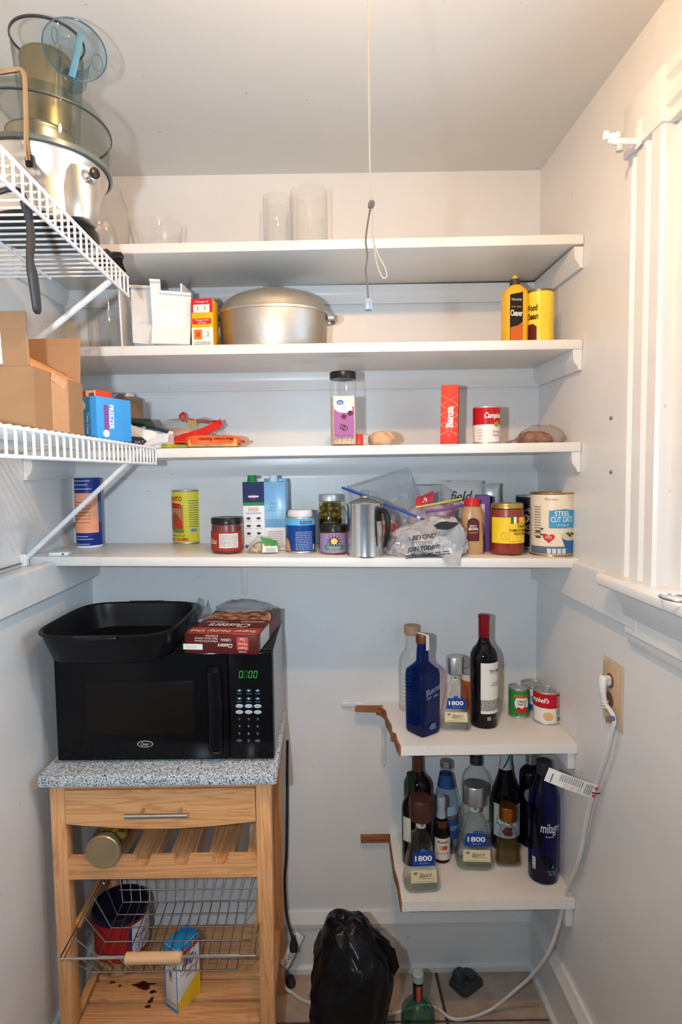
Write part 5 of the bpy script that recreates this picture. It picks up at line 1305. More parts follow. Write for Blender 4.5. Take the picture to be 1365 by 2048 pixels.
for i in range(1, 5):
    t_ = i / 5; yt = by0 + (by1 - by0) * t_; yb = fy0 + (fy1 - fy0) * t_
    cp('basket_wire', tube([(bxl, yt, bz), (fx0, yb, fz), (fx1, yb, fz), (bxr, yt, bz)], .0015, 6), M_chw, bk)
for k in (.35, .7):
    zz_ = bz - (bz - fz) * k
    cp('basket_wire', tube([(bxl + ins * k, by1 - (by1 - fy1) * k, zz_), (bxr - ins * k, by1 - (by1 - fy1) * k, zz_)], .0013, 6), M_chw, bk)
a0, a1 = xa(250, by0, bz), xa(365, by0, bz)
cp('basket_handle', xf(lathe([(.008, 0), (.0125, .003), (.0125, a1 - a0 - .003), (.008, a1 - a0)], 20), (a0, by0 - .001, bz), (0, pi / 2, 0)), W_d)

# jar lying in the rack
jr_ = .041
jl = thing('pasta_jar', 'glass jar with gold lid lying on its side in the bottle rack', 'jar', (sx[0] + .004, Y0 + .02, zr1 + jr_ - .011), rot=(radians(90), 0, 0))
mk('lid', lathe([(jr_ * .97, .0), (jr_, .002), (jr_, .016), (jr_ * .96, .018), (jr_ * .85, .0172), (jr_ * .6, .018), (.002, .018)], 44), mat('worn_gold_lid', hexc('b0a07a'), .35, .75), jl, loc=(0, 0, .020), rot=(0, 0, 0))
mk('glass', lathe([(jr_ * .88, .02), (jr_ * .90, .006), (jr_ * 1.02, -.008), (jr_ * 1.02, -.12), (jr_ * .9, -.13)], 40), M_clear, jl)
mk('dry_pasta', lathe([(jr_ * .80, .012), (jr_ * .94, -.010), (jr_ * .94, -.115), (jr_ * .8, -.125)], 32), speckle('dry_pasta', hexc('4a3410'), hexc('a8822e'), 70, .5, .38, .6, .6), jl)
mk('band', lathe([(jr_ * .95, .012), (jr_ * .97, .013), (jr_ * .97, .019), (jr_ * .93, .02)], 40, False, False), mat('dark_band', (.03, .03, .03), .3), jl)

# cookie tub on the lower shelf
q = place(193, 298, 1803, ZL, bot=1961)
tb2 = thing('cookie_tub', 'round clear tub of cookies with navy lid and red label on cart shelf', 'tub', q.loc, .1); r, h = q.r, q.h; f = cylmap(r)
mk('tub', lathe([(r * .85, 0), (r * .90, .003), (r * .97, h * .30), (r * .98, h * .90)], 44, True, False), M_clearp, tb2)
mk('cookies', crumple(lathe([(r * .80, .003), (r * .86, .006), (r * .90, h * .24), (r * .3, h * .27)], 40), .003, 50, 3, .002), speckle('cookie_bits', hexc('9a7038'), hexc('d8b878'), 60, .8, .4, .6, .6), tb2)
mk('label', lathe([(r * .972, h * .28), (r * .990, h * .90)], 56, False, False), hm('b81e22', .35), tb2)
mk('lid', lathe([(r * .99, h * .88), (r * 1.02, h * .885), (r * 1.02, h * .985), (r * .98, h), (r * .90, h * .99), (r * .85, h * .985), (r * .3, h * .985)], 48), hm('10142e', .4), tb2)
patch(tb2, f, r * .55, r * 1.9, h * .36, h * .84, hm('e8e6ea'), 'fact_panel', .0008, 12)
patch(tb2, f, r * .50, r * .60, h * .36, h * .84, hm('2a3a8a'), 'blue_edge', .0009, 4)
write(tb2, f, [('Apple', r * .95, h * .62, h * .12, r * .62, {'shear': .3})], hm('8a2a3a'), .0014)
lines(tb2, f, r * .65, r * 1.4, h * .38, h * .54, 5, hm('5a5a70'), 4, .35, .0012)

# muffin mix box
p0 = at_z(357, 2029, ZL)
wM, dM = .048, .075
hM = za(p0.x, p0.y, 1902) - ZL
rzM = -.62
ca, sa_ = cos(rzM), sin(rzM)
cx_ = p0.x - (wM / 2 * ca - (-dM / 2) * sa_); cy_ = p0.y - (wM / 2 * sa_ + (-dM / 2) * ca)
mm_ = carton('muffin_mix_box', 'small blue and white corn muffin mix box standing on the cart shelf', 'box', (cx_, cy_, ZL), wM, dM, hM, hm('e9e7e2', .4), rzM)
fF = front(-dM / 2); fR = planemap((wM / 2 + .0004, 0, 0), (0, 1, 0), (0, 0, 1))
patch(mm_, fF, -wM / 2, wM / 2, hM * .86, hM, hm('2f8fd0'), 'blue_band', .0003, 2)
patch(mm_, fF, -wM / 2, -wM / 2 + .004, 0.001, hM, hm('2f8fd0'), 'blue_edge', .0003, 2); patch(mm_, fF, wM / 2 - .003, wM / 2, 0.001, hM, hm('2f8fd0'), 'blue_edge', .0003, 2)
patch(mm_, fF, -wM / 2, wM / 2, 0.001, hM * .05, hm('2f8fd0'), 'blue_band', .0004, 2)
polyp(mm_, fF, ell(0, hM * .54, wM * .13, hM * .09), hm('d8b43a'), 'emblem', .0005)
polyp(mm_, fF, ell(0, hM * .57, wM * .08, hM * .05), hm('4a68b8'), 'emblem', .0008)
lines(mm_, fF, -wM * .36, wM * .36, hM * .66, hM * .80, 4, hm('5a7aa8'), 4); lines(mm_, fF, -wM * .36, wM * .36, hM * .08, hM * .14, 2, hm('b83a4a'), 6)
patch(mm_, fR, -dM / 2, dM / 2, hM * .90, hM, hm('2f8fd0'), 'blue_band', .0003, 2)
polyp(mm_, fR, [(-dM * .5, hM * .02), (dM * .5, hM * .02), (dM * .5, hM * .42), (0, hM * .30), (-dM * .5, hM * .16)], hm('f0c02a'), 'yellow_swoosh', .0004)
write(mm_, fR, [('Jiffy', 0, hM * .70, hM * .16, dM * .75, {'shear': .3, 'bold': .03})], hm('2a4aa0'), .0006)
write(mm_, fR, [('corn muffin', 0, hM * .56, hM * .04, dM * .7), ('MIX', 0, hM * .49, hM * .04, dM * .25)], hm('3a3a58'), .0006)
polyp(mm_, fR, [(-dM * .5, hM * .88), (dM * .5, hM * .93), (dM * .5, hM * .86), (-dM * .5, hM * .82)], hm('c83a2a'), 'red_ribbon', .0007)
# blue top flap
mk('top_flap', box(wM * .98, dM * .98, .001, (0, 0, hM + .0006)), hm('2f8fd0'), mm_, 0)

# syrup spill on the slats
sp2 = thing('syrup_spill', 'dark red sticky syrup spill on the lower cart shelf', 'spill', (0, 0, 0))
M_syr = mat('dark_syrup', (.055, .008, .005), .12)
for i, (px, py, a, b) in enumerate(((288, 1971, .026, .012), (306, 1984, .010, .005), (300, 2003, .006, .006), (296, 2013, .007, .005), (304, 1998, .004, .005), (225, 1965, .008, .004), (240, 1972, .005, .003))):
    c = at_z(px, py, ZL)
    V = [(c.x + u, c.y + v, ZL + .0002) for u, v in blob(0, 0, a, b, i + 2, 26, .5)]
    n_ = len(V); V2 = [(c.x + (x - c.x) * .8, c.y + (y_ - c.y) * .8, ZL + .0014) for x, y_, z in V]
    mk('droplet', (V + V2, [tuple(range(n_, 2 * n_))] + [(k, (k + 1) % n_, (k + 1) % n_ + n_, k + n_) for k in range(n_)]), M_syr, sp2)

# ================================================================== microwave oven
MY0, MY1, MX0, MX1 = -.385, -.085, -.646, -.117
MZ0, MZ1 = ZG + .006, 1.138
mw = thing('microwave', 'black microwave oven with green clock digits on the granite cart top', 'microwave', ((MX0 + MX1) / 2, (MY0 + MY1) / 2, ZG), -.012)
ML = Vector(mw.location)
M_gbk = mat('gloss_black', (.004, .004, .005), .12, spec=.16)
M_mside = mat('reflection_grey', (.34, .35, .36), .30, .35)  # black metal sides, with the wall's reflection put into the colour as grey
def mp(name, g, mt, par=None, ang=30): return mk(name, xf(g, tuple(-ML)), mt, par or mw, ang)
mp('case', bx(MX0 + .004, MX1, MY0 + .03, MY1, MZ0, MZ1 - .002, .004), M_mside)
mp('top_panel', bx(MX0 + .004, MX1, MY0 + .03, MY1, MZ1 - .003, MZ1, .001), M_blk)
mp('front_frame', bx(MX0, MX1, MY0 + .012, MY0 + .032, MZ0 - .002, MZ1, .004), M_gbk)
def mf(px, py, y=MY0): return at_y(px, py, y)
sX = mf(460, 1420).x
dr = mp('door', bx(MX0 + .001, sX - .001, MY0, MY0 + .013, MZ0, MZ1 - .001, .003), M_gbk)
wa, wb3 = mf(170, 1365), mf(392, 1466)
mp('door_window', bx(wa.x, wb3.x, MY0 - .0008, MY0 + .001, wb3.z, wa.z, .0004), mat('dark_mesh_window', (.009, .007, .006), .22, spec=.14), dr)
h0, h1 = mf(431, 1330), mf(431, 1502)
mp('handle', loft([(h1.z, .015, .010, 2.6, h0.x, MY0 - .004), (h1.z + .01, .018, .016, 2.6, h0.x, MY0 - .010), ((h0.z + h1.z) / 2, .018, .020, 2.6, h0.x + .004, MY0 - .016), (h0.z - .01, .018, .016, 2.6, h0.x, MY0 - .010), (h0.z, .015, .010, 2.6, h0.x, MY0 - .004)], 28), M_gbk, dr)
cpn = mp('control_panel', bx(sX + .001, MX1 - .001, MY0, MY0 + .013, MZ0, MZ1 - .001, .003), M_gbk)
fm = planemap(tuple(Vector((0, MY0 - .0004, 0)) - ML), (1, 0, 0), (0, 0, 1))
def uv(px, py): p = mf(px, py); return p.x, p.z
# clock: seven-segment zeros drawn as slim bars
M_led = mat('green_led', (0.02, 0.3, 0.02), .4, emit=(0.10, 0.95, 0.12), es=.35); M_led2 = mat('dim_green_led', (0.02, 0.12, 0.02), .4, emit=(0.14, 0.35, 0.08), es=.06)
def seg(px, mt):
    G = []; u, v = uv(px, 1348); hw, hh_, t_ = .0036, .0080, .0006; sh = .12
    def q_(a, b, c, d): G.append(([fm(u + x + (y - 0) * sh, v + y) for x, y in ((a, b), (c, b), (c, d), (a, d))], [(0, 1, 2, 3)]))
    q_(-hw + t_, hh_ - t_, hw - t_, hh_ + t_); q_(-hw + t_, -hh_ - t_, hw - t_, -hh_ + t_)
    for s in (-1, 1):
        q_(s * hw - t_, .0008, s * hw + t_, hh_ - .0004); q_(s * hw - t_, -hh_ + .0004, s * hw + t_, -.0008)
    mk('clock_digit', add(*G), mt, cpn, 0)
for px, mt in ((484, M_led), (493.5, M_led2), (503, M_led), (513, M_led)): seg(px, mt)
rowd = ((1380, 'blue', .0072, .0040), (1396, 'blue', .0072, .0040), (1411, 'white', .0092, .0047), (1423, 'white', .0092, .0047), (1437, 'num', .0050, .0045), (1451, 'num', .0048, .0044), (1466, 'num', .0048, .0044), (1480, 'last', .0075, .0050))
ic = 0
for py, kind, a, b in rowd:
    for j, px in enumerate((481, 499.5, 517.5)):
        u, v = uv(px, py)
        mt = hm('c3cdd4', .35) if kind == 'white' else hm('1e3440', .3) if (kind == 'blue' or (kind == 'last' and j != 1)) else hm('16181a', .3)
        b_ = polyp(cpn, fm, ell(u, v, a, b, 20), mt, 'button', .0004)
        if kind == 'white': lines(b_, fm, u - a * .6, u + a * .6, v - b * .35, v + b * .35, 1 if py < 1415 else 2, hm('50585e'), j + py, .5, .0008)
        elif kind == 'num':
            ic += 1; write(b_, fm, [(str(ic), u, v, .0046)], hm('c8c8c4'), .0008)
        elif kind == 'last':
            write(b_, fm, [(('STOP', '0', 'START')[j], u, v, .0040 if j == 1 else .0026)], hm('c8c8c4'), .0008)
        else:
            polyp(b_, fm, blob(u, v, .0032, .0022, j + int(py), 12), hm('a8c0cc'), 'icon', .0008)
            lines(cpn, fm, u - .006, u + .006, v - .0088, v - .0068, 1, hm('8a8f92'), j, .6, .0008, 'button_caption')
lg = polyp(mw, fm, ell(*uv(292, 1488), .0195, .0085, 28), hm('b8b6b0', .3), 'badge', .0004)
polyp(lg, fm, ell(*uv(292, 1488), .0175, .0070, 28), hm('141414', .3), 'badge_field', .0008)
write(lg, fm, [('Oster', *uv(292, 1488), .008, .020, {'shear': .3})], hm('c8c6c0'), .0012)
for x in (MX0 + .04, MX1 - .04):
    for y in (MY0 + .05, MY1 - .04): mp('foot', xf(lathe([(.012, 0), (.014, .008)], 16), (x, y, ZG + .0004)), M_blk)

# roasting pan on the microwave
PZ = MZ1 + .0005
rp_ = thing('roasting_pan', 'large black roasting pan with rounded corners on top of the microwave', 'pan', (-.497, -.312, PZ), -.02)
hP = .072; a, b = .163, .180
outer = [(0, a * .80, b * .82, 4.5), (.004, a * .84, b * .86, 4.5), (hP * .75, a * .95, b * .95, 4.5), (hP - .006, a * .965, b * .965, 4.5), (hP - .004, a * 1.0, b * 1.0, 4.5), (hP, a * 1.0, b * 1.0, 4.5), (hP + .001, a * .985, b * .985, 4.5)]
inner = [(hP - .002, a * .945, b * .945, 4.5), (hP * .7, a * .92, b * .92, 4.5), (.010, a * .82, b * .84, 4.5), (.006, a * .70, b * .74, 4.5)]
mk('pan', loft(outer + inner, 72), mat('black_enamel', (.006, .006, .007), .32, spec=.2, bump=.05, bscale=15), rp_)
for s in (-1, 1): mk('grip', box(.10, .018, .010, (0, s * (b + .004), hP - .004), .004), MATS['black_enamel'], rp_)
for i, (x, y) in enumerate(((.02, .04), (.045, .03), (.01, -.02), (.07, -.05), (-.03, -.04))): mk('water_drop', xf(lathe([(.010 - .0012 * i, 0), (.008 - .001 * i, .0015), (.003, .0024)], 14), (x, y, .0062)), glass('water', (.98, .98, .98), (.7, .7, .7)), rp_)

# cereal box lying on the microwave
cw, cl, chh = .178, .285, .046
fl_ = at_z(367, 1308, PZ)
rzc = -.13
ca, sa_ = cos(rzc), sin(rzc)
cx_ = fl_.x + cw / 2 * ca - cl / 2 * sa_ + .002; cy_ = fl_.y + cw / 2 * sa_ + cl / 2 * ca
ce_ = carton('cereal_box', 'dark red oat cluster cereal box lying flat on the microwave, print upside down', 'box', (cx_, cy_ + .008, PZ), cw, cl, chh, hm('561713', .45), rzc)
fF = front(-cl / 2); fT = planemap((0, 0, chh + .0004), (1, 0, 0), (0, 1, 0)); fS = planemap((cw / 2 + .0004, 0, 0), (0, 1, 0), (0, 0, 1))
UPS = {'rot': pi}
# end flap (upside down)
patch(ce_, fF, cw * .22, cw * .38, chh * .22, chh * .90, hm('b8483a'), 'orange_square', .0003, 2)
write(ce_, fF, [('Super', cw * .30, chh * .34, .0080, .022, UPS), ('Nutty', cw * .30, chh * .56, .0080, .022, UPS), ('Oat', cw * .30, chh * .78, .0080, .014, UPS)], hm('f0dcd0'), .0008)
write(ce_, fF, [('Clusters', cw * .06, chh * .44, .0100, .036, {'rot': pi, 'shear': .3, 'bold': .01}), ('CEREAL', cw * .07, chh * .74, .0062, .026, UPS), ('TRADER', cw * .30, chh * .14, .0032, .020, UPS)], hm('f4e8e0'), .0006)
write(ce_, fF, [('A Blend of Oat Clusters,', -cw * .20, chh * .66, .0052, .058, UPS), ('Flakes, Pecans, Almonds', -cw * .20, chh * .80, .0052, .056, UPS), ('& Hazel Nuts', -cw * .12, chh * .93, .0052, .030, UPS)], hm('f0dcd4'), .0006)
wl3 = patch(ce_, fF, -cw * .52, -cw * .25, chh * .20, chh * .50, hm('e8e6e2'), 'price_sticker', .0008, 2)
write(wl3, fF, [('06 24 18 L2', -cw * .40, chh * .34, .0045, .022, UPS)], hm('9a9a9a'), .0012)
# top face
patch(ce_, fT, -cw * .5, cw * .5, -cl * .49, -cl * .28, hm('9a3826'), 'rust_band', .0002, 2)
patch(ce_, fT, cw * .12, cw * .5, -cl * .498, -cl * .462, hm('b01c1c'), 'red_strip', .0004, 2)
write(ce_, fT, [('Super Nutty Oat', -cw * .02, -cl * .385, cl * .09, cw * .92, {'rot': pi, 'bold': .01}), ('Clusters', -cw * .02, -cl * .20, cl * .12, cw * .60, {'rot': pi, 'shear': .3, 'bold': .015}), ('CEREAL', -cw * .26, -cl * .09, cl * .045, cw * .32, UPS), ('TRADER', cw * .3, -cl * .48, cl * .02, cw * .3, UPS)], hm('f2e2da'), .0007)
lines(ce_, fT, cw * .10, cw * .44, -cl * .10, -cl * .03, 2, hm('d8b8a8'), 4, .5)
pts = [(cw * .47 * cos(a), -cl * .0 + cl * .46 * sin(a)) for a in [pi * i / 16 for i in range(17)]]
polyp(ce_, fT, [(u * 1.04, v * 1.03) for u, v in pts], hm('d8c8b4'), 'bowl_rim_picture', .0003)
polyp(ce_, fT, pts, speckle('cluster_picture', hexc('5a2c14'), hexc('d89a58'), 45, .5, .38, .62, .0, hexc('a8602c')), 'cluster_picture', .0006)
patch(ce_, fS, -cl * .40, -cl * .05, chh * .08, chh * .92, hm('dcdcd8'), 'fact_panel', .0004, 2)
lines(ce_, fS, -cl * .39, -cl * .06, chh * .12, chh * .88, 9, hm('6a6a68'), 5, .35)
lines(ce_, fS, -cl * .48, -cl * .42, chh * .1, chh * .9, 8, hm('c89a8a'), 6, .35); lines(ce_, fS, -cl * .03, cl * .46, chh * .1, chh * .9, 8, hm('9a6a58'), 8, .35)

# clear pouch on top of the box and loose bag piece beside it
fpz = PZ + chh + .0012
q = at_z(485, 1206, fpz)
cpb = thing('clear_pouch', 'flat greyish clear plastic pouch lying across the back of the cereal box', 'pouch', (xa(485, cy_ + cl / 2 - .035, fpz), cy_ + cl / 2 - .032, fpz), -.10)
mk('film', crumple(loft([(0, .060, .026, 3), (.004, .074, .036, 3), (.014, .070, .034, 3), (.024, .050, .024), (.029, .03, .012)], 44), .005, 36, 5, .0), M_filmg, cpb)
mk('sealed_end', thick(crumple(grid(5, 6, lambda u, v: (.068 + .018 * u, -.022 + .044 * v, .007 + .003 * u)), .0015, 60, 3), .0012), M_filmg, cpb)
q = at_z(405, 1235, PZ)
cb2 = thing('crumpled_film', 'crumpled clear film with a white label between roasting pan and cereal box', 'film', (q.x - .004, q.y + .03, PZ + .0005))
mk('film', crumple(loft([(0, .020, .05, 2.4), (.01, .024, .055, 2.4), (.035, .018, .045), (.05, .008, .02)], 36), .006, 35, 9, .0), M_filmg, cb2)
mk('white_label', thick(crumple(grid(6, 4, lambda u, v: (-.004 + .022 * u, -.030 + .02 * v, .034 + .016 * v)), .0012, 50, 2), .0008), hm('dfe2e4'), cb2)

# ================================================================== liquor bottles
M_bl = glass('cobalt_glass', (.07, .20, .50), (.005, .025, .12), .02)
M_bl2 = glass('deep_blue_glass', (.16, .24, .72), (.006, .015, .16), .02)
M_dk = mat('dark_wine_glass', (.004, .003, .003), .06, spec=.25)
M_dkb = mat('dark_brown_glass', (.012, .005, .003), .06, spec=.25)
M_dkg = mat('dark_green_glass', (.003, .010, .007), .08, spec=.25)
M_thick = glass('heavy_clear_glass', (.965, .97, .96), (.34, .37, .33), .02)

def tequila(label, l, r, bot, top, z, capm, rz=0.0, cap_l=None, cap_r=None, captop=None, liquid=None, labels=True, mini=False):
    q = place(l, r, top, z, bot=bot, dep=.72)
    t = thing('tequila_bottle', label, 'bottle', q.loc, rz, 'trapezoid tequila bottles')
    w = q.r; H = q.h; d = w * .72
    zs = H * .585; zn = H * .665; zc = H * .775; ws = w * .55
    mk('glass', loft([(0, w * .90, d * .9, 5), (.004, w * .98, d * .98, 5), (.014, w, d, 5), (zs * .93, ws * 1.06, ws * .86, 4.5), (zs, ws * .92, ws * .76, 4), (zs + H * .03, ws * .60, ws * .58, 2.6), (zn, ws * .48, ws * .48), (zc, ws * .46, ws * .46)], 44), M_thick, t)
    mk('base_glass', loft([(.004, w * .9, d * .9, 4.5), (.012, w * .88, d * .88, 4.5), (.016, w * .6, d * .6, 4)], 32), glass('greenish_base', (.93, .95, .92), (.6, .65, .6)), t)
    if liquid: mk('tequila', loft([(.012, w * .86, d * .86, 4.5), (zs * liquid[0], w * (1 - .36 * liquid[0]), d * (1 - .34 * liquid[0]), 4.2)], 36), liquid[1], t)
    cr = (cap_r - cap_l) / 2 * q.s if cap_l else ws * .75
    mk('cap', lathe([(cr * .9, zc - .003), (cr, zc), (cr, H - .003), (cr * .94, H), (cr * .6, H - .0006)], 36), capm, t)
    mk('neck_band', lathe([(ws * .485, zc - H * .098), (ws * .505, zc - H * .097), (ws * .505, zc - .001)], 28, False, False), hm('d6cda6', .5), t)
    polyp(t, cylmap(ws * .505), ell(0, zc - H * .058, ws * .16, H * .018, 14), hm('5a7aa8'), 'neck_mark', .0004)
    # labels lie on the sloping front face
    z0, z1 = .014, zs * .93; y0, y1 = -d, -ws * .86
    sl = Vector((0, y1 - y0, z1 - z0)); L_ = sl.length
    f = planemap((0, y0 - .0010, z0), (1, 0, 0), tuple(sl))
    def wv(v): return w + (ws * 1.06 - w) * v / L_
    if labels:
        v0, v1 = L_ * .50, L_ * .80
        lb = polyp(t, f, [(-wv(v0) * .80, v0), (wv(v0) * .80, v0), (wv(v1) * .80, v1), (-wv(v1) * .80, v1)], hm('123e8e', .4), 'blue_label', .0004)
        polyp(t, f, ell(0, v1 + L_ * .015, w * .17, L_ * .06), hm('2c5aa0', .4), 'crest', .0003)
        write(t, f, [('1800', 0, (v0 + v1) / 2 + L_ * .015, L_ * .12, w * .92, {'bold': .022})], hm('f2f0ea'), .0010)
        write(t, f, [('TEQUILA', 0, v0 + L_ * .055, L_ * .028, w * .55)], hm('b8c4dc'), .0010)
        v2, v3 = L_ * .13, L_ * .41
        cl_ = polyp(t, f, [(-wv(v2) * .76, v2), (wv(v2) * .76, v2), (wv(v3) * .84, v3), (-wv(v3) * .84, v3)], hm('d9cda4', .5), 'cream_label', .0004)
        write(t, f, [('Blanco', w * .08, (v2 + v3) / 2 + L_ * .03, L_ * .10, w * .70, {'shear': .5, 'rot': .12})], hm('4a4438'), .0010)
        polyp(t, f, ell(-w * .46, v3 - L_ * .07, w * .12, L_ * .035, 12), hm('8a866a'), 'stamp', .0008)
        patch(t, f, -w * .15, w * .55, v2 + L_ * .085, v2 + L_ * .095, hm('6a7a90'), 'rule', .0009, 2)
        lines(t, f, -w * .55, w * .6, v2 + L_ * .015, v2 + L_ * .045, 1, hm('8a8064'), 3)
    return t
def round_bottle(name, label, q, prof, mt, n=44, rz=0.0, group=None):
    t = thing(name, label, 'bottle', q.loc, rz, group); r, h = q.r, q.h
    mk('glass', lathe([(a * r, b * h) for a, b in prof], n), mt, t)
    return t, r, h, cylmap(r)
CLARET = [(.80, 0), (.95, .004), (1, .015), (1, .60), (.97, .645), (.82, .69), (.55, .73), (.40, .77), (.37, .82), (.37, .97), (.40, .972), (.40, .995), (.3, 1.0)]
BURG = [(.80, 0), (.96, .004), (1, .015), (1, .45), (.96, .52), (.80, .62), (.58, .71), (.42, .80), (.37, .86), (.36, .97), (.39, .972), (.39, .995), (.3, 1.0)]

# ---- upper corner shelf
q = place(798, 850, 1250, ZA, y=-.055)
t, r, h, f = round_bottle('rum_bottle', 'clear round bottle with cork stopper behind the blue gin bottle', q, [(.85, 0), (.98, .006), (1, .02), (1, .52), (.95, .60), (.80, .66), (.58, .69), (.50, .74), (.46, .90)], M_thick)
mk('cork_stopper', lathe([(r * .50, h * .89), (r * .56, h * .90), (r * .58, h * .99), (r * .54, h)], 28), mat('pale_wood_stopper', hexc('b8906c'), .6), t)
lines(t, f, -r * .9, -r * .1, h * .12, h * .46, 8, hm('a89a88'), 5, .35); polyp(t, f, blob(-r * .2, h * .30, r * .12, h * .03, 3), hm('4a8a8a'), 'leaf_mark', .0005)
q = place(812, 880, 1268, ZA, bot=1477, dep=1.0)
t = thing('gin_bottle', 'square cobalt blue gin bottle with copper cap and white tax strip', 'bottle', q.loc, .62)
h = q.h; r = q.r / 1.31
mk('glass', loft([(0, r * .88, r * .88, 7), (.005, r * .97, r * .97, 8), (.012, r, r, 8), (h * .60, r * 1.02, r * 1.02, 8), (h * .645, r * .98, r * .98, 6), (h * .70, r * .62, r * .62, 3), (h * .725, r * .48, r * .48, 2.2), (h * .90, r * .42, r * .42), (h * .915, r * .46, r * .46)], 48), M_bl, t)
mk('cap', lathe([(r * .46, h * .912), (r * .50, h * .915), (r * .50, h * .985), (r * .46, h)], 28), mat('copper_cap', hexc('6a3818'), .4, .3), t)
st = mk('tax_strip', box(r * .32, .0008, h * .15, (0, -r * .55, h * .925)), hm('dcdad4'), t, 0, rot=(0, 0, 0))
mk('tax_strip', box(r * .32, r * 1.0, .0008, (0, -.001, h * 1.001)), hm('dcdad4'), t, 0)
fR = front(-r * 1.03)
write(t, fR, [('Bluecoat', .05 * r, h * .47, h * .062, r * 1.6, {'shear': .35, 'rot': .24})], hm('98a4b0'), .0012)
write(t, fR, [('DRY  GIN', -r * .05, h * .40, h * .028, r * 1.2, {'rot': .10})], hm('98a4b4'), .0012)
polyp(t, fR, blob(0, h * .10, r * .35, h * .035, 5), hm('5a6a88'), 'crest', .0012)

M_capS = mat('silver_cap', (.50, .50, .51), .3, .9); M_capB = mat('brown_cap', hexc('3a1a10'), .45); M_capG = mat('copper_gold_cap', hexc('a8642a'), .3, .8)
tequila('tequila bottle with dull silver cap standing between the blue gin and the red-topped wine', 880, 941, 1463, 1312, ZA, M_capS, -.10, 890, 924)
q = place(922, 968, 1340, ZA, y=-.075)
t = tin('orange_can', 'orange and white can half hidden behind the red-topped wine bottle', q, hm('b8552a', .4), 'soup cans'); patch(t, cylmap(t['r']), -t['r'] * 1.6, t['r'] * 1.6, t['h'] * .80, t['h'] * .95, hm('dcd4c8'), 'white_band', .0003, 16)
q = place(941, 995, 1229, ZA, bot=1459)
t, r, h, f = round_bottle('wine_bottle', 'dark red wine bottle with red foil neck and white label', q, CLARET, M_dk, group='wine bottles')
mk('foil', lathe([(r * .385, h * .80), (r * .40, h * .805), (r * .40, h * .965), (r * .425, h * .968), (r * .425, h * .998), (r * .36, h * 1.003)], 32), mat('red_foil', hexc('8e1220'), .3, .5), t)
patch(t, f, -r * .48, r * 1.25, h * .265, h * .595, hm('e2e0da', .5), 'label', .0004, 20)
patch(t, f, -r * .46, r * 1.24, h * .165, h * .265, speckle('etched_picture', hexc('3a3a3c'), hexc('c8c4ba'), 700, .6, .4, .6), 'engraving', .0004, 20)
patch(t, f, -r * .46, r * 1.24, h * .140, h * .165, hm('e2e0da', .5), 'label_foot', .0004, 20)
write(t, f, [('TRIVENTO', r * .78, h * .52, h * .030, r * 1.35, {'bold': .01})], hm('26242a'), .0009)
write(t, f, [('RESERVE', r * .62, h * .415, h * .014, r * .6), ('MALBEC', r * .62, h * .395, h * .020, r * .75)], hm('8a6a5a'), .0009)
lines(t, f, r * .2, r * .95, h * .49, h * .505, 1, hm('b8b4ae'), 2)
lines(t, f, r * .40, r * .9, h * .085, h * .10, 1, hm('8a8a88'), 6); patch(t, f, -r * .02, r * .26, h * .08, h * .115, hm('8a8a86'), 'square_mark', .0004, 4)
q = place(1018, 1058, 1372, ZA, bot=1438)
t = tin('tomato_paste_can', 'small green and white tomato paste can on the upper corner shelf', q, hm('2f8a3e', .35), 'soup cans'); r, h = t['r'], t['h']; f = cylmap(r)
polyp(t, f, ell(0, h * .52, r * .72, h * .26), hm('f0e8dc'), 'label', .0004)
patch(t, f, -r * .75, r * .75, h * .70, h * .80, hm('c8862a'), 'ribbon', .0007, 12)
write(t, f, [('CONTADINA', 0, h * .75, h * .07, r * 1.25, {'bold': .02})], hm('9a2018'), .0010)
write(t, f, [('TOMATO', 0, h * .59, h * .075, r * .95, {'bold': .02}), ('PASTE', 0, h * .49, h * .075, r * .75, {'bold': .02})], hm('1e3a28'), .0010)
for u, v in ((-.3, .30), (.02, .26), (.3, .32)): polyp(t, f, ell(r * u, h * v, r * .26, h * .095, 16), hm('b8221a'), 'tomato_picture', .0010 + u * .0003)
write(t, f, [('NET WT 6 OZ', 0, h * .10, h * .035, r * .7)], hm('d8e8d8'), .0008)
q = place(1043, 1097, 1366, ZA, y=-.058)
t = tin('blue_can', 'wide blue and white can behind the tomato paste and soup cans', q, hm('dcdfe6', .35), 'soup cans'); r, h = t['r'], t['h']; f = cylmap(r)
patch(t, f, -r * 1.6, r * 1.6, h * .05, h * .30, hm('2a5ab0'), 'blue_band', .0003, 20); polyp(t, f, blob(-r * .3, h * .55, r * .3, h * .15, 4), hm('3a6ac0'), 'blue_flower', .0005); polyp(t, f, blob(-r * .1, h * .45, r * .12, h * .06, 4), hm('e0b040'), 'yellow_flower', .0008)
q = place(1068, 1120, 1378, ZA, bot=1451)
t, f, r, h = soup('soup_can', 'red and white soup can with pull tab standing by the right wall', q, -1.05 * q.r, .0)
patch(t, f, r * .35, r * 1.35, h * .06, h * .95, hm('c8c0b4', .4), 'fact_panel', .0005, 10)
patch(t, f, r * .35, r * 1.35, h * .54, h * .95, hm('a81820', .4), 'red_fact_panel', .0007, 10)
lines(t, f, r * .40, r * 1.2, h * .58, h * .90, 6, hm('e8d8d0'), 4, .4, .0010); lines(t, f, r * .40, r * 1.2, h * .30, h * .50, 6, hm('6a6460'), 5, .4, .0010)
barcode(t, f, r * .45, r * 1.1, h * .10, h * .26)
polyp(t, f, ell(-r * .25, h * .27, r * .38, h * .13), hm('d8b070'), 'soup_picture', .0005)
mk('pull_tab', xf(tube([(.009 * cos(a), .006 * sin(a), 0) for a in [2 * pi * i / 16 for i in range(16)]], .0014, 6, closed=True), (0, .002, h - .0028)), M_tin, t)

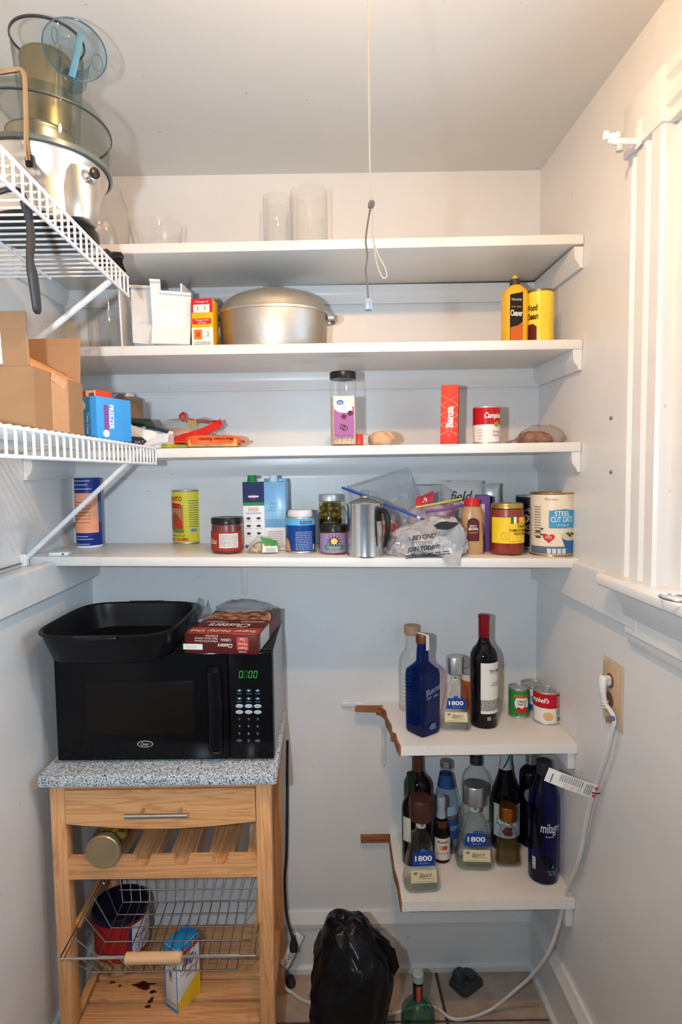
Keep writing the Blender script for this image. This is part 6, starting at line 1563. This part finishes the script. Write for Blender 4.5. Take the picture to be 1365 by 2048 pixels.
# ---- lower corner shelf
HB = .30
def qb(l, r, y, h=HB, z=ZB):
    q = place(l, r, 1500, z, y=y); q.h = h; return q
q = qb(806, 862, -.055)
q.x = xa(836, q.y, ZB + .15); q.loc = (q.x, q.y, ZB)
t, r, h, f = round_bottle('wine_bottle', 'dark brown wine bottle with rosy foil neck at the back of the lower corner shelf', q, CLARET, M_dkb, group='wine bottles')
mk('foil', lathe([(r * .40, h * .77), (r * .405, h * .775), (r * .40, h * .97), (r * .43, h * .972), (r * .43, h * 1.0), (r * .3, h * 1.004)], 28), mat('rosy_foil', hexc('6a4238'), .35, .5), t)
q = qb(804, 842, -.135, .262)
t, r, h, f = round_bottle('wine_bottle', 'slim dark bottle with green neck behind the brown-capped tequila', q, CLARET, M_dk, group='wine bottles')
mk('foil', lathe([(r * .43, h * .74), (r * .44, h * .745), (r * .42, h * .97), (r * .47, h * .975), (r * .47, h * 1.0), (r * .3, h * 1.004)], 28), mat('green_foil', hexc('12301f'), .4, .3), t)
patch(t, f, -r * 1.1, -r * .2, h * .28, h * .55, hm('cfd0c0'), 'label', .0004, 10)
q = place(866, 901, 1592, ZB, bot=1728)
t, r, h, f = round_bottle('cider_bottle', 'small dark sparkling cider bottle with white foil neck', q, [(.85, 0), (.97, .006), (1, .02), (1, .42), (.95, .50), (.78, .60), (.52, .70), (.42, .78), (.40, .95), (.3, .99)], M_dk)
mk('foil', lathe([(r * .58, h * .68), (r * .50, h * .74), (r * .43, h * .82), (r * .50, h * .84), (r * .50, h * .97), (r * .42, h * 1.0)], 28), mat('white_foil', (.50, .51, .54), .35, .3), t)
polyp(t, cylmap(r * .72), [(-r * .62, h * .66), (r * .62, h * .66), (r * .62, h * .62), (r * .35, h * .55), (0, h * .52), (-r * .35, h * .55), (-r * .62, h * .62)], hm('5a2418', .4), 'neck_shield', .0034)
patch(t, f, -r * 1.0, r * 1.0, h * .06, h * .40, hm('d8ccc4', .5), 'label', .0004, 16)
write(t, f, [("Martinelli's", 0, h * .345, h * .04, r * 1.2, {'bold': .02}), ], hm('22304a'), .0008)
for u, c in ((-.25, 'c8b43a'), (0, 'c8482a'), (.28, 'b83a2a')): polyp(t, f, ell(r * u, h * .255, r * .2, h * .035, 14), hm(c), 'fruit_picture', .0008)
write(t, f, [('Sparkling', r * .05, h * .165, h * .045, r * 1.3, {'shear': .3})], hm('b86a6a'), .0008)
q = place(868, 917, 1520, ZB, y=-.075)
t, r, h, f = round_bottle('vodka_bottle', 'clear bottle with silver cap and blue labels behind the cider', q, [(.85, 0), (.98, .006), (1, .02), (1, .50), (.96, .57), (.78, .67), (.56, .78), (.48, .86), (.44, .93)], glass('bluish_glass', (.80, .86, .90), (.30, .38, .46), .02))
mk('cap', lathe([(r * .44, h * .925), (r * .48, h * .93), (r * .48, h * .99), (r * .42, h)], 28), M_capS, t)
mk('neck_label', lathe([(r * .70, h * .715), (r * .515, h * .85)], 36, False, False), hm('2a4a7a', .4), t)
patch(t, f, -r * .2, r * 1.2, h * .18, h * .40, hm('2f5490', .4), 'blue_label', .0005, 14); patch(t, f, -r * .1, r * 1.1, h * .44, h * .54, hm('9ab4cc', .4), 'pale_label', .0005, 12); patch(t, f, -r * .2, r * 1.2, h * .40, h * .43, hm('7a5a40', .4), 'bronze_band', .0006, 12)
write(t, f, [('VODKA', r * .5, h * .30, h * .05, r * .9)], hm('c8d4e4'), .0010)
tequila('tequila bottle with brown cap, nearest the broken edge of the lower corner shelf', 807, 879, 1787, 1595, ZB, M_capB, .05, 815, 861)
tequila('tequila bottle with shiny silver cap in the middle of the lower corner shelf', 912, 986, 1743, 1567, ZB, M_capS, -.06, 923, 968)
q = qb(924, 981, -.055)
t, r, h, f = round_bottle('vodka_bottle', 'clear bottle with black neck band behind the shiny silver cap', q, [(.85, 0), (.98, .006), (1, .02), (1, .62), (.96, .68), (.78, .74), (.5, .78), (.40, .82), (.38, .98)], M_thick)
mk('neck_band', lathe([(r * .42, h * .83), (r * .43, h * .832), (r * .42, h * .905)], 32, False, False), M_blkm, t)
mk('cap', lathe([(r * .40, h * .93), (r * .43, h * .935), (r * .43, h * .998), (r * .36, h * 1.0)], 28), mat('tan_cap', hexc('8a8478'), .4, .4), t)
patch(t, f, r * .25, r * .8, h * .30, h * .55, hm('cfd0b4'), 'side_label', .0005, 8)
q = qb(983, 1039, -.065)
t, r, h, f = round_bottle('wine_bottle', 'dark wine bottle with white and green label and striped neck', q, BURG, M_dk, group='wine bottles')
mk('neck_label', lathe([(r * .48, h * .80), (r * .40, h * .87), (r * .385, h * .955)], 32, False, False), hm('aeb6b4', .4), t)
mk('neck_stripe', tube([(r * .36 * sin(a), -r * (.50 - .10 * k / 8) * cos(a), h * (.80 + .15 * k / 8)) for k, a in [(k, -.9 + 1.5 * k / 8) for k in range(9)]], .002, 6), hm('1e4a34'), t)
patch(t, f, -r * 1.15, r * 1.15, h * .15, h * .48, hm('c6ccc8', .5), 'label', .0004, 20)
write(t, f, [('WINE', -r * .45, h * .34, h * .11, h * .22, {'rot': pi / 2 - .2, 'bold': .03, 'shear': .3})], hm('2c7a34'), .0009)
polyp(t, f, blob(-r * .1, h * .22, r * .35, h * .05, 5), hm('7a2a34'), 'fruit_picture', .0010)
q = qb(1040, 1086, -.055, .285)
t, r, h, f = round_bottle('liqueur_bottle', 'dark straight bottle with silver cap behind the tall blue bottle', q, [(.85, 0), (.98, .006), (1, .02), (1, .74), (.95, .78), (.70, .82), (.46, .84), (.42, .88)], M_dk)
mk('cap', lathe([(r * .46, h * .865), (r * .50, h * .87), (r * .50, h * .99), (r * .44, h)], 28), M_capS, t)
polyp(t, f, ell(-r * .1, h * .57, r * .85, h * .085), hm('7a7680', .5), 'oval_label', .0005)
tequila('small tequila bottle with copper-gold cap and amber liquid', 990, 1041, 1736, 1610, ZB, M_capG, -.08, 996, 1030, liquid=(.55, glass('amber_liquid', (.62, .44, .14), (.35, .22, .04), .02, .12, (.45, .30, .06))), labels=False)
# tall blue bottle
q = place(1058, 1115, 1520, ZB, bot=1772)
t, r, h, f = round_bottle('blue_tequila_bottle', 'tall slim blue bottle with white script beside the right wall', q, [(.80, 0), (.95, .006), (1, .02), (1, .66), (.96, .72), (.76, .79), (.52, .85), (.46, .90)], M_bl2)
mk('inner_wall', lathe([(r * .90, .012), (r * .93, .018), (r * .93, h * .66), (r * .7, h * .78)], 36), glass('pale_blue_glass', (.55, .62, .80), (.10, .14, .35), .02), t)
mk('thick_base', lathe([(r * .90, .004), (r * .92, .008), (r * .92, h * .10), (r * .6, h * .14)], 32), glass('base_blue', (.05, .08, .55), (.01, .02, .2), .02), t)
mk('cap', lathe([(r * .48, h * .89), (r * .50, h * .895), (r * .50, h * .995), (r * .44, h)], 28), M_blkm, t)
write(t, f, [('milagro', r * .22, h * .475, h * .105, r * 1.5, {'shear': .1})], hm('e4e8ee'), .0010); write(t, f, [('Tequila', r * .05, h * .415, h * .022, r * .55, {'shear': .3})], hm('b8c4d4'), .0010)
write(t, f, [('100% DE AGAVE', r * .28, h * .125, h * .014, r * .8), ('SILVER', r * .30, h * .10, h * .022, r * .6)], hm('8a98c0'), .0010)
polyp(t, f, [(r * .18, h * .145), (r * .42, h * .145), (r * .30, h * .185)], hm('2a8a6a'), 'agave_mark', .0010)
barcode(t, f, -r * 1.1, -r * .85, h * .12, h * .22, 5, .001, True)

# ================================================================== outlet and extension cord on the right wall
p = at_x(1226, 1380, XR)
ol = thing('wall_outlet', 'beige wall outlet with old paint around it on the right wall', 'outlet', (XR - .0005, p.y, p.z))
mk('old_paint_patch', box(.0008, .092, .150, (-.0004, -.004, -.006)), mat('yellowed_paint', hexc('cdbfa4'), .5), ol, 0)
mk('face_plate', box(.005, .072, .116, (-.003, 0, 0), .002), mat('beige_plate', hexc('c9a987'), .45), ol)
for s in (-.022, .022): mk('socket', xf(lathe([(.017, 0), (.017, .0065), (.0165, .007)], 24), (0, 0, s), (0, -pi / 2, 0)), mat('brown_socket', hexc('6a4a34'), .4), ol)
cdz = thing('extension_cord', 'long white extension cord plugged into the wall outlet and running to the floor', 'cord', (XR - .03, p.y, p.z + .02))
o = Vector(cdz.location)
M_cord = mat('white_cord', (.72, .71, .68), .4)
def c_(px, py, x): return at_x(px, py, x) - o
mk('plug', add(xf(loft([(0, .011, .008, 3), (.010, .012, .009, 3), (.018, .010, .008, 3)], 24), (.026, 0, .002), (0, -pi / 2, 0)), tube(smooth_path([(.012, .001, .012), (.008, 0, .002), (.006, -.003, -.016), (.007, -.006, -.032), (.009, -.008, -.046)]), [.0095, .0125, .0130, .0130, .0130, .0128, .0125, .0122, .0118, .0114, .011, .0106, .010, .0096, .0092, .0088, .0084, .008, .0078, .0076, .0074, .0072, .0070, .0068, .0066], 14, .8)), M_cord, cdz)
for k in range(3): mk('strain_ridge', xf(lathe([(.0085, 0), (.0085, .003)], 16), (.009, -.007, -.044 - .006 * k)), M_cord, cdz)
path = [(.009, -.008, -.046), c_(1229, 1436, .636), c_(1222, 1470, .632), c_(1213, 1510, .634), c_(1198, 1555, .636), c_(1186, 1590, .637), c_(1172, 1650, .638), c_(1163, 1705, .638), c_(1148, 1750, .636), c_(1130, 1795, .632), c_(1118, 1850, .622), c_(1098, 1905, .604), c_(1065, 1950, .575), c_(1030, 1982, .535), c_(985, 2018, .475)]
for px, py in ((940, 2036), (905, 2038), (885, 2024), (868, 2014), (840, 2012)): path.append(at_z(px, py, .0055) - o)
fl0 = [(.16, -.175), (.05, -.16), (-.02, -.14), (-.075, -.12), (-.105, -.095)]
for x, y in fl0: path.append(Vector((x, y, .006)) - o)
mk('cord', tube(smooth_path(path, 5), .0052, 8, .7), M_cord, cdz)
mk('paper_sleeve', xf(box(.016, .004, .014, (0, 0, 0), .001), tuple(c_(1219, 1438, .622)), (0, 0, .3)), hm('8a7440'), cdz)
mk('blue_clip', xf(box(.009, .006, .010, (0, 0, 0), .002), tuple(c_(1226, 1437, .622))), hm('5a68b0'), cdz)
# warning tag tied to the cord
p1, p2 = at_y(1192, 1583, -.452), at_y(1094, 1548, -.452)
tw = (p1 - p2).length; ang_ = atan2((p1 - p2).z, (p1 - p2).x)
tgl = mk('warning_tag', thick(grid(10, 2, lambda u, v: (-tw * (1 - u), -.010 * sin(pi * u) * .6, -.0165 + .033 * v)), .0006), hm('e6e4e0'), cdz, 20, tuple(p1 - o), (0, -ang_, 0))
f = planemap((0, -.0075, 0), (1, 0, 0), (0, 0, 1))
for v in (-.0085, .0095): polyp(tgl, f, ell(-.006, v, .0042, .0042, 16), hm('d8384a'), 'red_dot', .0006)
for i in range(4): write(tgl, f, [(('EXTENSION CORD', 'DO NOT PLUG', 'CAUTION RISK', 'OF SHOCK')[i], -.016 - .0045 * i, 0.001, .0028, .024, {'rot': pi / 2, 'bold': .03})], hm('26262a'), .0006)
lines(tgl, lambda u, v: f(v, u), -.002, .0145, -tw + .028, -.036, 11, hm('5a5a60'), 8, .35)
for k in range(3):
    ff = lift(f, .0006); mk('prohibition_mark', tube([ff(-.042 - .017 * k + .0042 * cos(a), -.0095 + .0042 * sin(a)) for a in [2 * pi * i / 16 for i in range(16)]], .0004, 4, closed=True), hm('c85a64'), tgl)
lines(tgl, lambda u, v: f(v, u), -.012, .008, -tw + .008, -tw + .013, 1, hm('3a3a40'), 2, .6)
mk('zip_tie', tube([tuple(p1 - o + Vector(v)) for v in ((-.012, -.008, .002), (.0, -.010, .0), (.008, -.004, -.002))], .0016, 6), M_blk, cdz)
# socket end standing against the skirting, with the black appliance plug
e0, e1 = at_y(566, 1932, -.10), at_y(602, 1868, -.06)
ax = (e1 - e0); ln = ax.length
se = mk('socket_end', xf(box(.030, .022, ln, (0, 0, ln / 2), .005), tuple(e0 - o), (-atan2(ax.y, ax.z), atan2(ax.x, ax.z), 0)), M_cord, cdz)
for k in range(2):
    c0 = e0.lerp(e1, .22 + .16 * k) - o
    mk('socket_slots', xf(add(box(.0015, .001, .006, (-.004, 0, 0)), box(.0015, .001, .006, (.004, 0, 0)), box(.003, .001, .003, (0, 0, -.007))), tuple(c0 + Vector((0, -.0118, 0))), (-atan2(ax.y, ax.z), atan2(ax.x, ax.z), 0)), M_blk, cdz, 0)
mk('cord', tube(smooth_path([tuple(Vector((-.105, -.095, .006)) - o), tuple(Vector((-.128, -.088, .02)) - o), tuple(e0 - o + Vector((-.002, .002, -.012))), tuple(e0 - o + Vector((0, .002, .004)))]), .0048, 8), M_cord, cdz)
bc = thing('appliance_cord', 'black power cord with plug hanging behind the cart', 'cord', (-.10, -.07, .60))
o2 = Vector(bc.location)
pth = [Vector((-.108, -.040, .76)), at_y(574, 1690, -.035), at_y(570, 1760, -.045), at_y(574, 1830, -.065), at_y(584, 1872, -.085), at_y(588, 1890, -.095)]
mk('cord', tube(smooth_path([tuple(q_ - o2) for q_ in pth]), .0042, 8), M_blkm, bc)
pe = at_y(588, 1888, -.100) - o2
mk('plug', xf(loft([(-.020, .012, .010, 3), (-.006, .013, .011, 3), (.012, .008, .008, 2.4), (.026, .005, .005)], 20), tuple(pe)), M_blkm, bc)
bp_ = thing('black_plug', 'black plug lying at the foot of the cart beside the cord socket', 'plug', tuple(at_z(582, 1962, .012)), .4)
mk('body', loft([(-.011, .012, .016, 3), (.0, .014, .019, 3), (.010, .010, .014, 3)], 20), M_blkm, bp_)
mk('prongs', add(box(.002, .018, .006, (-.005, .026, 0)), box(.002, .018, .006, (.005, .026, 0))), M_tin, bp_, 0)

# ================================================================== things on the floor
gbx = thing('garbage_bag', 'full black plastic garbage bag with gathered top standing on the floor', 'garbage bag', (xa(702, -.33, .2), -.335, .0005))
def gz(py): return za(gbx.location.x, -.335, py)
def gs(px): return (px) * sc(-.335, .25)
zt_ = gz(1832)
S = [(0, gs(50), .080, 2.4, gs(-28)), (.012, gs(56), .095, 2.4, gs(-26)), (gz(2060), gs(60), .105, 2.3, gs(-20)), (gz(2000), gs(80), .108, 2.3, gs(0)), (gz(1930), gs(82), .105, 2.2, gs(8)), (gz(1890), gs(66), .088, 2.2, gs(4)), (gz(1860), gs(48), .064, 2.1, gs(-8)), (gz(1845), gs(34), .044, 2.1, gs(-14)), (gz(1836), gs(22), .030, 2, gs(-18)), (zt_, gs(8), .012, 2, gs(-22))]
Sf = []
for i in range(len(S) - 1):
    for k in range(4):
        t_ = k / 4; Sf.append(tuple(a + (b - a) * t_ for a, b in zip(S[i], S[i + 1])))
Sf.append(S[-1])
M_gbag = mat('black_bag_plastic', (.005, .005, .006), .24, bump=.7, bscale=26, spec=.2)
mk('bag', crumple(loft(Sf, 90), .014, 15, 14, .0, 4), M_gbag, gbx, 60)
e_ = at_y(790, 1900, -.36) - Vector(gbx.location)
mk('gathered_ear', crumple(hull([(e_.x - .05, .0, e_.z + .02), (e_.x - .04, -.03, e_.z - .06), (e_.x, -.02, e_.z + .0), (e_.x + .012, -.02, e_.z - .05), (e_.x - .03, .03, e_.z - .02), (e_.x - .02, -.035, e_.z - .09), (e_.x - .05, -.01, e_.z - .11)]), .004, 40, 3), M_gbag, gbx, 45)
e2 = at_y(690, 1832, -.335) - Vector(gbx.location)
mk('gathered_ear', crumple(loft([(0, .040, .024), (.02, .034, .020), (.040, .018, .012), (.052, .012, .004)], 28), .007, 45, 6), M_gbag, gbx, 60, loc=(e2.x - .006, 0, e2.z - .045))
# teal glass bottle
q = place(800, 873, 1947, .0005, y=-.30)
q.h = za(q.x, -.30, 1944)
t = thing('teal_bottle', 'teal round glass bottle with pale stopper standing on the floor', 'bottle', (xa(836, -.30, .3), -.30, .0005)); h = q.h; r = 34 * sc(-.30, .2)
M_teal = glass('teal_glass', (.48, .72, .69), (.05, .18, .17), .02)
M_teal2 = glass('teal_glass_inner', (.80, .90, .88), (.3, .5, .48), .02)
zk = za(t.location.x, -.30, 2010)
mk('glass', lathe([(r * .8, 0), (r * .95, .004), (r, .015), (r, zk * .80), (r * .95, zk * .92), (r * .70, zk * 1.02), (r * .32, zk * 1.08), (r * .27, zk * 1.2), (r * .27, h * .94)], 40), M_teal, t)
mk('inner_wall', lathe([(r * .85, .012), (r * .92, .018), (r * .92, zk * .78), (r * .6, zk * .98)], 36), M_teal2, t)
mk('neck_label', lathe([(r * .29, zk * 1.14), (r * .29, h * .88)], 24, False, False), hm('1e2a30'), t)
patch(t, cylmap(r * .29), -r * .12, r * .12, zk * 1.14, h * .88, hm('b84a34'), 'neck_stripe', .0005, 6)
mk('stopper', lathe([(r * .30, h * .90), (r * .34, h * .91), (r * .34, h * .985), (r * .28, h)], 24), mat('pale_green_wax', hexc('9ab0a4'), .4), t)
# mouse trap box
c0 = at_z(936, 1980, 0.0)
mt_ = thing('rodent_bait_box', 'small dark grey plastic bait box on the tiles near the skirting', 'bait box', (c0.x, c0.y + .022, .0008), .62)
M_bait = mat('dark_grey_plastic', (.035, .038, .042), .4)
mk('tray', loft([(0, .046, .036, 8), (.012, .044, .034, 8), (.020, .034, .026, 6)], 32), M_bait, mt_)
mk('hump', loft([(.016, .022, .018, 4), (.040, .018, .014, 4), (.046, .012, .009, 3)], 24), M_bait, mt_, loc=(-.018, .012, 0))
mk('paddle', box(.034, .030, .006, (.016, -.004, .024), .002), M_bait, mt_)
